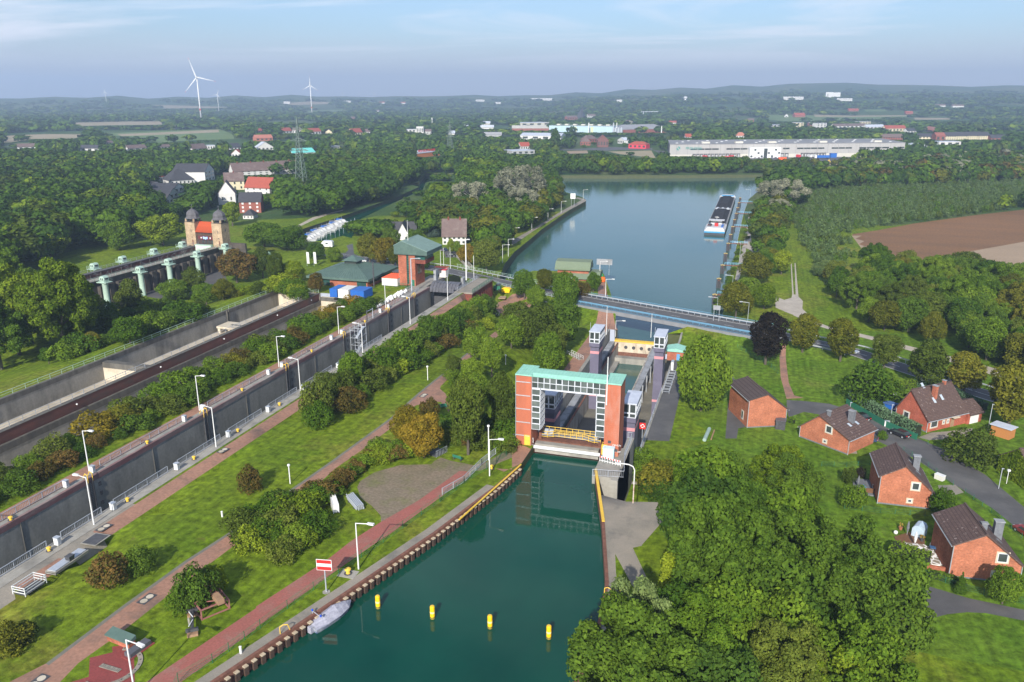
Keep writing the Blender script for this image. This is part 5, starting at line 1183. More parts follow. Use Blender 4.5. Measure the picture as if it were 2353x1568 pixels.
# cars
blackcar=mat('black_car_paint',(.012,.012,.016),(.02,.02,.025),rough=.2,spec=.7);silver=mat('silver_car_paint',(.5,.53,.57),(.45,.48,.52),rough=.25,metal=.5);redcar=mat('red_car_paint',(.25,.03,.03),rough=.3);carw=mat('white_car_paint',(.75,.75,.76),rough=.3);bluecar=mat('blue_car_paint',(.04,.07,.14),rough=.25)
tyre=mat('tyre',(.02,.02,.02));tail=mat('tail_light',(.5,.01,.01),rough=.3);headl=mat('head_light',(.7,.72,.75),rough=.15)
def car(label,x,y,z,rz,paint,wagon=True,s=1.0,group=None):
 t=thing('parked_car',label,'car',(x,y,z),rz,group,s)
 w=.86;low=[(-2.15,.35),(2.15,.35),(2.2,.65),(2.05,.82),(1.0,.92),(-2.1,.98),(-2.2,.6)]
 q=MB();q.prof([(a,b)for a,b in low],'y',-w,w);q.put('body',paint,t)
 cab=[(1.15,.9),(.45,1.38),(-1.5 if wagon else-.9,1.42),(-2.08 if wagon else-1.7,.96)]
 v=[]
 for sgn in(-1,1):
  for i,(a,b)in enumerate(cab):v.append((a,sgn*(w-.03 if i in(0,3)else w-.18),b))
 MB().add(v,[(0,1,2,3),(7,6,5,4),(0,4,5,1),(1,5,6,2),(2,6,7,3)]).put('windows',glass,t)
 MB().box(cab[2][0]+.02,cab[1][0]-.05,-w+.16,w-.16,1.36,1.46).put('roof',paint,t)
 for a in(-1.35,1.35):
  for b in(-w+.02,w-.02):
   wh=MB().tube((a,b-.1,.33),(a,b+.1,.33),.33,12).put('wheel',tyre,t);MB().tube((a,b-.11,.33),(a,b+.11,.33),.2,10).put('rim',galv,wh)
 for b in(-.6,.6):MB().box(2.1,2.2,b-.22,b+.22,.62,.76).put('headlight',headl,t);MB().box(-2.2,-2.12,b-.2,b+.2,.7,.86).put('tail_light',tail,t)
 MB().box(-2.21,-2.19,-.26,.26,.5,.62).put('number_plate',whitem,t)
 return t
def carpx(label,px,py,rz,paint,**k):
 x,y,z=g(px,py);return car(label,x,y,z+.03,R(rz),paint,**k)
carpx('black hatchback parked in the lane by the hedge end',*E2(852,405),130,blackcar,wagon=False)
carpx('black estate car parked along the green hedge in the lane',*E2(1205,560),135,blackcar)
carpx('dark blue car parked on the drive of the house with the white window',*E2(905,600),160,bluecar)
carpx('silver estate car driving on the tree lined road',*Zp(3072,900,[(755,1175)])[0],-36,silver)
carpx('dark red car just inside the right edge of the lane',*F2(2370,215),115,redcar)
carpx('black car parked on the small car park behind the brick tower',*Zp(1024,900,[(1795,290)])[0],15,blackcar)
carpx('dark car at the house behind the small car park',*Zp(1024,900,[(1740,240)])[0],60,bluecar)
# sheds, pool, hedge screen, garden things
x,y,z=g(*E2(2150,560));t=thing('garden_shed','orange wooden garden shed with flat grey roof at the right edge','shed',(x,y,z),R(-38))
MB().box(-1.9,1.9,-1.3,1.3,0,2.3).put('wall',mat('orange_wood',(.45,.19,.06),(.36,.15,.05),s=3,stretch=(1,1,6)),t);MB().box(-2.2,2.2,-1.6,1.6,2.3,2.42).put('roof',greyroof,t);MB().box(-1.92,-1.86,-.5,.4,0,1.9).put('door',MATS['orange_wood'],t)
x,y,z=g(*E2(1840,370));t=thing('round_pool','round grey covered swimming pool behind the red brick house','pool',(x,y,z));MB().lathe([(2.3,0),(2.3,1.2),(2.2,1.25)],20).put('wall',slate,t);MB().lathe([(2.15,1.26),(1.6,1.5),(.02,1.62)],20).put('cover',mat('pool_cover',(.36,.38,.42),(.3,.32,.36)),t)
x,y,z=g(*E2(1115,345));t=thing('blue_shelter','blue tarpaulin shelter beside the large red brick house','shelter',(x,y,z),R(-38));MB().box(-1.2,1.2,-1,1,0,2.2).put('tarpaulin',bluec,t);MB().box(-1.4,1.4,-1.2,1.2,2.2,2.3).put('roof',mat('blue_roof',(.08,.15,.35)),t)
for i,(px,py,lb)in enumerate(((*E2(1150,270),'beside the blue shelter'),(*E2(1405,130),'behind the large red brick house'))):
 x,y,z=g(px,py);t=thing('satellite_dish','white satellite dish on a post '+lb,'dish',(x,y,z));MB().tube((0,0,0),(0,0,2.6),.05,6).put('post',galv,t);o=MB().lathe([(.02,.12),(.3,.08),(.45,0)],12).put('dish',whitem,t,(0,-.1,2.6));o.rotation_euler=(R(75),0,0)
for i,(px,py,h,lb)in enumerate(((*E2(735,450),5,'in the lane in front of the grey green hedge'),(*E2(873,250),5,'behind the corner of the grey green hedge'),(*E2(1118,450),4.5,'between the hedge and the parked estate car'),(*E2(2020,510),6,'at the garden shed'),(*E2(2118,1045),4,'in the garden right of the lane'))):
 x,y,z=g(px,py);t=thing('lamp_pole','slim pale lamp pole '+lb,'lamp',(x,y,z));MB().tube((0,0,0),(0,0,h),.07,6).put('pole',galv,t);MB().box(-.1,.3,-.08,.08,h,h+.12).put('lamp_head',galv,t)
x,y,z=g(*E2(2190,1000));t=thing('garden_lamp','white lantern lamp post in the garden right of the lane','lamp',(x,y,z));MB().tube((0,0,0),(0,0,2.6),.06,6).put('pole',whitem,t);MB().box(-.25,.25,-.2,.2,2.6,2.9).put('lantern',whitem,t)
x,y,z=g(*E2(1088,475));t=thing('meter_cabinet','white meter cabinet at the foot of the hedge in the lane','cabinet',(x,y,z));MB().box(-.5,.5,-.3,.3,.1,1.3).put('body',whitem,t);MB().box(-.55,.55,-.35,.35,1.3,1.38).put('lid',galv,t)
x,y,z=g(*E2(112,490));t=thing('black_shed','small black glazed shed beside the windowless brick house','shed',(x,y,z),R(-5));MB().box(-1,1,-1,1,0,2.0).put('wall',darkst,t);MB().box(-1.1,1.1,-1.1,1.1,2.0,2.1).put('roof',MATS['gate_panel'],t)
x,y,z=g(*E2(1575,960));t=thing('garden_box','white fabric covered box by the middle house front fence','box',(x,y,z),R(-40));MB().box(-.8,.8,-.5,.5,0,.9).put('body',whitec,t);MB().box(-.85,.85,-.55,.55,.9,1).put('lid',whitem,t)
# terrace of the middle house
x,y,z=g(*E2(915,1040));ter=struct(MB().box(-2.5,2.5,-3.2,3.2,-.5,.12).put('terrace_floor',slate,None,(x,y,z+.1),R(-2)))
t=thing('wooden_screen','brown board screen along the terrace of the middle house','fence',(*up(*E2(935,1095),z),z),R(4));MB().box(-2,2,-.05,.05,0,1.1).put('boards',mat('dark_wood',(.16,.08,.04),(.12,.06,.03),s=3),t);[MB().box(a-.07,a+.07,-.09,.09,0,1.2).put('post',MATS['dark_wood'],t)for a in(-1.9,0,1.9)]
def parasol(label,px,py,m,h=2.6):
 x,y,z=g(px,py);t=thing('closed_parasol',label,'parasol',(x,y,z));MB().tube((0,0,0),(0,0,h),.04,6).put('pole',galv,t);MB().lathe([(.03,h+.05),(.16,h-.4),(.24,h-1.2),(.12,h-1.9)],9).put('canopy',m,t);MB().lathe([(.35,0),(.35,.1)],10).put('base',darkst,t)
parasol('closed grey parasol on the terrace of the middle house',*E2(822,1045),slate);parasol('closed white parasol on the flagstone patio',*F2(1345,315),whitem);parasol('closed grey parasol on the dark deck behind the patio',*F2(1275,215),slate)
def chair(label,px,py,m,rz=0,dz=.15):
 x,y,z=g(px,py);t=thing('garden_chair',label,'chair',(x,y,z+dz),rz);MB().box(-.28,.28,-.28,.28,.4,.46).put('seat',m,t);MB().box(-.28,.28,.24,.3,.46,1.0).put('backrest',m,t)
 for a in(-.24,.24):
  for b in(-.24,.24):MB().box(a-.03,a+.03,b-.03,b+.03,0,.4).put('leg',m,t)
chair('white garden chair on the terrace of the middle house',*E2(975,1060),whitem,1);chair('blue garden chair on the terrace of the middle house',*E2(890,1065),mat('chair_blue',(.1,.25,.4)),2)
chair('dark garden chair at the left of the flagstone patio table',*F2(1500,350),slate,1.2);chair('dark garden chair at the right of the flagstone patio table',*F2(1555,380),slate,2.2)
# flagstone patio and deck of the lower house
m=bpy.data.materials.new('flagstones');m.use_nodes=True;N=nodes_of(m.node_tree);tc=N('ShaderNodeTexCoord')
vo=N('ShaderNodeTexVoronoi',{'Vector':tc.outputs['Object'],'Scale':.95},feature='DISTANCE_TO_EDGE');fr=N('ShaderNodeMapRange',{0:vo.outputs[0],1:.06,2:.09})
cm_=N('ShaderNodeMix',{0:fr.outputs[0],6:(.75,.73,.7,1),7:(.24,.20,.15,1)},data_type='RGBA');pb=N('ShaderNodeBsdfPrincipled',{'Base Color':cm_.outputs[2],'Roughness':.8});ou=N('ShaderNodeOutputMaterial');m.node_tree.links.new(pb.outputs[0],ou.inputs[0])
pz=g(*F2(1450,380))[2]+.12
def patch(name,pts,m,z,th=.3):
 P=[up(*F2(*p),z)for p in pts];return struct(MB().prism(P if sum((b[0]-a[0])*(b[1]+a[1])for a,b in zip(P,P[1:]+P[:1]))<0 else P[::-1],z-th,z).put(name,m))
patch('patio',((1245,275),(1440,300),(1590,380),(1660,470),(1620,495),(1490,480),(1470,400),(1330,350),(1260,325)),m,pz)
patch('deck',((1160,225),(1300,185),(1440,240),(1440,300),(1245,275),(1250,325),(1190,310)),MATS['dark_wood'],pz+.02)
x,y,z=g(*F2(1385,215));t=thing('tool_shed','pale blue rounded tool shed behind the patio','shed',(x,y,z),R(-25));MB().prof([(-.9,0),(.9,0),(.9,1.5),(.6,2.0),(0,2.2),(-.6,2.0),(-.9,1.5)],'y',-1.1,1.1).put('shell',mat('shed_blue',(.42,.52,.6),(.37,.46,.54),rough=.5),t);MB().box(-.7,.7,-1.13,-1.1,.1,1.5).put('door',MATS['shed_blue'],t)
x,y,z=g(*F2(1525,370));t=thing('patio_table','blue topped table on the flagstone patio','table',(x,y,pz));MB().box(-.7,.7,-.45,.45,.68,.74).put('tabletop',mat('table_blue',(.05,.12,.25)),t);[MB().box(a-.03,a+.03,b-.03,b+.03,0,.68).put('leg',darkst,t)for a in(-.6,.6)for b in(-.4,.4)]
for i,(px,py)in enumerate(((1170,210),(1415,225))):x,y,z=g(*F2(px,py));tag(MB().lathe([(.02,0),(.28,.12),(.35,.35),(.28,.58),(.02,.7)],10).put('ball_lamp',whitem,None,(x,y,z+.1),0,True),'white ball lamp at the %s corner of the dark deck'%['left','right'][i],'lamp')
def planter(label,px,py,m=None):
 x,y,z=g(px,py);t=thing('flower_pot',label,'flower pot',(x,y,z+.12));MB().lathe([(.22,0),(.32,.5),(.36,.52)],9).put('pot',m or mat('terracotta',(.36,.14,.08)),t)
 q=MB()
 for k in range(26):a=rnd.uniform(0,6.3);r=rnd.uniform(.1,.5);q.face([(r*math.cos(a),r*math.sin(a),.5+rnd.uniform(0,.5)),(r*math.cos(a)+.2,r*math.sin(a),.6+rnd.uniform(0,.5)),(r*math.cos(a)+.1,r*math.sin(a)+.22,.65+rnd.uniform(0,.5))])
 q.put('plant',leafmat('pot_leaf',(.06,.14,.02),(.3,.2,.06)),t)
planter('potted plant with pale flowers at the deck rear',*F2(1215,170));planter('potted palm on the right of the patio parasol',*F2(1410,275),darkst);planter('potted yellow plant beside the tool shed',*F2(1350,195));planter('potted shrub at the patio corner by the house',*F2(1590,430))
tag(MB().box(-2.3,2.3,-.12,.12,-.6,1.0).box(-2.35,2.35,-.17,.17,1.0,1.1).put('garden_wall',brick,None,(*up(*F2(1565,560),pz-.6),pz-.6),R(-2)),'low red brick garden wall left of the lower house','wall')
# garden fences
def wire(label,pts,h=1.0,step=2.5):
 pp=[Vector(g(*p))for p in pts];q=MB()
 for a,b in zip(pp,pp[1:]):
  n=max(1,round((b-a).length/step))
  for i in range(n+1):p=a.lerp(b,i/n);q.tube(p,p+Vector((0,0,h)),.035,5)
  for k in(.1,.4,.7,.98):q.bar(a+Vector((0,0,h*k)),b+Vector((0,0,h*k)),.02,.02)
 tag(q.put('wire_fence',greenst),label,'fence')
wire('green wire fence between the gardens of the white window house and the middle house',[E2(490,840),E2(720,845),E2(930,830)])
wire('green wire fence across the lawn below the middle house',[E2(700,1230),E2(1030,1270),E2(1440,1300),E2(1560,1290)])
wire('green wire fence along the lane in front of the middle house',[E2(1170,660),E2(1400,790),E2(1700,1020)]);wire('green wire fence along the lane before the lower house',[E2(1810,1090),E2(2050,1270),E2(2330,1500)])
wire('green wire fence along the lane below the large red house',[E2(1370,575),E2(1470,640)]);wire('green wire fence at the foot of the lower garden beside the grey lane',[F2(1230,560),F2(1460,590),F2(1800,720),F2(2353,850)])
wire('pale green wire fence on the lawn left of the footpath',[Zp(2048,900,[p])[0]for p in((2070,1130),(2190,1200),(2353,1290))]+[Zp(3072,900,[p])[0]for p in((90,1370),)],1.2)
wire('green wire fence at the trees beside the life ring board',[Zp(2048,1500,[p])[0]for p in((1040,935),(1210,950),(1370,1000))],1.3)
# implements on the lawn by the big tree
x,y,z=g(*Zp(2048,1500,[(1860,190)])[0]);t=thing('farm_rake','yellow and red hay rake standing under the big round tree','implement',(x,y,z));MB().box(-.5,.5,-.4,.4,.4,.9).put('body',byel,t);[MB().bar((-.4*s,0,.6),(-2.0*s,-.5,.35),.15,.12).put('arm',redp,t)for s in(-1,1)];[MB().tube((a,-.2,.3),(a,.2,.3),.3,10).put('wheel',darkst,t)for a in(-1.5,1.5)]
x,y,z=g(*Zp(2048,1500,[(1800,265)])[0]);t=thing('weight_block','bright red tractor weight lying on the lawn','implement',(x,y,z));MB().box(-.8,.8,-.3,.3,.05,.6).put('block',redp,t);MB().prism([(-.2,-.2),(.2,-.2),(.2,.2),(-.2,.2)],.6,1.1,0,[(-.08,-.1),(.08,-.1),(.08,.1),(-.08,.1)]).put('hitch',redp,t)
x,y,z=g(*Zp(2048,1500,[(1790,560)])[0]);t=tag(MB().tube((-.3,-3.2,.35),(.3,3.2,.35),.4,10).put('long_tank',mat('tank_green',(.3,.4,.36),(.25,.34,.3)),None,(x,y,z)),'long pale green tube lying on the lawn','tube');tag(MB().box(-.12,.12,-2.6,2.6,0,.3).put('timber_beam',timber,None,(x+1.2,y+.6,z),R(-4)),'brown timber beam lying beside the long green tube','beam')
# tractor with plough on the brown field
x,y,z=g(*Zp(3072,900,[(1105,398)])[0]);t=thing('tractor','blue grey tractor with red wheels pulling a plough on the brown field','tractor',(x,y,z),R(-35))
MB().box(-.6,2.0,-.5,.5,.9,1.8).put('bonnet',mat('tractor_blue',(.1,.16,.28)),t);MB().box(-1.4,.3,-.8,.8,1.3,2.9).put('cab',glass,t);MB().box(-1.6,.4,-.95,.95,2.9,3.05).put('cab_roof',whitem,t)
for a,r in((-1.0,.95),(1.6,.62)):
 for b in(-1.0,1.0):w_=MB().tube((a,b-.25,r),(a,b+.25,r),r,14).put('wheel',tyre,t);MB().tube((a,b-.27,r),(a,b+.27,r),r*.6,12).put('rim',redp,w_)
MB().bar((-1.5,0,.9),(-4.8,-.9,.9),.2,.2).put('plough_beam',mat('tractor_blue',()),t);[MB().bar((-2.2-.6*k,-.2*k,.9),(-2.5-.6*k,-.2*k-.3,.1),.12,.35).put('plough_share',galv,t)for k in range(4)]
# ------------------------------------------------------------------ old boat lift: aqueduct, valve towers, stone gate towers
stone=brick_mat('sandstone',(.42,.31,.20),(.34,.25,.16),(.30,.23,.15),.9,.35)
stoned=mat('dark_masonry',(.075,.065,.055),(.05,.043,.038),s=.6,detail=6,stain=(.11,.09,.07),ss=.4)
slateroof=mat('lead_dome',(.115,.11,.115),(.085,.08,.085),s=1.2,rough=.5)
aq=thing('aqueduct','long dark masonry aqueduct of the old boat lift with a dry red rusted channel','aqueduct',(-220,250,-9))
rustwall=mat('rust_channel',(.14,.045,.035),(.075,.04,.035),s=.5,detail=7,stain=(.38,.34,.3),ss=.7,stretch=(1,.5,1))
inp(MB().box(-227.2,-225.2,150,286,-10.5,.05),'side_wall',stoned,aq);inp(MB().box(-217.4,-214.6,150,281,-10.5,.0),'side_wall',stoned,aq)
inp(MB().box(-225.25,-225.1,150,284,-3.6,-.1),'channel_wall',rustwall,aq);inp(MB().box(-225.2,-217.4,150,284,-10,-3.6),'channel_floor',stoned,aq)
for k in range(27):inp(MB().box(-225.1,-224.95,152+5*k,152.25+5*k,-3.6,-.1),'wall_rib',blackconc,aq)
inp(MB().box(-227.3,-225.0,150,286,.05,.2),'walkway',asphalt,aq);inp(MB().box(-217.6,-214.2,150,281,.0,.18),'walkway',quayconc,aq)
for k in range(16):inp(MB().prism([(-214.6,214+4.2*k),(-213.6,214.4+4.2*k),(-213.6,216.6+4.2*k),(-214.6,217+4.2*k)],-10.5,-2),'buttress',stoned,aq)
railing('aqueduct_railing','thin pale railing along the near walkway of the aqueduct',[(-214.4,205,.2),(-214.4,281,.2)],bars=0,m=palegreen,step=2.5)
railing('aqueduct_railing','thin railing along the far walkway of the aqueduct',[(-227.1,205,.2),(-227.1,284,.2)],bars=0,step=3)
def valve_tower(label,x,y,zb,tall,far=False):
 t=thing('valve_tower',label,'tower',(x,y,zb),0,'pale green valve towers');h=-zb-.4 if tall else 1.2
 if tall:MB().lathe([(1.1,0),(.98,.3),(.95,h-.6),(1.25,h)],16).put('shaft',palegreen,t,smooth=True)
 else:
  q=MB()
  for a in(-.9,.9):
   for b in(-.9,.9):q.bar((a,b,0),(a,b,h),.2,.2)
  q.bar((-.9,-.9,0),(.9,-.9,h),.14,.14).bar((.9,.9,0),(-.9,.9,h),.14,.14);q.put('lattice',palegreen,t)
 MB().box(-2.0,2.0,-1.6,1.6,h,h+.2).put('platform',palegreen,t)
 MB().prof([(-1.0,h+.2),(1.0,h+.2),(1.0,h+1.7),(.6,h+2.2),(-.6,h+2.2),(-1.0,h+1.7)],'y',-1.1,1.1).put('cabin',palegreen,t)
 for a in(-.6,.15):MB().box(a,a+.45,-1.13,-1.1,h+.9,h+1.6).put('window',darkst,t)
 MB().box(1.0,1.03,-.7,.7,h+.9,h+1.6).put('window',darkst,t)
 q=MB()
 for h2 in(.6,1.1):q.bar((-2,-1.6,h+.2+h2),(2,-1.6,h+.2+h2),.05,.05).bar((2,-1.6,h+.2+h2),(2,1.6,h+.2+h2),.05,.05)
 for a in(-2,-1,0,1,2):q.bar((a,-1.6,h+.2),(a,-1.6,h+1.3),.05,.05)
 q.put('railing',palegreen,t)
 if not far:MB().box(-5.2 if tall else-2.5,-1.4,-.4,.4,h-.1,h+.1).put('catwalk',palegreen,t)
for i,y in enumerate((214.5,231.5,246.5,263,281)):
 valve_tower('pale green round valve tower on the near side of the aqueduct, %s from the left'%ordn(i),-211.6,y,-9,True)
for i,y in enumerate((230,244,261,278)):
 valve_tower('pale green valve cabin on the far side of the aqueduct, %s from the left'%ordn(i),-230.5,y,-1.2,False,True)
lt=thing('lift_towers','two square sandstone towers with dark onion domes and a red tiled gatehouse between','gate tower',(-223.5,286,0))
for a in(-230,-216.7):
 ax=a+223.5
 MB().box(ax-2.4,ax+2.4,-2.6,2.6,-10,9.6).put('tower_shaft',stone,lt)
 MB().box(ax-2.5,ax+2.5,-2.7,2.7,9.6,9.85).put('cornice',stoned,lt)
 for sx in(-1.9,1.9):
  for sy in(-2.1,2.1):MB().lathe([(.45,9.85),(.4,11.0)],8,(ax+sx,sy,0)).put('belfry_column',stone,lt)
 MB().box(ax-1.2,ax+1.2,-1.3,1.3,9.85,11.0).put('belfry_core',darkst,lt)
 k=1.08
 MB().lathe([(3.05*k,11.0),(3.0*k,11.1),(2.6*k,11.4),(2.45*k,12.0),(2.45*k,12.7),(2.2*k,13.5),(1.6*k,14.2),(.8*k,14.7),(.25*k,15.0),(.1,15.5),(.03,16.8)],8,(ax,0,0),rot=math.pi/8).put('dome',slateroof,lt)
 MB().lathe([(.02,16.3),(.16,16.45),(.02,16.6)],8,(ax,0,0)).put('finial',galv,lt)
 MB().box(ax-.1+.6,ax+.75+.3,-2.66,-2.6,0,2.2).put('door',rust,lt)
 MB().box(ax+.3,ax+.55,-2.64,-2.6,5.3,6.6).put('slit_window',darkst,lt);MB().box(ax+.4,ax+.75,-2.64,-2.6,3.0,3.5).put('slit_window',darkst,lt);MB().box(ax+2.4,ax+2.44,-.4,.1,6,7).put('slit_window',darkst,lt)
redtile=roof_mat('red_tiles',(.48,.085,.03),(.40,.07,.025),(.36,.07,.03),.75)
MB().prof([(-2.6,5.8),(1.0,9.6),(3.4,7.6),(3.4,5.6),(-2.6,5.5)],'x',-4.1,4.4).put('gatehouse_roof',redtile,lt)
MB().box(-4.1,4.4,-1.9,2.5,.5,5.6).put('gatehouse_wall',mat('dark_timber',(.075,.05,.04),(.05,.035,.03),s=2),lt)
MB().box(-3.2,4.3,-2.3,-1.9,2.4,3.9).put('crest_beam',mat('crest_red',(.13,.03,.03),(.09,.025,.025),s=2),lt)
# heraldic eagle of the facade: pale blue spread wings, and two white shields
q=MB();E_=[(0,3.75),(.15,3.5),(.5,3.6),(.9,3.75),(1.15,3.7),(1.2,3.2),(1.05,2.75),(.75,2.6),(.5,2.75),(.2,2.6),(0,2.35)]
pts=E_+[(-a,b)for a,b in E_[1:-1][::-1]];q.prof([(a+.5,b)for a,b in pts][::-1],'y',-2.4,-2.3);o=q.put('eagle_emblem',mat('eagle_blue',(.18,.36,.68),(.42,.55,.8),s=6,lo=.42,hi=.58),lt)
for a in(-1.6,2.9):MB().prof([(a-.25,3.55),(a,3.35),(a+.3,3.65),(a+.35,3.2),(a+.1,2.75),(a-.2,3.0)][::-1],'y',-2.38,-2.3).put('white_emblem',whitem,lt)
for k in range(5):MB().box(-3.7+1.65*k,-3.58+1.65*k,-1.98,-1.9,4.2,5.4).put('timber_post',MATS['dark_wood'],lt)
MB().box(-4.1,4.4,-1.95,-1.9,4.2,4.35).put('timber_rail',MATS['dark_wood'],lt)
for k in range(4):MB().box(-1.5+1.5*k,-.7+1.5*k,-1.94,-1.9,.7,2.1).put('window',glass,lt)
palegr=mat('gate_green',(.55,.68,.55),(.48,.6,.48),s=1)
t=thing('aqueduct_gate','broad pale green steel gate closing the aqueduct below the stone towers','lock gate',(-221.4,280,-3.6));MB().box(-3.8,4.0,-.6,.6,0,4.4).put('gate_leaf',palegr,t);MB().box(-3.0,-1.6,-.66,-.6,1.4,3.0).put('hatch',palegreen,t);MB().box(-3.9,4.1,-.8,.8,4.4,4.6).put('gate_walkway',palegreen,t)
tag(MB().box(-238,-232.5,287,288,-9,1.2).box(-214.2,-206,287,288,-9.5,1.0).put('terrace_wall',stoned),'dark masonry wing walls on both sides of the stone towers','wall')
tag(MB().box(-240.5,-233,236,252,-9.5,-4).put('abutment_wall',mat('grey_masonry',(.2,.18,.15),(.15,.135,.115),s=.5)),'grey stone slope wall on the grass behind the aqueduct','wall')
# ------------------------------------------------------------------ barge, mooring dolphins, gangways, mole
deckw=mat('barge_white',(.50,.51,.53),(.40,.41,.43),s=.4);hullb=mat('barge_hull',(.045,.05,.06),(.07,.07,.08),s=.3);hullblue=mat('barge_blue',(.05,.28,.52),(.04,.24,.46),s=.4)
coal=mat('coal',(.012,.012,.014),(.028,.028,.032),s=1.2,detail=8,rough=.85,bump=.6,grain=.3,gs=2)
bx=-21.7
bt=thing('coal_barge','long barge loaded with two heaps of black coal, white wheelhouse at the near end','barge',(bx,461,-14.1))
MB().prism([(-5.5,0),(5.5,0),(5.7,6),(5.7,92),(-5.7,92),(-5.7,6)],-.8,2.2).put('hull',hullb,bt);MB().prism([(-5.6,-.1),(5.6,-.1),(5.75,6),(5.75,24),(-5.75,24),(-5.75,6)],1.5,2.9).put('stern_band',deckw,bt);MB().box(-5.62,5.62,-.2,-.1,1.4,2.2).put('blue_band',hullblue,bt)
MB().prism([(-5.7,92.6),(5.7,92.6),(5.7,166),(4.6,173),(2.2,177),(-2.2,177),(-4.6,173),(-5.7,166)],-.8,2.2).put('bow_hull',hullb,bt);MB().prism([(-5.7,164),(5.7,164),(4.7,173),(2.2,177.2),(-2.2,177.2),(-4.7,173)],2.2,3.6).put('bow_deck',deckw,bt);MB().box(-4.4,4.4,164.4,166,3.6,4.2).put('blue_band',hullblue,bt)
MB().box(-5.6,5.6,22,91,2.2,2.5).put('side_deck',gr_,bt);MB().box(-5.6,5.6,93,164,2.2,2.5).put('side_deck',gr_,bt)
for y0,y1 in((25,89),(97,162)):
 q=MB();q.box(-5.1,5.1,y0-.6,y1+.6,2.5,3.3);q.put('coaming',gr_,bt)
 q=MB();nx,ny=9,22;V_=[]
 for i in range(nx):
  for j in range(ny):
   u,v=i/(nx-1),j/(ny-1);e=min(1,4*min(u,1-u))*min(1,7*min(v,1-v));V_.append((-4.95+9.9*u,y0+(y1-y0)*v,3.34+e*(2.0+.35*math.sin(v*19)+rnd.uniform(-.15,.15))))
 q.add(V_,[(i*ny+j,(i+1)*ny+j,(i+1)*ny+j+1,i*ny+j+1)for i in range(nx-1)for j in range(ny-1)]);q.put('coal_heap',coal,bt)
MB().box(-4.6,4.6,90,97,2.5,3.3).put('middle_deck',deckw,bt);[MB().box(a,a+1.4,91,95,3.3,4.0).put('winch',galv,bt)for a in(-4,-.7,2.6)]
MB().box(-4.6,4.6,4,22,2.5,3.9).put('deckhouse',deckw,bt);MB().box(-3.2,3.2,17,21.5,3.9,6.0).put('wheelhouse',deckw,bt);MB().box(-3.25,3.25,16.95,21.55,4.7,5.6).put('wheelhouse_window',glass,bt);MB().box(-4.4,4.4,16.5,22,6.0,6.2).put('wheelhouse_roof',deckw,bt)
MB().tube((0,19,6.2),(0,19,8.2),.1,6).put('radar_mast',whitem,bt);MB().box(-1.2,1.2,18.9,19.1,7.6,7.8).put('radar',whitem,bt)
MB().box(3.2,4.4,5,15,3.9,4.3).put('blue_hatch',bluec,bt);MB().box(-5,5,1.2,2.6,2.9,3.4).put('stern_rail',whitem,bt)
car('black car carried on the stern deck of the coal barge',bx-3.2,470.5,-10.2,R(80),blackcar,wagon=False)
t=thing('deck_crate','bright red crate on the stern deck of the barge','crate',(bx+.4,471,-10.2));MB().box(-1,1,-1.2,1.2,0,1.5).put('body',redp,t);MB().box(-1.1,1.1,-1.3,1.3,1.5,1.65).put('lid',redp,t)
yellowtop=mat('dolphin_top',(.42,.31,.12),(.34,.25,.1))
for i in range(12):
 y=298.5+28.6*i
 t=thing('mooring_dolphin','dark mooring dolphin pile group along the right bank, %s from the bridge'%ordn(i),'dolphin',(-12.2,y,-14.2),0,'mooring dolphins')
 for a,b in((-.55,0),(.55,0),(0,.7)):pl=MB().lathe([(.34,-1),(.34,4.0)],8,(a,b,0)).put('pile',darkst,t);MB().lathe([(.37,4.0),(.37,4.35)],8,(a,b,0)).put('pile_cap',yellowtop,pl)
 MB().box(-.8,.8,-.2,.2,3.2,3.5).put('tie_beam',rust,t)
 if i%2==0:
  t=thing('gangway','light blue steel gangway from the right bank to a dolphin, %s from the bridge'%ordn(i//2),'gangway',(-11.4,y+.5,-9.9),0,'gangways of the right bank')
  MB().box(0,8.5,-.6,.6,-.3,0).put('deck',rust,t)
  for s in(-.6,.6):
   q=MB().bar((0,s,1),(8.5,s,1),.07,.07).bar((0,s,.5),(8.5,s,.5),.05,.05)
   for k in range(8):q.bar((8.5*k/7,s,0),(8.5*k/7,s,1),.06,.06)
   q.put('handrail',mat('sky_blue_rail',(.2,.42,.6),(.17,.37,.54)),t)
for i,(px,py,tp,arm)in enumerate(((1880*.25+1176.5,900*.5745+835*.25,900*.5745+670*.25,-2.5),(2165*.25+1176.5,900*.5745+885*.25,900*.5745+715*.25,-2.3),(2022*.25+1176.5,900*.5745+605*.25,900*.5745+468*.25,-2.4),(2090*.25+1176.5,900*.5745+330*.25,900*.5745+165*.25,-2.5),(1176.5+2188*.25,172.4+1130*.25,172.4+1055*.25,-3))):
 x,y,z=g(px,py);h=max(4,topz(x,y,tp)-z);street_lamp('lamp_post','slim pale curved lamp on the right bank, %s of five'%ordn(i),x,y,z,h,-arm,math.pi+.1,m=galv,r=.09)
x,y,z=g(1645,738);t=thing('info_board','grey channel sign on two posts by the right end of the bridge','sign',(x,y,z));[MB().tube((a,0,0),(a,0,5),.08,6).put('post',galv,t)for a in(-.8,.8)];MB().box(-1.1,1.1,-.08,0,3.6,5).put('board',gr_,t)
for i,(px,py,tp)in enumerate(((1180,552,524),(1222,529,500),(1259,507,480.5),(1289.5,490,463),(1340,460,436.5))):
 x,y,z=g(px,py);h=topz(x,y,tp)-z;street_lamp('lamp_post','slim white angled lamp on the mole, %s from the near end'%ordn(i),x,y,z,h,2.6,0,group='mole lamps',r=.11)
x,y,z=g(1155,605);street_lamp('lamp_post','slim white lamp with square bracket where the mole begins',x,y,z,topz(x,y,563)-z,2.6,0,r=.11)
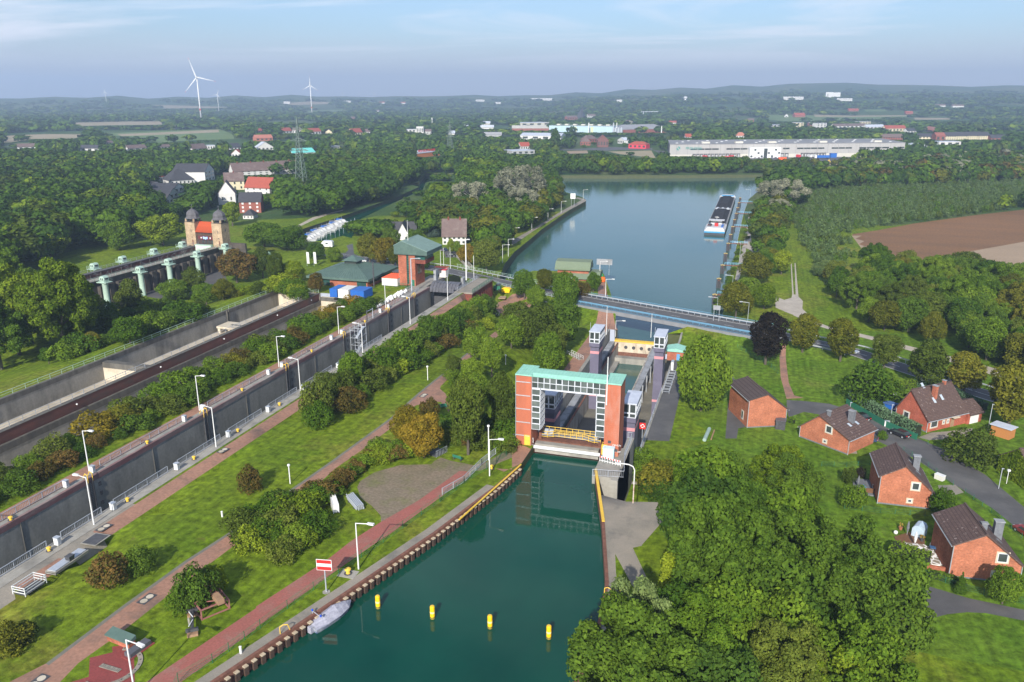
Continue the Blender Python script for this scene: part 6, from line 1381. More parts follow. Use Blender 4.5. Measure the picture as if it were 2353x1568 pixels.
x,y,z=g(1168,590);street_lamp('lamp_post','slim white lamp above a small white platform on the mole',x,y,z,topz(x,y,550)-z,2.2,0,r=.11)
x,y,z=g(1316,474);t=thing('notice_board','large white notice board near the tip of the mole','sign',(x,y,z),R(17));h=topz(x,y,445)-z;[MB().tube((a,0,0),(a,0,h),.1,6).put('post',galv,t)for a in(-1,1)];MB().box(-1.7,1.7,-.1,0,h-3.6,h).put('board',whitem,t)
tag(MB().prism([(-101.9,318),(-103,318),(-112.6,370),(-122.2,585),(-121,585)],-14.5,-10.7).put('mole_wall',concrete),'long low concrete mole wall curving to the lake','quay wall')if False else None
# lake house
x,y,z=-65.5,309,-11.2
t=thing('pump_house','red brick lakeside house with long green metal barrel roof','house',(x,y,z),R(4))
MB().box(-9,3.5,-3,5,-2,6).put('upper_wall',brick,t);MB().prof([(-4,5.6),(-4,6.3),(-1.5,8.6),(3.5,8.9),(6,6.3),(6,5.6)],'x',-10,4.2).put('upper_roof',mat('sage_roof',(.16,.2,.13),(.125,.16,.105),s=1,stretch=(6,1,1)),t)
MB().box(-4,7,-5,4,-2,2.6).put('lower_wall',brick,t);MB().prof([(-6,2.6),(5,2.6),(5,4.6),(-2,4.9)],'x',-4.6,8.2).put('lower_roof',MATS['sage_roof'],t);MB().box(-1.2,0,-5.05,-5,0,2.2).put('door',greenst,t)
x,y,z=g(1388,632);t=thing('display_board','wide grey display board on the quay beside the lakeside house','sign',(x,y,z),R(5));MB().box(-3.2,3.2,-.1,.1,4.2,6.6).put('board',gr_,t);[MB().tube((a,0,0),(a,0,4.2),.1,6).put('post',galv,t)for a in(-2,2)]
for i,(px,py,tp,lb)in enumerate(((1378,640,601,'beside the wide display board'),(1391,685,642,'at the left end of the bridge'),(1290,612,596,'behind the lakeside house'))):
 x,y,z=g(px,py);street_lamp('lamp_post','tall white angled lamp '+lb,x,y,z,topz(x,y,tp)-z,2.4,0,r=.12)
x,y,z=g(1384,648);t=thing('orange_buoy','orange buoy standing on the quay by the lakeside house','buoy',(x,y,z));MB().lathe([(1.2,.2),(1.25,1),(1.1,1.8),(.3,2.0)],12).put('float',mat('orange_paint',(.8,.14,.02)),t);MB().lathe([(.9,0),(.9,.2)],10).put('base',darkst,t)
x,y,z=g(1381,638);t=thing('green_buoy','small green buoy behind the orange one on the quay','buoy',(x,y,z));MB().lathe([(.8,0),(.8,1),(.2,2.4)],10).put('float',mat('green_paint',(.02,.35,.1)),t);MB().lathe([(.25,2.3),(.25,2.8)],8).put('topmark',mat('green_paint',()),t)
# yard beside the brick lock head
x,y,z=g(*Zp(1024,900,[(2300,620)])[0]);t=thing('yellow_container','yellow skip with slanting lid in the yard beside the brick lock head','skip',(x,y,z));MB().prof([(-1.4,.1),(1.4,.1),(1.7,1.3),(.9,1.8),(-.9,1.8),(-1.7,1.3)],'y',-1,1).put('body',byel,t);MB().box(-1.3,1.3,-.9,.9,0,.1).put('base',darkst,t)
for i,p in enumerate(((2230,670),(2160,740))):x,y,z=g(*Zp(1024,900,[p])[0]);tag(MB().prism([(-2.6,-1.8),(2.6,-1.8),(2.6,1.8),(-2.6,1.8)],0,.25).put('sand_bed',drysoil,None,(x,y,z),.2),'pale sand bed with timber edge in the yard, %s one'%['upper','lower'][i],'sand bed')
x,y,z=g(*Zp(1024,900,[(2220,605)])[0]);t=thing('work_machine','dark green compact machine beside the brick lock head','machine',(x,y,z));MB().box(-1.2,1.2,-.7,.7,.4,1.8).put('body',greenst,t);[MB().tube((a,b-.1,.4),(a,b+.1,.4),.4,10).put('wheel',tyre,t)for a in(-.8,.8)for b in(-.7,.7)];MB().box(-.4,.8,-.6,.6,1.8,2.5).put('cab',glass,t)
x,y,z=g(*Zp(1024,900,[(2353,465)])[0]);t=thing('moored_boat','white motor boat moored under the road left of the lakeside house','boat',(x+1.5,y+1,-14),1.2);MB().prism([(-4,-1.3),(2,-1.4),(4,0),(2,1.4),(-4,1.3)],-.2,1.2).put('hull',whitem,t);MB().box(-2.6,1.0,-1,1,1.2,2.4).put('cabin',whitem,t);MB().box(-2.65,1.05,-1.03,1.03,1.6,2.1).put('window',glass,t)
# marina boats
def yacht(label,x,y,rz,L,canopy,k):
 whitem=mat('yacht_white',(.5,.5,.49),(.38,.38,.38),s=.8);t=thing('motor_yacht',label,'boat',(x,y,-13.5),rz,'white boats in the marina');w=L*.16
 MB().prism([(-L/2,-w),(L*.2,-w),(L/2,0),(L*.2,w),(-L/2,w)],-.2,1.0,0,[(-L/2,-w*1.1),(L*.22,-w*1.15),(L*.54,0),(L*.22,w*1.15),(-L/2,w*1.1)]).put('hull',whitem,t)
 MB().prism([(-L*.3,-w*.8),(L*.15,-w*.8),(L*.3,0),(L*.15,w*.8),(-L*.3,w*.8)],1.0,2.1,0,[(-L*.28,-w*.7),(L*.05,-w*.7),(L*.12,0),(L*.05,w*.7),(-L*.28,w*.7)]).put('cabin',whitem,t)
 MB().box(-L*.2,L*.02,-w*.83,w*.83,1.35,1.8).put('window',glass,t)
 if canopy:MB().box(-L*.45,-L*.2,-w*.8,w*.8,1.6,2.4).put('canopy',bluec if canopy==1 else slate,t)
 MB().tube((-L*.1,0,2.1),(-L*.1,0,4.2),.05,5).put('mast',galv,t)
A0=Vector(g(705,540));A1=Vector(g(786,503))
for k in range(14):
 p=A0.lerp(A1,k/13);yacht('white motor boat with %s cabin in the marina, %s from the near end'%(['open','blue covered','grey covered'][k%3],ordn(k)),p.x+rnd.uniform(-1,1),p.y,-.35+rnd.uniform(-.05,.05),rnd.uniform(9,12.5),k%3,k)
d=(A1-A0).normalized();nn=Vector((-d.y,d.x,0))
for k in range(9):
 p=A0.lerp(A1,k/8)+Vector((d.y,-d.x,0))*8;tag(MB().lathe([(.16,-1),(.16,3)],6).put('mooring_pile',galv,None,(p.x,p.y,-13.4)),'thin mooring pile in the marina, %s from the near end'%ordn(k),'pile','marina piles')
x,y,z=g(*Zp(1024,900,[(660,205)])[0]);t=thing('camper_van','white caravan with grey roof parked by the marina','caravan',(x,y,z),R(10));MB().prof([(-2.8,.4),(2.8,.4),(2.8,2.6),(2.4,3.2),(-1.8,3.2),(-3.4,1.6)],'y',-1.3,1.3).put('body',whitem,t);MB().box(-1.8,2.4,-1.2,1.2,3.2,3.3).put('roof',greyroof,t);[MB().tube((a,b-.1,.4),(a,b+.1,.4),.4,10).put('wheel',tyre,t)for a in(-1.6,1.6)for b in(-1.2,1.2)];MB().box(-.6,.6,-1.33,-1.3,1.7,2.4).put('window',glass,t)
x,y,z=g(*Zp(0,900,[(1070,650)])[0]);t=thing('motor_home','white and blue motor home parked below the aqueduct','motor home',(x,y,z),R(60));MB().box(-3.2,3.2,-1.1,1.1,.5,3.0).put('body',whitem,t);MB().box(-3.21,3.21,-1.12,1.12,1.0,1.5).put('blue_stripe',bluecar,t);[MB().tube((a,b-.1,.4),(a,b+.1,.4),.4,10).put('wheel',tyre,t)for a in(-2,2)for b in(-1,1)];MB().box(-2.9,2.9,-.9,.9,3.0,3.1).put('roof',greyroof,t)
x,y,z=g(*Zp(0,900,[(920,700)])[0]);car('blue car half hidden beside the left oak below the aqueduct',x,y,z,1.2,bluecar)
x,y,z=g(*Zp(1024,900,[(130,400)])[0]);t=thing('round_pavilion','eight sided pavilion with pale green tent roof left of the visitor building','pavilion',(x,y,z));MB().lathe([(3.2,0),(3.2,3)],8).put('wall',brickd,t);MB().lathe([(5.2,3),(1.4,5.4),(1.4,5.9)],8).put('roof',mat('pav_roof',(.2,.3,.24),(.17,.26,.2)),t);MB().lathe([(1.7,5.9),(.05,7.2)],8).put('lantern_roof',MATS['pav_roof'],t)
for i,(px,py)in enumerate(((1215,340),(970,345))):x,y,z=g(*Zp(1024,900,[(px,py)])[0]);car(['grey car parked on the road under the autumn trees','silver car parked on the road right of the autumn trees'][i-1],x,y,z+.05,.3,[silver,carw][i])
# ------------------------------------------------------------------ generic far buildings
def bld(name,label,cat,pl,pr,ptop,depth,wall,roof,kind='flat',rh=0,rows=0,cols=0,wm=None,group=None,skirt=2,ww=.5,wh=.5,chim=0,zmin=None):
 a=Vector(g(*pl));b=Vector(g(*pr));d=b-a;W_=math.hypot(d.x,d.y);ang=math.atan2(d.y,d.x)
 h=max(2.2,topz((a.x+b.x)/2,(a.y+b.y)/2,ptop)-(a.z+b.z)/2)
 t=thing(name,label,cat,(a.x,a.y,(a.z+b.z)/2),ang,group)
 BLD.append((a.x+d.x/2-d.y/W_*depth/2,a.y+d.y/2+d.x/W_*depth/2,max(W_,depth)*.5+4,W_,depth,ang,a.x,a.y))
 q=MB();o=.5
 if kind=='flat':
  q.box(0,W_,0,depth,-skirt,h);q.put('wall',wall,t);MB().box(-.3,W_+.3,-.3,depth+.3,h,h+.5).put('roof',roof,t)
 elif kind=='gable':
  q.prof([(0,-skirt),(depth,-skirt),(depth,h),(depth/2,h+rh),(0,h)],'x',0,W_);q.put('wall',wall,t)
  s=rh/(depth/2);MB().prof([(-o,h-s*o),(depth/2,h+rh),(depth+o,h-s*o),(depth+o,h-s*o+.35),(depth/2,h+rh+.35),(-o,h-s*o+.35)],'x',-o,W_+o).put('roof',roof,t)
 elif kind=='front':
  q.prof([(0,-skirt),(W_,-skirt),(W_,h),(W_/2,h+rh),(0,h)],'y',0,depth);q.put('wall',wall,t)
  s=rh/(W_/2);MB().prof([(-o,h-s*o),(W_/2,h+rh),(W_+o,h-s*o),(W_+o,h-s*o+.35),(W_/2,h+rh+.35),(-o,h-s*o+.35)][::-1],'y',-.4,depth+.4).put('roof',roof,t)
 elif kind=='hip':
  q.box(0,W_,0,depth,-skirt,h);q.put('wall',wall,t);k=min(W_,depth)/2*.85
  MB().prism([(-o,-o),(W_+o,-o),(W_+o,depth+o),(-o,depth+o)],h,h+rh,0,[(k,k),(W_-k,k),(W_-k,depth-k),(k,depth-k)]).put('roof',roof,t)
 for r in range(rows):
  for c in range(cols):
   cw,ch=W_/cols,h/rows;x0=cw*c+cw*(1-ww)/2;z0=ch*r+ch*(1-wh)*.55
   MB().box(x0,x0+cw*ww,-.08,.02,z0,z0+ch*wh).put('window',wm or glass,t)
 for k in range(chim):
  cx=W_*(k+.5)/chim;MB().box(cx-.4,cx+.4,depth*.45,depth*.55,h+rh*.7,h+rh+1.3).put('chimney',brickd,t)
 return t,W_,h
BLD=[]
cream=mat('cream_plaster',(.62,.55,.38),(.55,.48,.32),s=.4);whitep=mat('white_plaster',(.60,.59,.57),(.52,.51,.49),s=.4);pinkpl=mat('pink_plaster',(.58,.38,.3),(.5,.33,.26),s=.4);greyp=mat('grey_plaster',(.4,.4,.4),(.34,.34,.34),s=.4)
brownroof=mat('brown_roof',(.145,.10,.09),(.115,.08,.072),s=.7,stain=(.18,.14,.125),ss=.3);blackroof=mat('black_roof',(.055,.055,.062),(.04,.04,.045),s=.7);redroof=mat('red_roof',(.33,.075,.045),(.26,.06,.04),s=.7);farbrick=mat('far_brick',(.27,.09,.065),(.22,.075,.055),s=.4);salmon=mat('salmon_roof',(.42,.16,.11),(.35,.13,.09),s=.6)
S1=lambda x,y:Zp(0,300,[(x,y)])[0]
S2=lambda x,y:Zp(1024,300,[(x,y)])[0]
S3=lambda x,y:Zp(2048,300,[(x,y)])[0]
S4=lambda x,y:Zp(3072,300,[(x,y)])[0]
RY=lambda y:172.35+y/4
bld('town_house','white gabled house with two small windows left of the yellow house','house',S1(2012,1195),S1(2170,1190),RY(1090),13,whitep,brownroof,'front',8,1,2,ww=.16,wh=.3)
bld('town_house','red brick block with black roof and white windows in the village','house',S1(2205,1272),S2(50,1268),RY(1165),12,farbrick,blackroof,'gable',5,3,3,whitem,ww=.28,wh=.5)
bld('town_house','yellow house with dark mansard roof in the village','house',S1(2075,1062),S1(2250,1055),RY(975),12,cream,brownroof,'gable',6,2,3,ww=.25,wh=.5,chim=1)
bld('town_house','white house with bright red roof in the middle of the village','house',S1(2255,1095),S2(128,1105),RY(1035),12,whitep,redroof,'gable',7,2,4,ww=.2,wh=.45)
bld('apartment_block','long cream and pink apartment block with brown roof behind the village','apartment block',S1(2150,940),S2(390,905),RY(872),12,whitep,brownroof,'gable',7,3,11,ww=.4,wh=.45,chim=5)
bld('apartment_block','brown roofed wing at the left end of the long apartment block','apartment block',S1(2110,925),S1(2180,930),RY(880),26,cream,brownroof,'front',6,2,1,ww=.3)
bld('town_house','small white hall with dark roof below the red brick block','house',S1(2235,1325),S1(2330,1325),RY(1292),9,whitep,blackroof,'hip',3,1,3,ww=.3)
bld('row_house','white row house with black roof nearest the forest','house',S1(1530,1195),S1(1595,1180),RY(1140),22,whitep,blackroof,'front',3.2,1,2)
bld('row_house','white row house with black roof, middle of the stepped row','house',S1(1560,1150),S1(1640,1120),RY(1085),22,whitep,blackroof,'front',3.2,1,2)
bld('row_house','white row house with black roof at the rear of the stepped row','house',S1(1600,1100),S1(1690,1070),RY(1035),22,whitep,blackroof,'front',3.2,1,2)
bld('town_house','small white gabled house with black roof at the left of the stepped row','house',S1(1410,1075),S1(1510,1065),RY(1035),12,whitep,blackroof,'front',4,1,2,ww=.2)
bld('villa','white villa with large dark hipped roof above the stepped row','house',S1(1570,1015),S1(1790,1000),RY(968),20,whitep,blackroof,'hip',9,1,6,ww=.35)
bld('town_house','tall pale terrace with steep slate gables left of the apartment block','house',S1(1890,985),S1(1975,960),RY(880),28,whitep,blackroof,'front',6,3,3)
bld('town_house','white stair tower house with red cap at the forest edge','house',S1(1452,985),S1(1495,985),RY(940),5,whitep,redroof,'flat',0,1,3)
bld('house','large house with brown roof and long dormer beside the lake mole','house',S2(1715,1560),S2(1930,1560),RY(1480),11,whitep,brownroof,'gable',7.5,2,5,ww=.5,chim=2)
bld('house','dark house with black gambrel roof left of the control tower mast','house',S2(1290,1520),S2(1410,1520),RY(1490),12,whitep,blackroof,'front',6.5,1,2,ww=.25);bld('house','black slate wing behind the dark gambrel house','house',S2(1230,1490),S2(1470,1490),RY(1470),9,whitep,blackroof,'gable',5)
# the town strip behind
for i,(pl,pr,pt,dp,w_,r_,kd,rh,lb)in enumerate((
 ((168,690),(330,685),660,10,whitep,brownroof,'gable',4,'white gabled house at the far left edge of the woods'),
 ((740,705),(915,705),675,10,whitep,blackroof,'gable',4,'white house with dark roof beside the blue spruce'),
 ((980,645),(1050,640),625,10,whitep,brownroof,'gable',3,'white flat house right of the pointed tree'),
 ((1180,700),(1350,690),672,10,whitep,brownroof,'gable',4,'long brown roofed house in the middle of the wood edge'),
 ((1480,680),(1570,675),660,10,whitep,brownroof,'gable',3,'small brown roofed house below the green meadow'),
 ((1770,700),(1905,690),676,12,whitep,brownroof,'gable',6,'large brown roofed house with white dormers below the meadow'),
 ((1910,690),(1980,688),650,12,whitep,greyroof,'flat',0,'white flat roofed hall right of the brown dormer house'),
 ((2120,695),(2215,690),665,12,whitep,blackroof,'gable',5,'grey roofed house above the village'),
 ((2130,755),(2215,755),725,10,whitep,redroof,'front',5,'white house with red roof above the village'))):
 bld('town_house',lb,'house',S1(*pl),S1(*pr),RY(pt),dp,w_,r_,kd,rh,1,3)
for i,(pl,pr,pt,dp,w_,r_,kd,rh,lb)in enumerate((
 ((0,610),(155,605),580,14,salmon,salmon,'gable',5,'long salmon coloured building left of the pylon'),
 ((0,540),(85,535),515,14,salmon,redroof,'gable',5,'red roofed building behind the salmon coloured one'),
 ((15,700),(160,695),665,14,whitep,greyroof,'front',7,'white gabled house with grey roof left of the pylon'),
 ((225,545),(330,540),515,12,whitep,redroof,'gable',6,'white house with red roof left of the pylon top'),
 ((335,540),(420,540),510,12,whitep,brownroof,'gable',5,'brown roofed house behind the pylon'),
 ((490,555),(600,550),520,12,whitep,redroof,'gable',6,'red roofed house right of the pylon'),
 ((640,550),(700,550),525,12,cream,blackroof,'front',5,'pale yellow gabled house in the trees'),
 ((888,560),(980,555),528,14,cream,redroof,'gable',7,'house with deep red roof and yellow gable'),
 ((1000,540),(1085,540),522,12,whitep,brownroof,'gable',5,'brown roofed house right of the deep red roof'),
 ((1370,530),(1500,528),502,16,whitep,greyroof,'flat',0,'long white flat building in the town'),
 ((1475,540),(1540,540),478,14,whitep,whitep,'flat',0,'white tower block with roof antenna in the town'),
 ((1555,555),(1610,555),520,12,whitep,brownroof,'gable',4,'white house beside the thin mobile mast'),
 ((700,685),(770,680),657,8,whitep,greyroof,'flat',0,'small white flat building between the tree rows'))):
 bld('town_house',lb,'house',S2(*pl),S2(*pr),RY(pt),dp,w_,r_,kd,rh,1,4)
bld('market_tent','turquoise tent roof behind the pylon','tent',S2(335,735),S2(545,725),RY(720),20,whitep,mat('turquoise',(.15,.55,.5),(.12,.48,.44)),'gable',5)
t,w_,h_=bld('builders_market','orange and white store with red letters on its roof','store',S2(1480,765),S2(1690,740),RY(715),30,mat('store_orange',(.6,.2,.06),(.5,.17,.05)),greyroof,'flat')
def text(body,size,loc,m,par,rot=(math.pi/2,0,0),ext=.06):
 c=bpy.data.curves.new('lettering','FONT');c.body=body;c.size=size;c.extrude=ext;c.align_x='CENTER';c.resolution_u=2;o=bpy.data.objects.new('tmp',c);C.objects.link(o)
 me=bpy.data.meshes.new_from_object(o.evaluated_get(bpy.context.evaluated_depsgraph_get()));bpy.data.objects.remove(o);me.name='lettering';me.materials.clear();me.materials.append(m)
 n=bpy.data.objects.new('lettering',me);C.objects.link(n);n.parent=par;n.location=loc;n.rotation_euler=rot;return n
MB().box(2,w_-2,2,2.3,h_+.5,h_+.9).put('sign_frame',galv,t);text('BAUSTOFF-ZENTRUM',4.2,(w_/2,2.3,h_+1.2),redp,t,(math.pi/2,0,math.pi),.15)
# factory
lightblue=mat('pale_blue_cladding',(.42,.55,.62),(.38,.5,.58),s=.05,stretch=(6,1,1));ygreen=mat('yellow_green_panel',(.58,.62,.38));beige=mat('beige_cladding',(.55,.52,.45),(.48,.46,.4),s=.1)
t,w_,h_=bld('factory_hall','very long pale blue factory hall with two yellowish gates','factory',S3(340,535),S3(925,545),RY(470),60,lightblue,mat('hall_roof',(.2,.24,.2),(.16,.2,.17),s=.1),'flat')
for f in(.42,.68):MB().box(w_*f-3,w_*f+3,-.3,0,0,h_*.9).put('gate',ygreen,t)
for k in range(7):MB().box(w_*(.1+.13*k)-4,w_*(.1+.13*k)+4,20,30,h_+.5,h_+3).put('roof_unit',beige,t)
for px,top,rr,lb in((703,440,.0,'white factory chimney in front of the pale blue hall'),(930,440,1.6,'silver chimney at the right end of the pale blue hall'),(1372,470,1.2,'white chimney at the right factory'),(960,440,1.0,'thin chimney behind the silver one')):
 x,y,z=g(*S3(px,545));h=topz(x,y,RY(top))-z;tag(MB().lathe([(rr or 1.4,0),((rr or 1.4)*.85,h)],12).put('chimney_stack',whitem if px!=930 else galv,None,(x,y,z)),lb,'chimney')
x,y,z=g(*S3(950,545));t=thing('silo_tanks','cluster of grey silo tanks beside the silver chimney','silo',(x,y,z));[MB().lathe([(3,0),(3,12),(.5,14)],12,(6*k,0,0)).put('tank',galv,t)for k in range(3)]
for pl,pr,pt,dp,w_,r_,kd,rh,lb in(
 ((960,545),(1430,530),500,90,farbrick,mat('shed_roof',(.3,.3,.31),(.25,.25,.26),s=.05),'gable',8,'wide red brick factory with saw tooth grey roof'),
 ((0,520),(340,520),492,70,farbrick,beige,'gable',5,'low red and beige factory hall left of the pale blue hall'),
 ((80,470),(350,465),440,50,beige,greyroof,'flat',0,'beige factory block behind the low hall'),
 ((75,595),(450,600),560,40,whitep,greyroof,'gable',4,'white workshop row with grey roof in front of the factory'),
 ((0,735),(208,728),698,26,greyp,greyroof,'flat',0,'long grey flat shop with dark windows near the far shore'),
 ((80,690),(165,688),655,12,whitep,redroof,'gable',5,'white house with red roof behind the grey shop'),
 ((630,650),(720,650),615,14,farbrick,brownroof,'hip',6,'brick villa with brown hipped roof near the road'),
 ((690,625),(780,620),590,14,farbrick,brownroof,'hip',6,'brown hipped house behind the brick villa'),
 ((785,665),(885,665),600,14,mat('dark_far_brick',(.16,.07,.06),(.13,.06,.05)),mat('dark_red_roof',(.2,.08,.07)),'front',7,'dark brick gabled house by the road junction'),
 ((1070,675),(1230,680),640,16,redc,redroof,'hip',4,'low red fire station like building by the road'),
 ((970,630),(1030,635),600,10,whitep,greyroof,'front',4,'white gabled house behind the road'),
 ((505,415),(600,412),390,14,farbrick,brownroof,'gable',5,'brick house left of the dark church'),
 ((700,395),(770,392),375,14,whitep,brownroof,'gable',5,'white house right of the dark church'),
 ((1050,455),(1110,450),430,14,cream,brownroof,'front',4,'pale yellow gabled house behind the factory'),
 ((1595,585),(1660,585),570,12,whitep,redroof,'gable',5,'red roofed house above the warehouse'),
 ((2060,585),(2150,585),560,14,whitep,salmon,'hip',6,'house with pink hipped roof above the warehouse')):
 bld('factory_hall' if dp>=40 else 'town_house',lb,'factory' if dp>=40 else 'house',S3(*pl),S3(*pr),RY(pt),dp,w_,r_,kd,rh,1 if dp<60 else 0,4)
x,y,z=g(*S3(635,400));t=thing('church','dark church with steep roof and thin spire in the far trees','church',(x,y,z));MB().prof([(-12,0),(12,0),(12,8),(0,26),(-12,8)],'y',-20,20).put('nave',blackroof,t);MB().lathe([(3.5,0),(3.5,28),(.1,42)],8,(8,-22,0)).put('spire',blackroof,t)
x,y,z=g(*S3(1205,400));t=thing('tower_crane','thin tower crane behind the factory','crane',(x,y,z));h=topz(x,y,RY(340))-z;MB().bar((0,0,0),(0,0,h),2,2).put('mast',galv,t);MB().bar((-8,0,h),(50,0,h+1),1.6,1.6).put('jib',galv,t)
# warehouse with dock doors
wl,wr=Vector(g(*S3(1445,770))),Vector(g(*S4(1245,748)))
d=wr-wl;L=math.hypot(d.x,d.y);ang=math.atan2(d.y,d.x);H_=topz(wl.x,wl.y,RY(642))-wl.z;D_=105
wh=thing('warehouse','huge pale grey logistics warehouse with dock doors across the lake','warehouse',(wl.x,wl.y,wl.z),ang);BLD.append((0,0,0,L,D_,ang,wl.x,wl.y))
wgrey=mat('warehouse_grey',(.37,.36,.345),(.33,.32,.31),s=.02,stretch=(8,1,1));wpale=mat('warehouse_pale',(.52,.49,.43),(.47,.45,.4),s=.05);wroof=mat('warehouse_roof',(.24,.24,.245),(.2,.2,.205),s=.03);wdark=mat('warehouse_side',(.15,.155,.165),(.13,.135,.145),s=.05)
bvx,bvy=-.13*D_,.99*D_;bvx,bvy=bvx*math.cos(ang)+bvy*math.sin(ang),-bvx*math.sin(ang)+bvy*math.cos(ang);shx=bvx/bvy
def para(a,b,y0,y1,z0,z1):return MB().prism([(a+shx*y0,y0),(b+shx*y0,y0),(b+shx*y1,y1),(a+shx*y1,y1)],z0,z1)
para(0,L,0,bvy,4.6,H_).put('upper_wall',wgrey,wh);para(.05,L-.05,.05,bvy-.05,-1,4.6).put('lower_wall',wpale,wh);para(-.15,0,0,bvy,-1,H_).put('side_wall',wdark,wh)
para(-.4,L+.4,-.3,bvy+.3,H_,H_+.5).put('roof',wroof,wh)
for k in range(22):MB().box(L*(k+.6)/22-.15,L*(k+.6)/22+.15,-.12,0,4.6,H_).put('panel_joint',wroof,wh)
for a,b in((.085,.77),(.80,1.0)):
 n=int((b-a)*34)
 for k in range(n):
  if k%5==4 or.335<a+(b-a)*k/n<.52-.03 and a<.5 and.33<a+(b-a)*k/n<.47:continue
  xa=L*(a+(b-a)*k/n);MB().box(xa,xa+L*(b-a)/n*.92,-.1,.02,10.0,11.8).put('strip_window',glass,wh)
n=0
for a,b,k_ in((.095,.295,13),(.55,.66,8),(.84,.975,8),(.425,.5,4)):
 for k in range(k_):
  xa=L*(a+(b-a)*k/k_);f=MB().box(xa,xa+L*(b-a)/k_*.8,-.9,0,.4,5.4).put('dock_door',darkst,wh);MB().box(xa+.8,xa+L*(b-a)/k_*.8-.8,-.95,-.9,1.0,4.2).put('door_leaf',greyp,f)
o0,o1=L*.325,L*.455
MB().box(o0,o1,-6,0,-1,12.6).put('office_block',mat('office_white',(.66,.67,.68),(.6,.61,.62),s=.1),wh)
for r in range(3):
 for c in range(9):
  if c==4:continue
  MB().box(o0+(o1-o0)*(c+.2)/9,o0+(o1-o0)*(c+.8)/9,-6.1,-6,1+3.9*r,3.2+3.9*r).put('office_window',glass if(c+r)%3==0 else whitem,wh)
MB().box(o0+(o1-o0)*.45,o0+(o1-o0)*.56,-6.2,-6,0,11.5).put('entrance_glazing',glass,wh)
for k in range(34):
 para(L*(.03+.028*k)-1.6,L*(.03+.028*k)+1.6,20+26*(k%3),23+26*(k%3),H_+.5,H_+1.0).put('skylight',whitem,wh)
for f in(.16,.44,.3,.66,.9):MB().box(L*f-5,L*f+5,10,14,H_+.5,H_+2.6).put('roof_plant',beige,wh)
txg=mat('logo_green',(.03,.28,.24))
text('PROLOGIS',4.4,(L*.098,-.2,H_-6.0),txg,wh)
q=MB()
for k in range(14):
 a0,a1=k*math.pi/7,(k+1)*math.pi/7
 if k in(4,5,11,12):continue
 q.face([(1.0*math.cos(a0),0,1.0*math.sin(a0)),(2.3*math.cos(a0),0,2.3*math.sin(a0)),(2.3*math.cos(a1),0,2.3*math.sin(a1)),(1.0*math.cos(a1),0,1.0*math.sin(a1))])
o=q.put('logo_mark',txg,wh,(L*.035,-.25,H_-4.6))
def truck(label,f,dy,paint,L_=13.5,cab=True,head=0):
 p=Vector((wl.x,wl.y,wl.z))+Vector((math.cos(ang),math.sin(ang),0))*L*f+Vector((math.sin(ang),-math.cos(ang),0))*dy
 t=thing('truck',label,'truck',p,ang+head);MB().box(0,L_,-1.25,1.25,1.1,4.0).put('trailer',paint,t)
 if cab:MB().prof([(-2.6,.6),(-.4,.6),(-.4,3.8),(-2.2,3.8),(-2.7,2.2)][::-1],'y',-1.2,1.2).put('cab',whitem,t)
 for a in(1.5,L_-2.5,L_-1.2)+((-1.6,)if cab else()):MB().tube((a,-1.2,.5),(a,1.2,.5),.5,10).put('wheel',tyre,t)
truck('blue articulated truck with white cab on the warehouse yard',.575,26,bluec,16);truck('red trailer parked on the warehouse yard behind the shore trees',.18,26,redc,16,False);truck('dark red trailer docked at the warehouse',.405+.115,8,redc,6,True,-math.pi/2+.3);truck('white box truck docked at the warehouse',.565,9,whitem,8,False,-math.pi/2+.1);truck('white box truck docked beside the first white one',.585,9,whitem,8,False,-math.pi/2+.1);truck('red trailer docked at the left bays of the warehouse',.135,14,redc,10,False,math.pi/2);truck('red trailer docked at the middle bays of the warehouse',.245,14,redc,10,False,math.pi/2)
for i,f in enumerate((.34,.355,.37,.385,.41,.425,.44)):
 p=Vector((wl.x,wl.y,wl.z))+Vector((math.cos(ang),math.sin(ang),0))*L*f+Vector((math.sin(ang),-math.cos(ang),0))*12;car('car parked before the warehouse office, %s from the left'%ordn(i),p.x,p.y,p.z,ang+1.5,[silver,blackcar,carw,bluecar][i%4],group='cars before the warehouse office')
x,y,z=g(*S4(1320,722));t=thing('silver_tank','tall silver water tank at the right end of the warehouse','tank',(x,y,z));h=topz(x,y,RY(632))-z;MB().lathe([(11,0),(11,h)],24).put('shell',mat('tank_blue',(.35,.44,.5),(.3,.38,.44),s=.2),t,smooth=False);MB().lathe([(11.2,h),(11.2,h+.5)],24).put('rim',galv,t)
t=thing('lattice_rack','slanting white rack beside the silver tank','rack',(x+19,y+6,z));[MB().bar((3*k,0,0),(3*k-4,0,h*(.9-.12*k)),.6,.6).put('frame',galv,t)for k in range(5)]
p=Vector(g(*S4(595,760)));t=thing('office_cabin','bright blue site cabin on the warehouse yard','cabin',p,ang);MB().box(-4,4,-2,2,0,5).put('body',bluec,t);MB().box(-4.2,4.2,-2.2,2.2,5,5.3).put('roof',bluec,t)
p=Vector(g(*S4(130,785)));container('orange and white container on the building site by the lake',p.x,p.y,p.z,9,3,3.4,orange,ang)
for i,(sx,lb)in enumerate(((515,'yellow green'),(665,'yellow'))):p=Vector(g(*S4(sx,822)));t=thing('excavator','%s excavator on the bare ground by the lake'%lb,'excavator',p);MB().box(-2.5,2.5,-1.5,1.5,.2,1.2).put('tracks',tyre,t);MB().box(-2,2,-1.4,1.4,1.2,3.4).put('body',byel,t);MB().bar((1.5,0,2.5),(5,0,5),.5,.5).bar((5,0,5),(7,0,1),.4,.4).put('arm',byel,t)
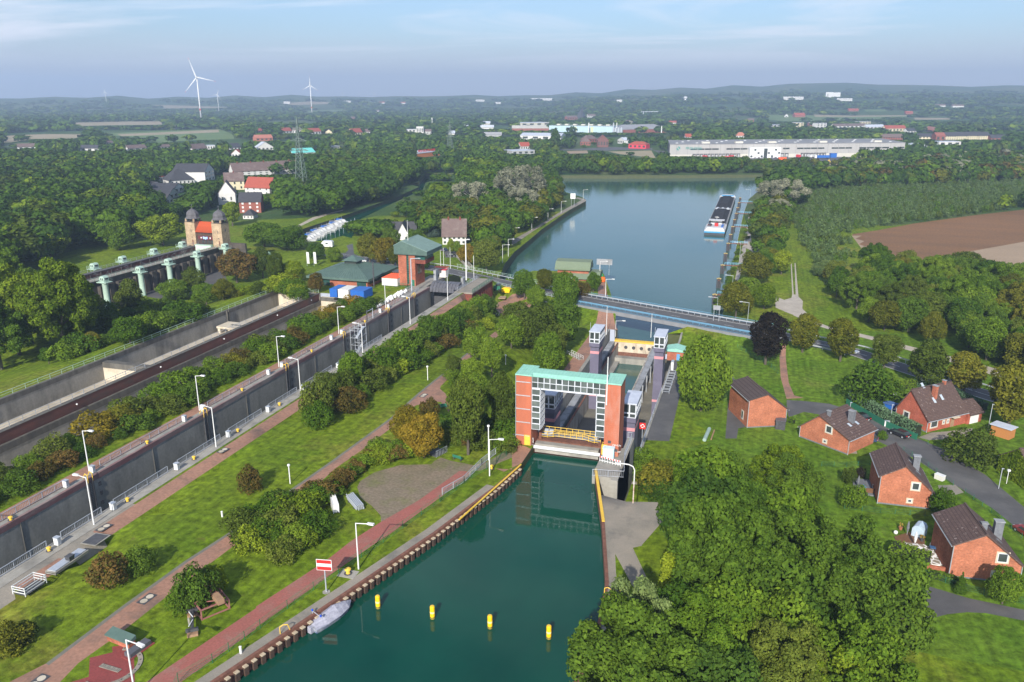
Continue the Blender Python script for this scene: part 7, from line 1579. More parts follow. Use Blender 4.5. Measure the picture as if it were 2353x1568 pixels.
# right town
for pl,pr,pt,dp,w_,r_,kd,rh,rw,cl,lb in(
 ((1030,605),(1235,605),573,14,farbrick,brownroof,'gable',5,2,9,'long brick apartment row with brown roof right of the warehouse'),
 ((1385,600),(1535,600),568,14,cream,blackroof,'gable',5,2,5,'cream house with dark roof right of the brick row'),
 ((1540,605),(1625,605),560,16,farbrick,farbrick,'gable',5,1,2,'red brick gable house between the apartment rows'),
 ((1620,603),(1725,603),562,14,cream,blackroof,'gable',6,3,5,'cream apartment house, first of four under dark blue roofs'),
 ((1728,603),(1825,603),560,14,cream,blackroof,'gable',6,3,5,'cream apartment house, second of four under dark blue roofs'),
 ((1830,602),(1925,602),558,14,cream,blackroof,'gable',6,3,5,'cream apartment house, third of four under dark blue roofs'),
 ((1930,602),(2030,602),558,14,cream,blackroof,'gable',6,3,5,'cream apartment house, last of four under dark blue roofs'),
 ((2050,605),(2190,605),580,14,farbrick,blackroof,'gable',5,1,4,'red house with black roof at the right of the cream row'),
 ((1570,650),(1770,648),615,20,whitep,greyroof,'flat',0,1,3,'long white flat hall in front of the cream row'),
 ((1080,525),(1265,522),492,14,cream,redroof,'gable',6,1,6,'row house with glowing red roof in the right town'),
 ((905,495),(1070,492),478,14,whitep,greyroof,'gable',5,1,5,'grey roofed row house left of the glowing red roof'),
 ((715,485),(905,482),468,14,whitep,brownroof,'gable',5,1,5,'brown roofed row house in the right town'),
 ((605,492),(720,490),470,12,whitep,brownroof,'gable',5,1,3,'white gabled house at the left of the right town'),
 ((840,455),(940,452),430,14,cream,greyroof,'flat',0,2,4,'ochre flat block behind the right town'),
 ((445,490),(535,488),445,14,whitep,greyroof,'flat',0,3,3,'white flat block left of the right town'),
 ((230,482),(325,480),440,14,cream,greyroof,'flat',0,3,3,'cream flat block above the warehouse'),
 ((370,470),(415,470),440,12,farbrick,greyroof,'flat',0,2,2,'small brick flat block above the warehouse'),
 ((20,480),(110,475),460,14,whitep,greyroof,'flat',0,1,3,'white low block above the warehouse'),
 ((1280,540),(1360,538),515,12,whitep,blackroof,'gable',5,1,3,'white house with black roof below the glowing red roof'),
 ((1435,520),(1515,535),505,14,farbrick,salmon,'gable',6,1,2,'red house with salmon roof in the right town'),
 ((150,390),(185,390),375,12,whitep,blackroof,'front',5,1,1,'small white farmhouse on the far meadow'),
 ((245,390),(340,388),370,18,farbrick,redroof,'gable',7,0,0,'red barn on the far meadow')):
 bld('town_house',lb,'house',S4(*pl),S4(*pr),RY(pt),dp,w_,r_,kd,rh,rw,cl)
# small far buildings as single things
def speck(label,p,w_,h_,m,r_=None,cat='house'):
 w_*=.62;h_*=.6;x,y,z=g(*p);t=thing('far_house',label,cat,(x,y,z),YAW);MB().box(-w_/2,w_/2,-6,6,-3,h_).put('wall',m,t);MB().prism([(-w_/2-1,-7),(w_/2+1,-7),(w_/2+1,7),(-w_/2-1,7)],h_,h_+5,0,[(-w_/2-1,0),(w_/2+1,0),(w_/2+1,.1),(-w_/2-1,.1)]).put('roof',r_ or brownroof,t);BLD.append((x,y,w_/2+14,w_,12,YAW,x,y))
for i,(p,w_,h_,m,r_,lb)in enumerate(((S1(1590,500),26,7,whitep,blackroof,'white farmhouse behind the stubble field'),(S2(285,262),60,10,whitep,whitep,'white farm buildings before the second wind turbine'),(S2(840,255),70,10,whitep,whitep,'white greenhouse row under the far turbines'),(S2(1160,265),50,12,whitep,redroof,'red roofed farm below the far turbines'),(S2(1350,268),50,12,whitep,redroof,'red roofed farm right of the far turbines'),(S2(1120,340),22,8,whitep,brownroof,'white house in the middle wood'),(S2(870,405),50,5,farbrick,brownroof,'large brown roof in the middle wood'),(S2(1105,402),30,5,farbrick,redroof,'dark red roof in the middle wood'),(S3(270,238),220,18,whitep,whitep,'white hospital like complex on the horizon ridge'),(S3(985,250),40,10,whitep,whitep,'white house on the right ridge foot'),(S4(230,228),150,14,whitep,whitep,'white works left of the white tower'),(S4(460,218),120,12,whitep,whitep,'white works beside the white tower'),(S4(700,242),110,12,whitep,whitep,'white works right of the white tower'),(S4(1580,295),60,9,whitep,brownroof,'white houses in the right forest'),(S4(1740,298),70,9,whitep,brownroof,'white houses further right in the forest'),(S4(1290,362),40,9,farbrick,redroof,'red barn beyond the right town'),(S4(780,335),60,8,farbrick,redroof,'long red barn on the hill foot'),(S2(2060,255),90,22,whitep,whitep,'white block on the middle horizon'),(S2(2200,268),110,10,whitep,whitep,'white low works on the middle horizon'),(S3(2040,430),24,9,whitep,brownroof,'white gabled house beyond the warehouse left part'),(S3(2190,432),30,9,farbrick,brownroof,'brown roofed house beyond the warehouse'),(S3(1475,455),30,8,whitep,redroof,'white gabled house right of the factory'),(S2(2090,460),60,8,beige,greyroof,'beige hall in the town left of the factory'),(S2(2050,505),110,10,whitep,greyroof,'white industrial hall left of the pale blue hall'),(S2(2120,575),90,8,greyp,mat('shed_roof',()),'saw tooth roofed workshop near the second pylon'),(S2(1740,560),60,8,whitep,greyroof,'white low shops beside the second pylon'))):
 speck(lb,p,w_,h_,m,r_)
x,y,z=g(*S4(590,226));h=topz(x,y,RY(160))-z;t=thing('white_tower','tall white industrial tower on the wooded ridge','tower',(x,y,z));MB().box(-32,0,-20,20,-10,h).box(0,32,-20,20,-10,h*.95).put('shaft',whitem,t);MB().box(-26,-20,-21,-20,h*.3,h*.8).put('window',greyp,t)
x,y,z=g(*S3(1592,245));h=topz(x,y,RY(203))-z;t=thing('water_tower','thin white water tower on the right ridge foot','tower',(x,y,z));MB().lathe([(6,0),(5,h*.5),(9,h*.7),(9,h)],10).put('shaft',whitem,t);MB().lathe([(9.5,h),(1,h+5)],10).put('cap',greyp,t)
# wind turbines
def turbine(label,px,pb,pt,rot,far,red=False,bf=1.0):
 x,y=far*math.sin(math.atan2(px-1176.5,FPX*1.0)-YAW+0),0
 a=math.atan2(px-1176.5,FPX/math.cos(PIT)*1.0)if False else None
 x0,y0,z0=g(px,pb);r=math.hypot(x0,y0)
 if far:x,y=x0*far/r,y0*far/r
 else:x,y=x0,y0
 z=Tz(x,y);h=topz(x,y,pt)-z;Rb=h*.46*bf
 t=thing('wind_turbine',label,'wind turbine',(x,y,z),YAW)
 MB().lathe([(h*.022,-5),(h*.013,h)],12).put('mast',whitem,t,smooth=True)
 if red:MB().lathe([(h*.0215,h*.24),(h*.021,h*.28)],12).put('red_band',redp,t)
 MB().box(-h*.015,h*.015,-h*.03,h*.05,h-h*.012,h+h*.02).put('nacelle',whitem,t)
 for k in range(3):
  a=rot+k*2.0944;q=MB();ca,sa=math.sin(a),math.cos(a);ux,uz=ca,sa;vx,vz=-sa,ca
  pr=[(0,.012),(.08,.026),(.25,.022),(.6,.013),(1,.003)];pl_=[]
  for s,w_ in pr:pl_.append((s*Rb,w_*h*.5*1.4))
  up_=[(ux*s+vx*w_,uz*s+vz*w_)for s,w_ in pl_];dn=[(ux*s-vx*w_*.5,uz*s-vz*w_*.5)for s,w_ in pl_]
  q.prof([(p[0],p[1]+h)for p in up_+dn[::-1]],'y',-h*.034,-h*.03);b_=q.put('blade',whitem,t)
  tp=MB();tp.prof([(ux*s+vx*w_+0,uz*s+vz*w_+h)for s,w_ in((Rb*.93,h*.006),(Rb,h*.003),(Rb,-h*.002),(Rb*.93,-h*.003))],'y',-h*.0345,-h*.0295);tp.put('blade_tip',redp,b_)
 MB().tube((0,-h*.045,h),(0,-h*.02,h),h*.013,8).put('hub',whitem,t)
turbine('largest white wind turbine with red band standing above the left woods',461.5,264,178,R(-18),2900,True)
turbine('small wind turbine just right of the largest one',502,244,218,R(25),4200,False,.75)
turbine('second largest wind turbine left of the horizon centre',716,245,197,R(2),3700,True,.68)
for i,(px,pb,pt,ro,fr)in enumerate(((243.5,228,212,0,5200),(788,226,214,5,6200),(825,227,214,35,6200),(860.5,226,214,40,6200),(910.5,224,212,0,6800),(1064.5,223,211,45,7600),(1210,220,208,0,8200),(1514,211,196,20,8200),(2191.5,209,180,0,6900),(2337,205,176,10,7200))):
 turbine('tiny wind turbine on the horizon, %s from the left'%ordn(i),px,pb,pt,R(ro),fr)
# pylons and masts
def pylon(label,px,pb,pt,wb):
 x,y,z=g(px,pb);h=topz(x,y,pt)-z;t=thing('power_pylon',label,'pylon',(x,y,z),YAW-.25);w=wb/pxm(x,y)/2;bt_=h*.0055+.03
 q=MB();lv=[0,.1,.2,.3,.38,.46,.53,.6,.66,.72,.78,.84,.9]
 W2=lambda f:w*(1-f)**1.1*.95+.35*(1-f)+.15
 for sx,sy in((1,1),(1,-1),(-1,1),(-1,-1)):
  for a,b in zip(lv,lv[1:]):q.bar((sx*W2(a),sy*W2(a),a*h),(sx*W2(b),sy*W2(b),b*h),bt_,bt_)
  q.bar((sx*W2(.9),sy*W2(.9),.9*h),(0,0,h),bt_,bt_)
 for a,b in zip(lv,lv[1:]):
  for s in(1,-1):
   q.bar((-W2(a),s*W2(a),a*h),(W2(b),s*W2(b),b*h),bt_*.6,bt_*.6).bar((W2(a),s*W2(a),a*h),(-W2(b),s*W2(b),b*h),bt_*.6,bt_*.6)
   q.bar((s*W2(a),-W2(a),a*h),(s*W2(b),W2(b),b*h),bt_*.6,bt_*.6).bar((s*W2(a),W2(a),a*h),(s*W2(b),-W2(b),b*h),bt_*.6,bt_*.6)
 q.put('lattice',mat('pylon_green',(.10,.15,.12),(.16,.19,.17),s=.5,rough=.6),t)
 for f,k in((.575,1.0),(.70,.92),(.845,.62)):
  q=MB()
  for s in(1,-1):
   e=s*h*.135*k
   for yy in(-1,1):q.bar((0,yy*W2(f),f*h),(e,0,f*h),bt_*.7,bt_*.7).bar((0,yy*W2(f),(f+.035)*h),(e,0,f*h),bt_*.7,bt_*.7)
   for m_ in(.35,.65):q.bar((e*m_,0,f*h),(e*m_,0,(f+.035*(1-m_))*h),bt_*.6,bt_*.6)
  q.put('cross_arm',MATS['pylon_green'],t)
pylon('tall green lattice power pylon above the village trees',695,447,270,22);pylon('second green lattice power pylon near the store with red letters',1035,362,279,16)
for px,pb,pt,lb in((993.5,300,271,'white mobile mast with antennas in the town'),(1625*.25+588.25,305,172.35+390/4,'slim mobile mast right of the white tower block')):
 x,y,z=g(px,pb);h=topz(x,y,pt)-z;t=thing('mobile_mast',lb,'mast',(x,y,z));MB().lathe([(.9,0),(.5,h)],8).put('pole',whitem,t);[MB().box(a-.3,a+.3,-.9,-.5,h-4,h).put('antenna',whitem,t)for a in(-1,0,1)]
 break
for i in range(5):x,y,z=g(*S2(1868+i*9,735));tag(MB().tube((0,0,0),(0,0,11),.16,6).box(.1,1.2,-.05,.05,4,10.5).put('flag',[redp,whitem][i%2],None,(x,y,z),YAW),'red or white flag right of the lettered store, %s from the left'%ordn(i),'flag','flags by the store')
# ivy covered house at the right edge and far shore signs
ivp=g(*E2(2130,900))
# ------------------------------------------------------------------ vegetation
LM={
 'dark':leafmat('leaf_dark',(.028,.066,.010),(.066,.128,.017)),'mid':leafmat('leaf_mid',(.040,.090,.010),(.095,.170,.018)),
 'lime':leafmat('leaf_lime',(.068,.125,.009),(.155,.225,.020)),'olive':leafmat('leaf_olive',(.040,.070,.012),(.085,.125,.022)),
 'gold':leafmat('leaf_gold',(.085,.085,.010),(.20,.16,.020)),'amber':leafmat('leaf_amber',(.052,.072,.010),(.125,.140,.018)),
 'rust':leafmat('leaf_rust',(.045,.055,.014),(.115,.085,.026)),'silver':leafmat('leaf_silver',(.11,.135,.095),(.23,.26,.20)),
 'purple':leafmat('leaf_purple',(.012,.011,.012),(.028,.026,.022)),'blue':leafmat('leaf_blue',(.03,.062,.045),(.075,.12,.095)),
 'sage':leafmat('leaf_sage',(.058,.108,.036),(.12,.185,.07)),'hedge':leafmat('leaf_hedge',(.06,.125,.07),(.11,.20,.12),s=.8),'forest':leafmat('leaf_forest',(.024,.060,.012),(.058,.112,.019))}
bark=mat('bark',(.10,.085,.065),(.06,.05,.04),s=3,detail=5,stretch=(1,1,.3));barkpale=mat('pale_bark',(.36,.35,.32),(.2,.19,.17),s=3)
def leafcloud(seed,blobs,n,size,up_bias=.25,asp=.62,rnd_n=.55):
 rs=np.random.RandomState(seed);Bm=np.array(blobs,float)
 if Bm.shape[1]==4:Bm=np.c_[Bm,np.ones(len(Bm))]
 w=Bm[:,3]**2;k=rs.choice(len(Bm),n*2,p=w/w.sum())
 d=rs.normal(size=(n*2,3));d[:,2]+=up_bias;d/=np.linalg.norm(d,axis=1)[:,None]
 rr=Bm[k,3]*(1-.28*rs.rand(n*2)**2)*(1+.10*rs.normal(size=n*2))
 p=Bm[k,:3]+d*rr[:,None]*np.c_[np.ones(n*2),np.ones(n*2),Bm[k,4]]
 keep=np.ones(n*2,bool)
 for b in Bm:
  q=(p-b[:3])/np.array([1,1,b[4]]);keep&=np.linalg.norm(q,axis=1)>b[3]*.66
 keep&=p[:,2]>.05
 p,d=p[keep][:n],d[keep][:n];m=len(p)
 nr=d+rnd_n*rs.normal(size=(m,3));nr/=np.linalg.norm(nr,axis=1)[:,None]
 t=np.cross(nr,rs.normal(size=(m,3)));t/=np.linalg.norm(t,axis=1)[:,None];b=np.cross(nr,t)
 s=size*(.55+.9*rs.rand(m))[:,None]
 v=np.stack([p-t*s,p-b*s*asp,p+t*s,p+b*s*asp],1).reshape(-1,3)
 return v,np.arange(m*4).reshape(-1,4)
def npmesh(name,v,f,mats,mi=None):
 me=bpy.data.meshes.new(name);me.vertices.add(len(v));me.vertices.foreach_set('co',np.asarray(v,np.float32).ravel())
 n=f.shape[1];me.loops.add(f.size);me.loops.foreach_set('vertex_index',f.astype(np.int32).ravel())
 me.polygons.add(len(f));me.polygons.foreach_set('loop_start',np.arange(0,f.size,n,dtype=np.int32));me.polygons.foreach_set('loop_total',np.full(len(f),n,np.int32))
 for m in mats:me.materials.append(m)
 if mi is not None:me.polygons.foreach_set('material_index',mi.astype(np.int32))
 me.update(calc_edges=True);return me
def blobset(seed,kind):
 r=random.Random(seed);out=[]
 def ell(c,R3,n,r0,r1,lo=-.5,hi=1.0,shell=.62):
  for i in range(n):
   z=lo+(hi-lo)*((i+.5)/n)+r.uniform(-.12,.12);z=max(-1,min(1,z));a=i*2.4+r.uniform(-.5,.5);q=math.sqrt(max(0,1-z*z));s=shell*r.uniform(.82,1.15)
   out.append((c[0]+R3[0]*q*math.cos(a)*s,c[1]+R3[1]*q*math.sin(a)*s,c[2]+R3[2]*z*s,r.uniform(r0,r1)))
 if kind=='round':ell((0,0,6.2),(5.0,5.0,5.6),26,1.0,2.1,-.85);out.append((0,0,6.4,2.9))
 elif kind=='wide':ell((0,0,6.0),(6.0,6.0,5.2),32,1.0,2.1,-.8);out.append((0,0,6.2,3.0))
 elif kind=='oval':ell((0,0,6.2),(3.6,3.6,5.8),30,.8,1.6,-.92);out.append((0,0,6.0,2.2));out.append((0,0,9,1.8))
 elif kind=='feather':ell((0,0,7.0),(5.2,5.2,5.6),60,.5,1.25,-.75,1,.82);ell((0,0,7.0),(3,3,3.4),10,1.1,1.7);out.append((0,0,7,2.4))
 elif kind=='cone':
  for i in range(16):f=i/15;z=1.2+10.2*f;q=3.1*(1-f)+.25;a=i*2.1;out.append((math.cos(a)*q*.35,math.sin(a)*q*.35,z,max(.5,q*.8),.6))
 elif kind=='column':
  for i in range(12):f=i/11;z=1.0+10.4*f;q=1.7*math.sin(math.pi*min(1,.25+.72*f))+.3;out.append((r.uniform(-.3,.3),r.uniform(-.3,.3),z,q,1.0))
 elif kind=='open':ell((0,0,7.2),(5.6,5.6,4.6),18,.9,1.6,-.3,1,.9)
 elif kind=='bush':ell((0,0,1.3),(2.1,2.1,1.7),16,.55,.95,-.3,1,.8);out.append((0,0,1.1,1.3))
 elif kind=='tallbush':ell((0,0,1.5),(2.2,2.2,2.7),24,.5,.95,-.45,1,.82);out.append((0,0,1.3,1.5));out.append((0,0,2.8,1.1))
 if len(out[0])==4:out=[(*o,1.0)for o in out]
 return out
NL={'round':(9500,.23),'wide':(11000,.25),'oval':(8500,.21),'feather':(25000,.165),'cone':(5200,.24),'column':(3400,.26),'open':(4200,.22),'bush':(2600,.14),'tallbush':(3200,.14)}
CROWN={};TRUNK={}
for kd in NL:
 CROWN[kd]=[]
 for j in range(4 if kd in('feather','round','bush','tallbush')else 3):
  v,f=leafcloud(31*j+len(kd),blobset(7*j+len(kd)*3,kd),*NL[kd]);CROWN[kd].append(npmesh('crown_'+kd,v,f,[LM['mid']]))
 tb=MB();hh={'cone':10,'column':10}.get(kd,7)
 tb.tube((0,0,-.6),(0,0,hh*.55),.3,7,.2).tube((0,0,hh*.55),(.2,.1,hh),.2,6,.05)
 if kd in('round','wide','feather','open','oval'):
  for i in range(7 if kd=='open' else 5):a=i*1.3;z=2.6+.6*i;q=3.6 if kd!='oval' else 2.2;tb.tube((0,0,z),(q*math.cos(a),q*math.sin(a),z+2.6),.13,5,.03)
 TRUNK[kd]=tb
_tm={}
def trunkmesh(kd,pale):
 if(kd,pale)not in _tm:
  me=bpy.data.meshes.new('trunk');me.from_pydata(TRUNK[kd].v,[],TRUNK[kd].f);me.materials.append(barkpale if pale else bark);me.update();_tm[kd,pale]=me
 return _tm[kd,pale]
NOM={'bush':3.0,'tallbush':4.5}
NAMES={'round':'broadleaf_tree','wide':'broadleaf_tree','oval':'lime_tree','feather':'broadleaf_tree','cone':'conifer','column':'poplar','open':'willow'}
TREES=[]
def tree(kd,sp,x,y,z,h,label,wf=1.0,group=None,cat='tree'):
 TREES.append((x,y));sh=kd in NOM
 s=h/NOM.get(kd,12.0);rz=rnd.uniform(0,6.28)
 if sh:
  o=bpy.data.objects.new('shrub',rnd.choice(CROWN[kd]));C.objects.link(o);tag(o,label,'shrub',group);o.location=(x,y,z-.1);o.rotation_euler=(0,0,rz);o.scale=(s*wf,s*wf,s);c=o
 else:
  o=thing(NAMES[kd],label,cat,(x,y,z-.1),rz,group,(s*wf,s*wf,s))
  c=bpy.data.objects.new('crown',rnd.choice(CROWN[kd]));C.objects.link(c);c.parent=o
  k=bpy.data.objects.new('trunk',trunkmesh(kd,sp in('silver',)));C.objects.link(k);k.parent=o
 c.material_slots[0].link='OBJECT';c.material_slots[0].material=LM[sp]
 return o
KW={'round':9.6/12,'wide':11.4/12,'oval':7.2/12,'feather':10.2/12,'cone':6.0/12,'column':3.6/12,'open':10.6/12,'bush':4.6/3,'tallbush':4.5/4.5}
def tpx(kd,sp,px,pb,pt,w,label,group=None):
 """tree whose foot is at pixel (px, pb), top at row pt and crown w pixels wide"""
 x,y,z=g(px,pb);h=max(1.0,topz(x,y,pt)-z);wm_=w/pxm(x,y,z)
 return tree(kd,sp,x,y,z,h,label,wm_/(h*KW[kd]),group)
col={'dark':'dark green','mid':'mid green','lime':'bright lime green','olive':'olive','gold':'golden yellow','amber':'amber tinted','rust':'rusty red','silver':'silver grey','purple':'blackish purple','blue':'blue grey','sage':'pale sage green','forest':'deep green'}
# single trees: kind, species, foot, top, width, where
for kd,sp,px,pb,pt,w,lb in(
 ('wide','mid',1610,945,757,132,'big round bright green tree beside the lift yard'),('oval','purple',1758,838,706,86,'blackish copper beech at the right end of the bridge'),
 ('oval','amber',1843,812,712,68,'lime tree with yellowing crown, first of the avenue from the bridge'),('oval','amber',1930,832,722,72,'lime tree with yellowing crown, second of the avenue from the bridge'),('oval','olive',2030,848,760,72,'lime tree with olive crown, third of the avenue from the bridge'),
 ('oval','olive',2125,892,772,92,'lime tree with rusty top, fourth of the avenue from the bridge'),('oval','amber',2213,908,800,84,'lime tree with rusty top, fifth of the avenue from the bridge'),('oval','amber',2315,985,822,116,'tall lime tree at the right edge, last of the avenue'),
 ('oval','olive',1076,1045,852,92,'tall olive green lime tree left of the portal'),('oval','olive',1152,990,842,70,'olive tree close to the left portal pier'),('tallbush','mid',1170,975,885,60,'green bush between the portal and the olive lime tree'),
 ('round','gold',940,1020,930,88,'golden yellow tree above the hardstanding'),('round','gold',975,1052,945,98,'golden tree with fallen leaves beside the foot stairs'),('bush','rust',985,965,918,48,'dark reddish round bush behind the golden trees'),
 ('round','mid',1095,832,745,66,'small green tree left of the path to the lower yard'),('round','mid',1130,862,775,62,'small green tree beside the middle path'),('round','olive',1043,862,812,40,'thin small tree standing on the middle path edge'),('round','mid',1085,885,822,60,'green young tree behind the olive lime tree'),
 ('round','mid',1260,868,760,78,'dark green tree on the slope left of the far guide tower'),('oval','olive',1275,828,735,62,'olive tree behind the dark green slope tree'),('round','olive',1232,812,690,105,'large olive tree on the slope before the bridge'),('round','dark',1290,805,680,95,'large dark tree nearest the bridge abutment'),('round','olive',1188,770,690,82,'olive tree left of the large slope trees'),('round','mid',1175,800,720,70,'green tree left of the olive slope tree'),
 ('round','mid',1300,712,618,66,'green tree in front of the lakeside house'),('round','mid',1205,690,617,58,'round green tree left of the lakeside house'),('oval','amber',1250,672,612,40,'yellowing tree at the left corner of the lakeside house'),('round','mid',1363,672,622,38,'small green tree at the right corner of the lakeside house'),('round','dark',1282,668,625,40,'dark tree against the lakeside house'),('bush','rust',1340,680,650,36,'reddish bush in front of the lakeside house'),('round','mid',1232,715,655,50,'green tree at the road before the bridge'),
 ('round','amber',1690,732,645,78,'yellowing tree at the water before the right bridge end'),('round','amber',1735,650,575,76,'yellowing tree left of the gravel turning place'),('round','mid',1715,690,630,62,'green tree on the bank beside the copper beech'),('oval','lime',1795,630,568,46,'small lime green tree beside the farm track'),('round','lime',1755,710,650,60,'bright green tree behind the copper beech'),
 ('tallbush','dark',1995,928,826,122,'huge dark rounded bush at the end of the lane'),('bush','mid',2165,1182,1128,66,'neat round green bush at the corner of the middle house'),('tallbush','olive',2232,1062,985,110,'spreading olive shrub in the garden right of the lane'),('round','mid',2302,1388,1298,78,'small tree before the gable of the lower house'),
 ('bush','olive',1948,1112,1075,36,'pale flowering shrub at the terrace of the middle house'),('bush','mid',1960,1165,1118,62,'green shrub below the terrace of the middle house'),('bush','purple',1975,1098,1076,26,'small purple shrub at the terrace of the middle house'),('bush','mid',2025,1010,990,24,'pale grass tuft in the front garden of the middle lane'),('cone','dark',2205,1362,1312,24,'small dark cypress before the lower house'),
 ('round','rust',600/4+588-12,672,624,38,'red autumn tree at the front of the visitor building'),('round','lime',676,648,596,56,'lime green tree below the two banner flags'),('round','amber',850,605,535,62,'amber tree on the road, left of the pair'),('round','gold',885,608,538,62,'golden tree on the road, right of the pair'),('round','amber',912,615,560,44,'amber tree close to the left of the brick tower'),('round','dark',975,620,580,30,'dark small tree right of the brick tower'),('round','dark',728,600,555,44,'dark tree behind the banner flags'),('round','mid',768,605,567,40,'green tree between road and visitor building'),
 ('oval','lime',1036,584,545,20,'slim yellow green cypress before the long dormer house'),('oval','mid',1050,585,550,18,'slim green cypress beside the yellow green one'),('round','gold',1075,610,560,52,'golden bush tree beside the stairs on the bank'),('round','olive',1118,625,548,70,'large olive tree on the bank before the mole'),('cone','blue',997,545,495,26,'blue grey conifer behind the tower roof'),('cone','dark',952,530,468,50,'broad dark spruce behind the gambrel house'),('round','dark',955,578,522,42,'dark round tree right of the gambrel house'),('round','dark',900,570,518,46,'dark pine left of the gambrel house'),('oval','lime',1040,515,484,36,'pale lime bush tree behind the dormer house'),
 ('feather','lime',150,812,608,165,'tall lime green tree at the left end of the aqueduct'),('feather','lime',45,815,622,150,'tall lime green tree at the left picture edge'),('feather','mid',105,760,640,120,'mid green tree between the two tall lime green ones'),('feather','mid',20,700,585,110,'green tree at the left picture edge behind the tall ones'),('oval','olive',306,738,634,66,'olive tree in front of the aqueduct valve tower'),('round','lime',118,595,525,85,'pale lime tree standing on the grass slope'),('round','mid',275,575,500,68,'round green tree at the forest edge near the stone towers'),('round','lime',375,565,487,105,'large lime green tree left of the stone towers'),('wide','mid',608,568,505,100,'large green tree right of the stone towers'),('oval','lime',535,520,458,44,'yellow green tree behind the right stone tower'),('round','mid',665,575,515,90,'green tree by the marina'),
 ('round','rust',545,650,572,90,'brownish tree on the car park below the stone towers'),('round','olive',605,640,565,55,'dark olive tree left of the pavilion'),('round','mid',405,690,640,78,'green tree beside the aqueduct car park'),('round','olive',448,680,612,60,'brown olive tree beside the aqueduct car park'),('round','mid',345,735,680,72,'green tree above the basin railing'),('round','mid',475,700,650,66,'bright green young tree by the basin fence'),('round','amber',515,690,640,58,'yellowish young tree by the basin fence'),('round','olive',635,655,575,42,'dark tree beside the round pavilion'),
 ('column','forest',1275,346,293,22,'tall dark poplar in front of the pale blue factory'),('round','rust',712,655,600,10,'thin reddish sapling by the pavilion')):
 if lb.startswith('thin reddish'):continue
 o=tpx(kd,sp,px,pb,pt,w,lb)
 if lb.startswith('big round'):o.location.z-=2.2;o.scale.z*=1.16
# shrub rows, each shrub its own object
def row(p,q,n,jit,hs,sps,kinds,where,px=True,wf=1.38):
 for i in range(n):
  f=(i+.5)/n
  if px:
   a=g(p[0]+(q[0]-p[0])*f,p[1]+(q[1]-p[1])*f)
  else:a=(p[0]+(q[0]-p[0])*f,p[1]+(q[1]-p[1])*f,0)
  x,y=a[0]+rnd.uniform(-jit,jit),a[1]+rnd.uniform(-jit,jit);sp=rnd.choice(sps);h=rnd.uniform(*hs)
  tree(rnd.choice(kinds),sp,x,y,Tz(x,y),h,'%s shrub %s, %s from near'%(col[sp],where,ordn(i)),wf*rnd.uniform(.85,1.2))
BT=['bush','tallbush']
row((-109.2,58),(-109.2,208),34,.8,(2.2,3.8),['mid','dark','dark','mid','rust','olive'],BT,'in the front row beside the lock path',False)
row((-113.5,60),(-113.5,210),30,1.0,(3.0,4.8),['mid','amber','olive','gold','rust','mid','dark'],BT,'in the rear row above the basin',False)
row((-79.5,132),(-80,238),25,1.2,(6.0,9.4),['mid','dark','mid','olive'],['round','tallbush'],'in the tall belt beside the lock',False,1.0)
row((-76.0,131),(-76.5,230),26,1.0,(2.4,4.6),['mid','rust','olive','lime','mid'],BT,'in the low belt on the grass slope',False)
row((880,1040),(700,1180),11,.7,(1.8,3.0),['mid','dark','rust','lime','mid'],BT,'in the hedge between middle path and hardstanding');row((960,1040),(870,1060),5,.6,(2.2,3.2),['mid','lime','rust'],BT,'under the golden trees')
row((690,1190),(570,1262),8,1.0,(2.6,3.8),['mid','lime','olive','rust'],BT,'in the front of the big thicket');row((665,1172),(570,1225),6,1.0,(3.0,4.4),['mid','dark','olive'],BT,'in the back of the big thicket');row((735,1225),(640,1285),6,.9,(2.2,3.4),['lime','mid','olive'],BT,'on the lower side of the big thicket')
row((1030,1015),(1180,1040),8,.8,(2.0,3.4),['mid','dark','olive','rust'],BT,'in the hedge left of the portal');row((1050,985),(1185,1000),7,.8,(2.2,3.6),['dark','mid'],BT,'behind the hedge left of the portal')
row((110,838),(470,720),13,1.6,(3.5,6.0),['mid','dark','mid','olive','amber'],BT+['round'],'in the thicket beyond the first basin');row((170,800),(400,715),8,1.6,(4.5,7.0),['mid','dark','olive'],['tallbush','round'],'in the rear thicket beyond the first basin')
row((500,690),(690,655),9,1.2,(2.6,4.2),['mid','amber','lime','olive'],BT,'along the grass by the visitor building');row((640,660),(700,690),5,.8,(3.0,4.5),['amber','mid','lime'],BT,'left of the red autumn tree')
row((870,700),(750,720),6,.7,(1.6,2.6),['olive','mid','rust'],BT,'behind the white bulk bags')
row((1040,860),(1080,990),5,1.2,(2.0,3.2),['mid','dark'],BT,'along the right side of the middle path')
row((1475,1080),(1530,1150),6,1.2,(3.6,5.0),['mid','dark','amber'],BT,'below the concrete wall of the right quay')
row((1650,715),(1740,470),22,1.0,(1.4,2.4),['mid','dark','olive'],BT,'on the right lake bank')
for px,pb,pt,w,sp,lb in((575,1128,1066,58,'rust','reddish brown bush alone on the lawn'),(250,1345,1268,90,'rust','rusty bush in the clump by the lock apron'),(325,1315,1252,66,'dark','dark green bush in the clump by the lock apron'),(455,1392,1292,92,'dark','dense dark bush beside the steel trestle'),(488,1360,1292,60,'lime','yellowish bush behind the steel trestle'),(425,1400,1335,66,'mid','green bush at the left side of the dense dark bush'),(25,1492,1425,90,'amber','low amber bush at the lower left edge'),(60,1470,1425,60,'olive','low olive bush at the lower left edge'),(725,960,870,74,'olive','olive bush at the near end of the lock belt'),(735,980,920,70,'mid','green bush at the near end of the lock belt')):
 tpx('tallbush',sp,px,pb,pt,w,lb)
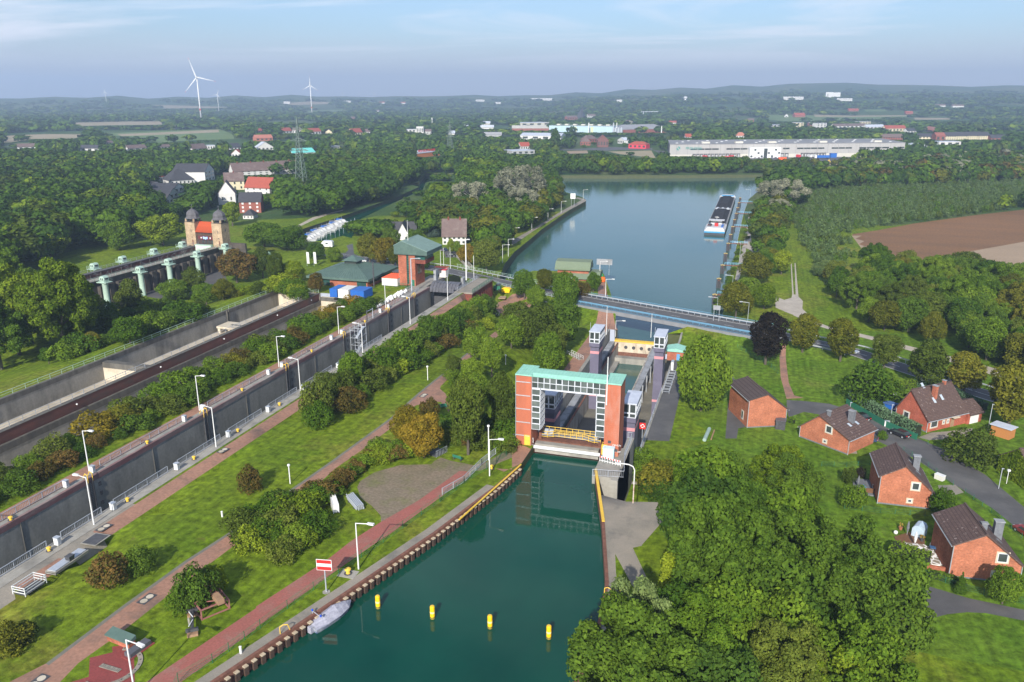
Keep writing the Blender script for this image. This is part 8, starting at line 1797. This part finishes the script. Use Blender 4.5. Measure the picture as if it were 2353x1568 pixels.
for kd,sp,px,pb,pt,w,lb in(('feather','sage',1462,1600,1345,170,'grey green tree leaning over the right quay'),('round','lime',1560,1395,1260,105,'yellow green tree at the edge of the right quay'),('feather','mid',5,850,700,130,'green tree at the left edge above the basin meadow'),('round','dark',75,790,668,110,'dark tree between the tall lime trees and the basin meadow'),('feather','lime',190,790,640,110,'lime green tree at the right foot of the tall lime trees'),('round','dark',250,770,690,84,'dark tree in the shade before the aqueduct end'),('round','mid',300,790,720,80,'green tree among the shrubs beyond the first basin'),('round','mid',1100,930,850,60,'green tree behind the portal left pier')):tpx(kd,sp,px,pb,pt,w,lb)
# clipped hedges
def hedge(label,pts,w,h,m,dens=60):
 pp=[Vector(g(*p))for p in pts];V=[];rs=np.random.RandomState(5);o0=pp[0];core=MB()
 for a,b in zip(pp,pp[1:]):
  d=(b-a);L=d.length;d.normalize();n_=Vector((-d.y,d.x,0))
  core.bar(a-o0+Vector((0,0,h*.48)),b-o0+Vector((0,0,h*.48)),w*.86,h*.9)
  k=int(L*(2*h+w)*dens/(1))
  for i in range(k):
   t_=rs.rand()*L;u=rs.rand()*(2*h+w);s=.13+.1*rs.rand()
   if u<h:off,z,nr=-w/2,u,-n_
   elif u<h+w:off,z,nr=u-h-w/2,h,Vector((0,0,1))
   else:off,z,nr=w/2,u-h-w,n_
   c=a-o0+d*t_+n_*(off+rs.normal()*.07)+Vector((0,0,z+rs.normal()*.07));nr=(nr+Vector(rs.normal(size=3))*.5).normalized();t=nr.orthogonal().normalized()*s;bb=nr.cross(t)*.7
   V+=[c-t,c-bb,c+t,c+bb]
 v=np.array([x[:]for x in V]);me=npmesh('hedge',v,np.arange(len(v)).reshape(-1,4),[LM[m]]);o=bpy.data.objects.new('hedge',me);C.objects.link(o);o.location=o0;tag(o,label,'hedge')
 core.put('inner_branches',mat('hedge_core',(.02,.03,.015)),o)
hedge('long grey green clipped hedge between the lane and the red brick house',[E2(760,235),E2(1080,420),E2(1375,565)],1.7,2.5,'hedge',26)
hedge('grey green hedge behind the red brick house along the road',[E2(1350,95),E2(1600,150),E2(1990,330)],1.6,1.9,'hedge',26);hedge('bright green clipped hedge at the end of the lane',[E2(815,225),E2(1080,150),E2(1340,110)],1.8,1.9,'mid',24)
hedge('dense green hedge below the flagstone patio',[F2(1120,385),F2(1300,445),F2(1470,500)],2.6,2.0,'mid',22);hedge('low dark hedge before the gable of the lower house',[F2(1480,600),F2(1660,640),F2(1820,690)],.9,1.0,'dark',40)
hedge('low green hedge at the brick house beside the drive',[E2(140,420),E2(240,450)],.8,1.0,'mid',40)
pp=[Vector(g(*p))for p in(E2(715,268),E2(1060,470),E2(1365,600))];q=MB()
for a,b in zip(pp,pp[1:]):q.bar(a+Vector((0,0,.7)),b+Vector((0,0,.7)),.08,1.4)
tag(q.put('privacy_screen',greenst),'dark green screen fence at the foot of the long grey green hedge','fence')
# ivy house at the right edge
a_=Vector(g(*E2(2120,880)));b_=Vector(g(*E2(2420,1090)));dd=b_-a_;ht=house('house with its gable overgrown by bright ivy at the right edge',(a_+b_)/2,math.atan2(dd.y,dd.x),math.hypot(dd.x,dd.y),9,3.2,6.6,wins=(('f',-1.2,1,.9,1.2),),chims=())
v=[];rs=np.random.RandomState(9);wv=math.hypot(dd.x,dd.y)/2
for i in range(5200):
 u=rs.uniform(-wv,wv);zt=3.2+(6.8-3.2)*(1-abs(u)/wv);z=rs.uniform(0,zt);s=.14+.12*rs.rand();c=np.array([u,-.12-.25*rs.rand(),z]);n_=np.array([0,-1,.3])+.5*rs.normal(size=3);n_/=np.linalg.norm(n_);t=np.cross(n_,rs.normal(size=3));t/=np.linalg.norm(t);q=np.cross(n_,t);v+=[c-t*s,c-q*s,c+t*s,c+q*s]
iv=bpy.data.objects.new('ivy',npmesh('ivy',np.array(v),np.arange(len(v)).reshape(-1,4),[LM['lime']]));C.objects.link(iv);iv.parent=ht
# ------------------------------------------------------------------ woods
def pip(x,y,P):
 ins=False
 for(x0,y0),(x1,y1)in zip(P,P[1:]+P[:1]):
  if(y0>y)!=(y1>y)and x<(x1-x0)*(y-y0)/(y1-y0)+x0:ins=not ins
 return ins
def insets():
 out=[]
 for nm,P,m,h in REG:xs=[p[0]for p in P];ys=[p[1]for p in P];out.append((min(xs),max(xs),min(ys),max(ys),P))
 return out
INS=insets()
def blocked(x,y,mg=0):
 for x0,x1,y0,y1,P in INS:
  if x0-mg<x<x1+mg and y0-mg<y<y1+mg:
   if pip(x,y,P):return True
   if mg and any(pip(x+a,y+b,P)for a,b in((mg,0),(-mg,0),(0,mg),(0,-mg))):return True
 for cx,cy,r,w_,d_,an,ax,ay in BLD:
  u=(x-ax)*math.cos(an)+(y-ay)*math.sin(an);v_=-(x-ax)*math.sin(an)+(y-ay)*math.cos(an)
  if-3-mg<u<w_+3+mg and-6-mg*2.2<v_<d_+3+mg:return True
 return False
def scatter(poly,step,jit=.45):
 xs=[p[0]for p in poly];ys=[p[1]for p in poly];out=[];y=min(ys);k=0
 while y<max(ys):
  x=min(xs)+(k%2)*step/2
  while x<max(xs):
   a,b=x+rnd.uniform(-jit,jit)*step,y+rnd.uniform(-jit,jit)*step
   if pip(a,b,poly):out.append((a,b))
   x+=step
  y+=step*.87;k+=1
 return out
OCC=[]
for cx,cy,r,w_,d_,an,ax,ay in BLD:
 P4=[(ax+math.cos(an)*u-math.sin(an)*v,ay+math.sin(an)*u+math.cos(an)*v)for u,v in((0,0),(w_,0))]
 az=[math.atan2(p[0],p[1])for p in P4];rb=min(math.hypot(*p)for p in P4);OCC.append((min(az),max(az),rb,Tz(*P4[0])+(1.6 if w_<120 else 3.5)))
for nm,P,m,h in REG:
 rr=[math.hypot(*p)for p in P]
 if min(rr)>600 and nm in('meadow','stubble','bare_ground','road')or nm in('ploughed_field','farm_track','marina_water'):
  n_=len(P)
  for i in range(n_):
   a,b=P[i],P[(i+1)%n_];az=[math.atan2(*a),math.atan2(*b)]
   if abs(az[0]-az[1])<.5:OCC.append((min(az),max(az),min(math.hypot(*a),math.hypot(*b)),Tz(*a)+.3))
OCC=np.array(OCC)
def allowed(x,y):
 r=math.hypot(x,y);a=math.atan2(x,y);m=(OCC[:,0]-6/r<a)&(OCC[:,1]+6/r>a)&(OCC[:,2]>r-2)&(OCC[:,2]<r+650)
 if not m.any():return 99
 return float((HC+(OCC[m,3]-HC)*r/OCC[m,2]).min())-Tz(x,y)
WOOD=[]
def wood(name,poly,step,kinds,sps,hs,mg=2.0,wf=1.05):
 for x,y in scatter(poly,step):
  if not blocked(x,y,mg):WOOD.append((x,y,rnd.choice(kinds),rnd.choice(sps),rnd.uniform(*hs),wf*rnd.uniform(.9,1.15),name))
near=[(1555,1225),(1640,1150),(1780,1140),(1850,1190),(1900,1300),(2005,1420),(2060,1520),(2075,1640),(2090,1760),(1420,1800),(1430,1640),(1450,1530),(1540,1425),(1575,1330)]
wood('the foreground wood',G(near),7.3,['feather','feather','round'],['mid','dark','dark','lime','olive','dark','mid','lime','forest'],(9.5,16.5),.8,.98)
wood('the wood left of the old lift',G([(0,700),(45,640),(130,600),(240,570),(330,545),(415,515),(440,485),(360,462),(330,430),(330,385),(0,372)])+[up(-120,372,-10),up(-150,700,-9)],11.5,['wide','round','wide'],['forest','dark','forest','dark','mid','olive','forest','lime'],(14,20),3,1.0)
wood('the wood around the village',G([(330,430),(330,385),(560,360),(700,378),(720,440),(660,470),(640,480),(620,420),(500,390),(500,440),(480,490),(440,470),(360,455)]),12,['wide','round'],['dark','forest','mid','dark'],(12,17),2)
wood('the plane row north of the marina',G([(640,500),(730,470),(850,430),(960,392),(970,418),(880,440),(800,492),(745,500),(680,512)]),11,['wide','round'],['dark','mid','dark'],(15,19),1)
wood('the wood behind the pylon',G([(700,390),(950,365),(965,392),(840,428),(720,465)]),12,['wide','round'],['dark','forest','mid','olive'],(13,18),2)
wood('the tree row south of the marina',G([(800,562),(815,530),(900,490),(1000,455),(1080,420),(1060,400),(1130,395),(1180,420),(1040,470),(940,510),(860,560)]),10.5,['wide','round'],['mid','dark','mid','lime'],(14,18),1)
wood('the wood on the mole',G([(1050,590),(1140,605),(1165,572),(1225,522),(1280,480),(1290,440),(1262,408),(1190,400),(1090,450),(960,520),(1000,570)]),10,['round','wide','oval'],['dark','olive','mid','amber','dark','mid'],(10,15),2)
for px,pb,pt,w in((1195,478,378,86),(1222,470,400,60),(1168,470,405,52),(1085,492,415,62),(1205,500,430,60)):x,y,z=g(px,pb);tree('open','silver',x,y,z,topz(x,y,pt)-z,'silver grey willow on the mole, %s from the left'%ordn({1085:0,1168:1,1195:2,1205:3,1222:4}[px]),1.2)
for i,(px,pb,pt,w)in enumerate(((1775,478,412,50),(1812,482,414,62),(1790,500,455,40))):x,y,z=g(px,pb);tree('open','silver',x,y,z,topz(x,y,pt)-z,'silver grey willow on the right bank, %s from the left'%ordn([0,2,1][i]),1.2)
wood('the strip along the right lake bank',G([(1728,560),(1748,490),(1790,430),(1830,415),(1850,440),(1815,500),(1800,560),(1778,640),(1740,655),(1745,600)]),8,['round','oval','wide'],['mid','dark','olive','amber','mid'],(7,12),1)
wood('the wood beyond the plantation',G([(1800,425),(1830,408),(1990,395),(2120,378),(2353,372),(2500,372),(2500,418),(2353,418),(2100,432),(1900,436)]),12,['wide','round','open'],['dark','olive','forest','mid','rust','silver','mid','amber'],(10,16),2)
wood('the plantation by the ploughed field',G([(1850,445),(1990,435),(2353,420),(2520,415),(2520,468),(2353,478),(2150,505),(1962,530),(1948,545),(1975,580),(2005,612),(1930,620),(1880,640),(1870,590),(1838,560),(1820,510)]),4.0,['tallbush','round'],['sage','sage','sage','mid','sage','olive'],(3.2,6.6),1,1.25);PLANT=G([(1850,445),(1990,435),(2353,420),(2520,415),(2520,468),(2353,478),(2150,505),(1962,530),(1948,545),(1975,580),(2005,612),(1930,620),(1880,640),(1870,590),(1838,560),(1820,510)])
wood('the grove between field and road',G([(1925,690),(1905,650),(1990,625),(2080,632),(2200,645),(2353,640),(2540,640),(2540,980),(2353,905),(2240,850),(2100,790),(1990,748)]),8.5,['wide','round','feather'],['mid','dark','dark','mid','olive','amber'],(8,13.5),2.2)
wood('the far shore row',[p for p in G([(1240,394),(1500,393),(1800,392),(2060,384),(2060,375),(1700,378),(1520,378),(1400,372),(1240,380)])],11,['round','wide','oval'],['dark','mid','olive','dark','amber'],(5,10.5),1)
# pale bare stems in the gap of the foreground wood
for i,(px,py)in enumerate(((1618,1268),(1638,1275),(1652,1262))):x,y,z=g(px,py+60);o=tag(MB().tube((0,0,-1),(.3,.1,5),.16,6,.1).tube((.3,.1,5),(1.2,.2,9),.1,5,.04).tube((.1,0,3),(-1.3,.3,7.5),.08,5,.03).put('bare_stem',barkpale,None,(x,y,z)),'pale bare leaning stem in the foreground wood, %s from the left'%ordn(i),'stem')
WOOD.sort(key=lambda t:math.hypot(t[0],t[1]))
budget=298-len([1 for o in bpy.data.objects if o.get('category')=='tree']);cnt={}
pick,rest=[],[]
for w_ in WOOD:
 sh_=w_[2]in NOM
 inv=True
 X=w_[0]*cy_+w_[1]*sy_;Y=-w_[0]*sy_+w_[1]*cy_
 if abs(X)>Y*.70+12:inv=False
 if inv and not w_[6].startswith(('the fore','the far','the grove')):
  al=allowed(w_[0],w_[1])
  if al<4:continue
  if al<w_[4]:w_=(*w_[:4],al,w_[5]*min(1.6,w_[4]/al),w_[6])
 if inv and not sh_ and len(pick)<budget:pick.append(w_)
 elif inv:rest.append(w_)
byw={}
for w_ in pick:byw.setdefault((w_[6],w_[3],NAMES[w_[2]].split('_')[-1]),[]).append(w_)
for(nm,sp,kn),L_ in byw.items():
 L_.sort(key=lambda t:math.atan2(t[0],t[1]))
 for i,(x,y,kd,sp,h,wf,_)in enumerate(L_):
  lb='%s %s in %s'%(col[sp],kn,nm)+(', %s from left'%ordn(i)if len(L_)>1 else '')
  tree(kd,sp,x,y,Tz(x,y),h,lb,wf)
# everything farther off: one object of leaf clumps
def lowcloud(seed,n,size,R3=(4.6,4.6,4.4),zc=6.8,lo=1.5):
 rs=np.random.RandomState(seed);d=rs.normal(size=(n,3));d[:,2]=d[:,2]*.9+.35;d/=np.linalg.norm(d,axis=1)[:,None]
 lump=1+.18*np.sin(3.1*np.arctan2(d[:,1],d[:,0])+seed)+.12*np.sin(5*d[:,2]+seed*2)
 p=d*np.array(R3)*(lump*(.82+.2*rs.rand(n)))[:,None]+np.array([0,0,zc]);nr=d+.35*rs.normal(size=(n,3));nr/=np.linalg.norm(nr,axis=1)[:,None]
 t=np.cross(nr,rs.normal(size=(n,3)));t/=np.linalg.norm(t,axis=1)[:,None];b=np.cross(nr,t);s=size*(.6+.8*rs.rand(n))[:,None]
 return np.stack([p-t*s,p-b*s*.7,p+t*s,p+b*s*.7],1).reshape(-1,3)/12.0
LOD=[[lowcloud(k,760,.6)for k in range(5)],[lowcloud(k+9,210,1.15)for k in range(5)],[lowcloud(k+20,46,2.4)for k in range(5)],[lowcloud(k+30,22,3.4,(5.5,5.5,3.6),5.5)for k in range(5)],[lowcloud(k+50,150,.7,(3.6,3.6,5.2),6.2)for k in range(5)]]
SPL=list(LM)
VV,MI=[],[]
def far_tree(x,y,z,h,wf,sp,lod):
 c=LOD[lod][rnd.randrange(5)];a=rnd.uniform(0,6.28);ca,sa=math.cos(a),math.sin(a)
 q=np.empty_like(c);q[:,0]=(c[:,0]*ca-c[:,1]*sa)*h*wf+x;q[:,1]=(c[:,0]*sa+c[:,1]*ca)*h*wf+y;q[:,2]=c[:,2]*h+z-.3
 VV.append(q);MI.append(np.full(len(c)//4,SPL.index(sp)))
for x,y,kd,sp,h,wf,nm in rest:
 r=math.hypot(x,y)
 if kd in NOM or nm.startswith('the plantation'):far_tree(x,y,Tz(x,y)-.4,h,1.0,sp,4)
 else:far_tree(x,y,Tz(x,y),h*1.02,1.1*wf,sp,0 if r<750 else 1)
FS=['forest','dark','forest','dark','mid','forest','dark','mid','olive','forest','lime']
nt=0
for tries in range(60000):
 f=rnd.random();r=560*(5600/560)**(f**.92);a=R(rnd.uniform(-37,37));x,y=r*math.sin(a-YAW),r*math.cos(a-YAW)
 n_=math.sin(x*.011+1.3*math.sin(y*.006))+math.sin(y*.0087+1.7*math.sin(x*.0052))
 if r<1500 and n_<-1.25:continue
 if r>=1500 and n_<-.9:continue
 nt+=1
 if nt>17000:break
 if r<1200 and pip(x,y,PLANT)or blocked(x,y,3 if r<1500 else 6):continue
 lod=1 if r<1000 else 2 if r<2000 else 3
 h=rnd.uniform(8,16)if r<1500 else rnd.uniform(10,19);wf=1.1 if r<1400 else 1.5+min(1.2,r/5000)
 al=allowed(x,y)
 if al<3:continue
 if al<h:wf*=min(1.8,h/al);h=al
 far_tree(x,y,Tz(x,y),h,wf,rnd.choice(FS),lod)
V_=np.concatenate(VV);M_=np.concatenate(MI)
o=bpy.data.objects.new('distant_woods',npmesh('distant_woods',V_,np.arange(len(V_)).reshape(-1,4),[LM[s]for s in SPL],M_));C.objects.link(o);o['kind']='stuff'
print('wood',len(WOOD),len(pick),len(rest),'quads',len(M_))
# ------------------------------------------------------------------ haze
hm=bpy.data.materials.new('haze_air');hm.use_nodes=True;_N=nodes_of(hm.node_tree)
_v=_N('ShaderNodeVolumePrincipled',{'Color':(.57,.74,1.0,1),'Density':0.00019,'Anisotropy':0.2})
_o=_N('ShaderNodeOutputMaterial');hm.node_tree.links.new(_v.outputs[0],_o.inputs[1])
hz=MB().box(-9600,9600,-9600,9600,-24,330).put('haze',hm);hz['kind']='stuff'
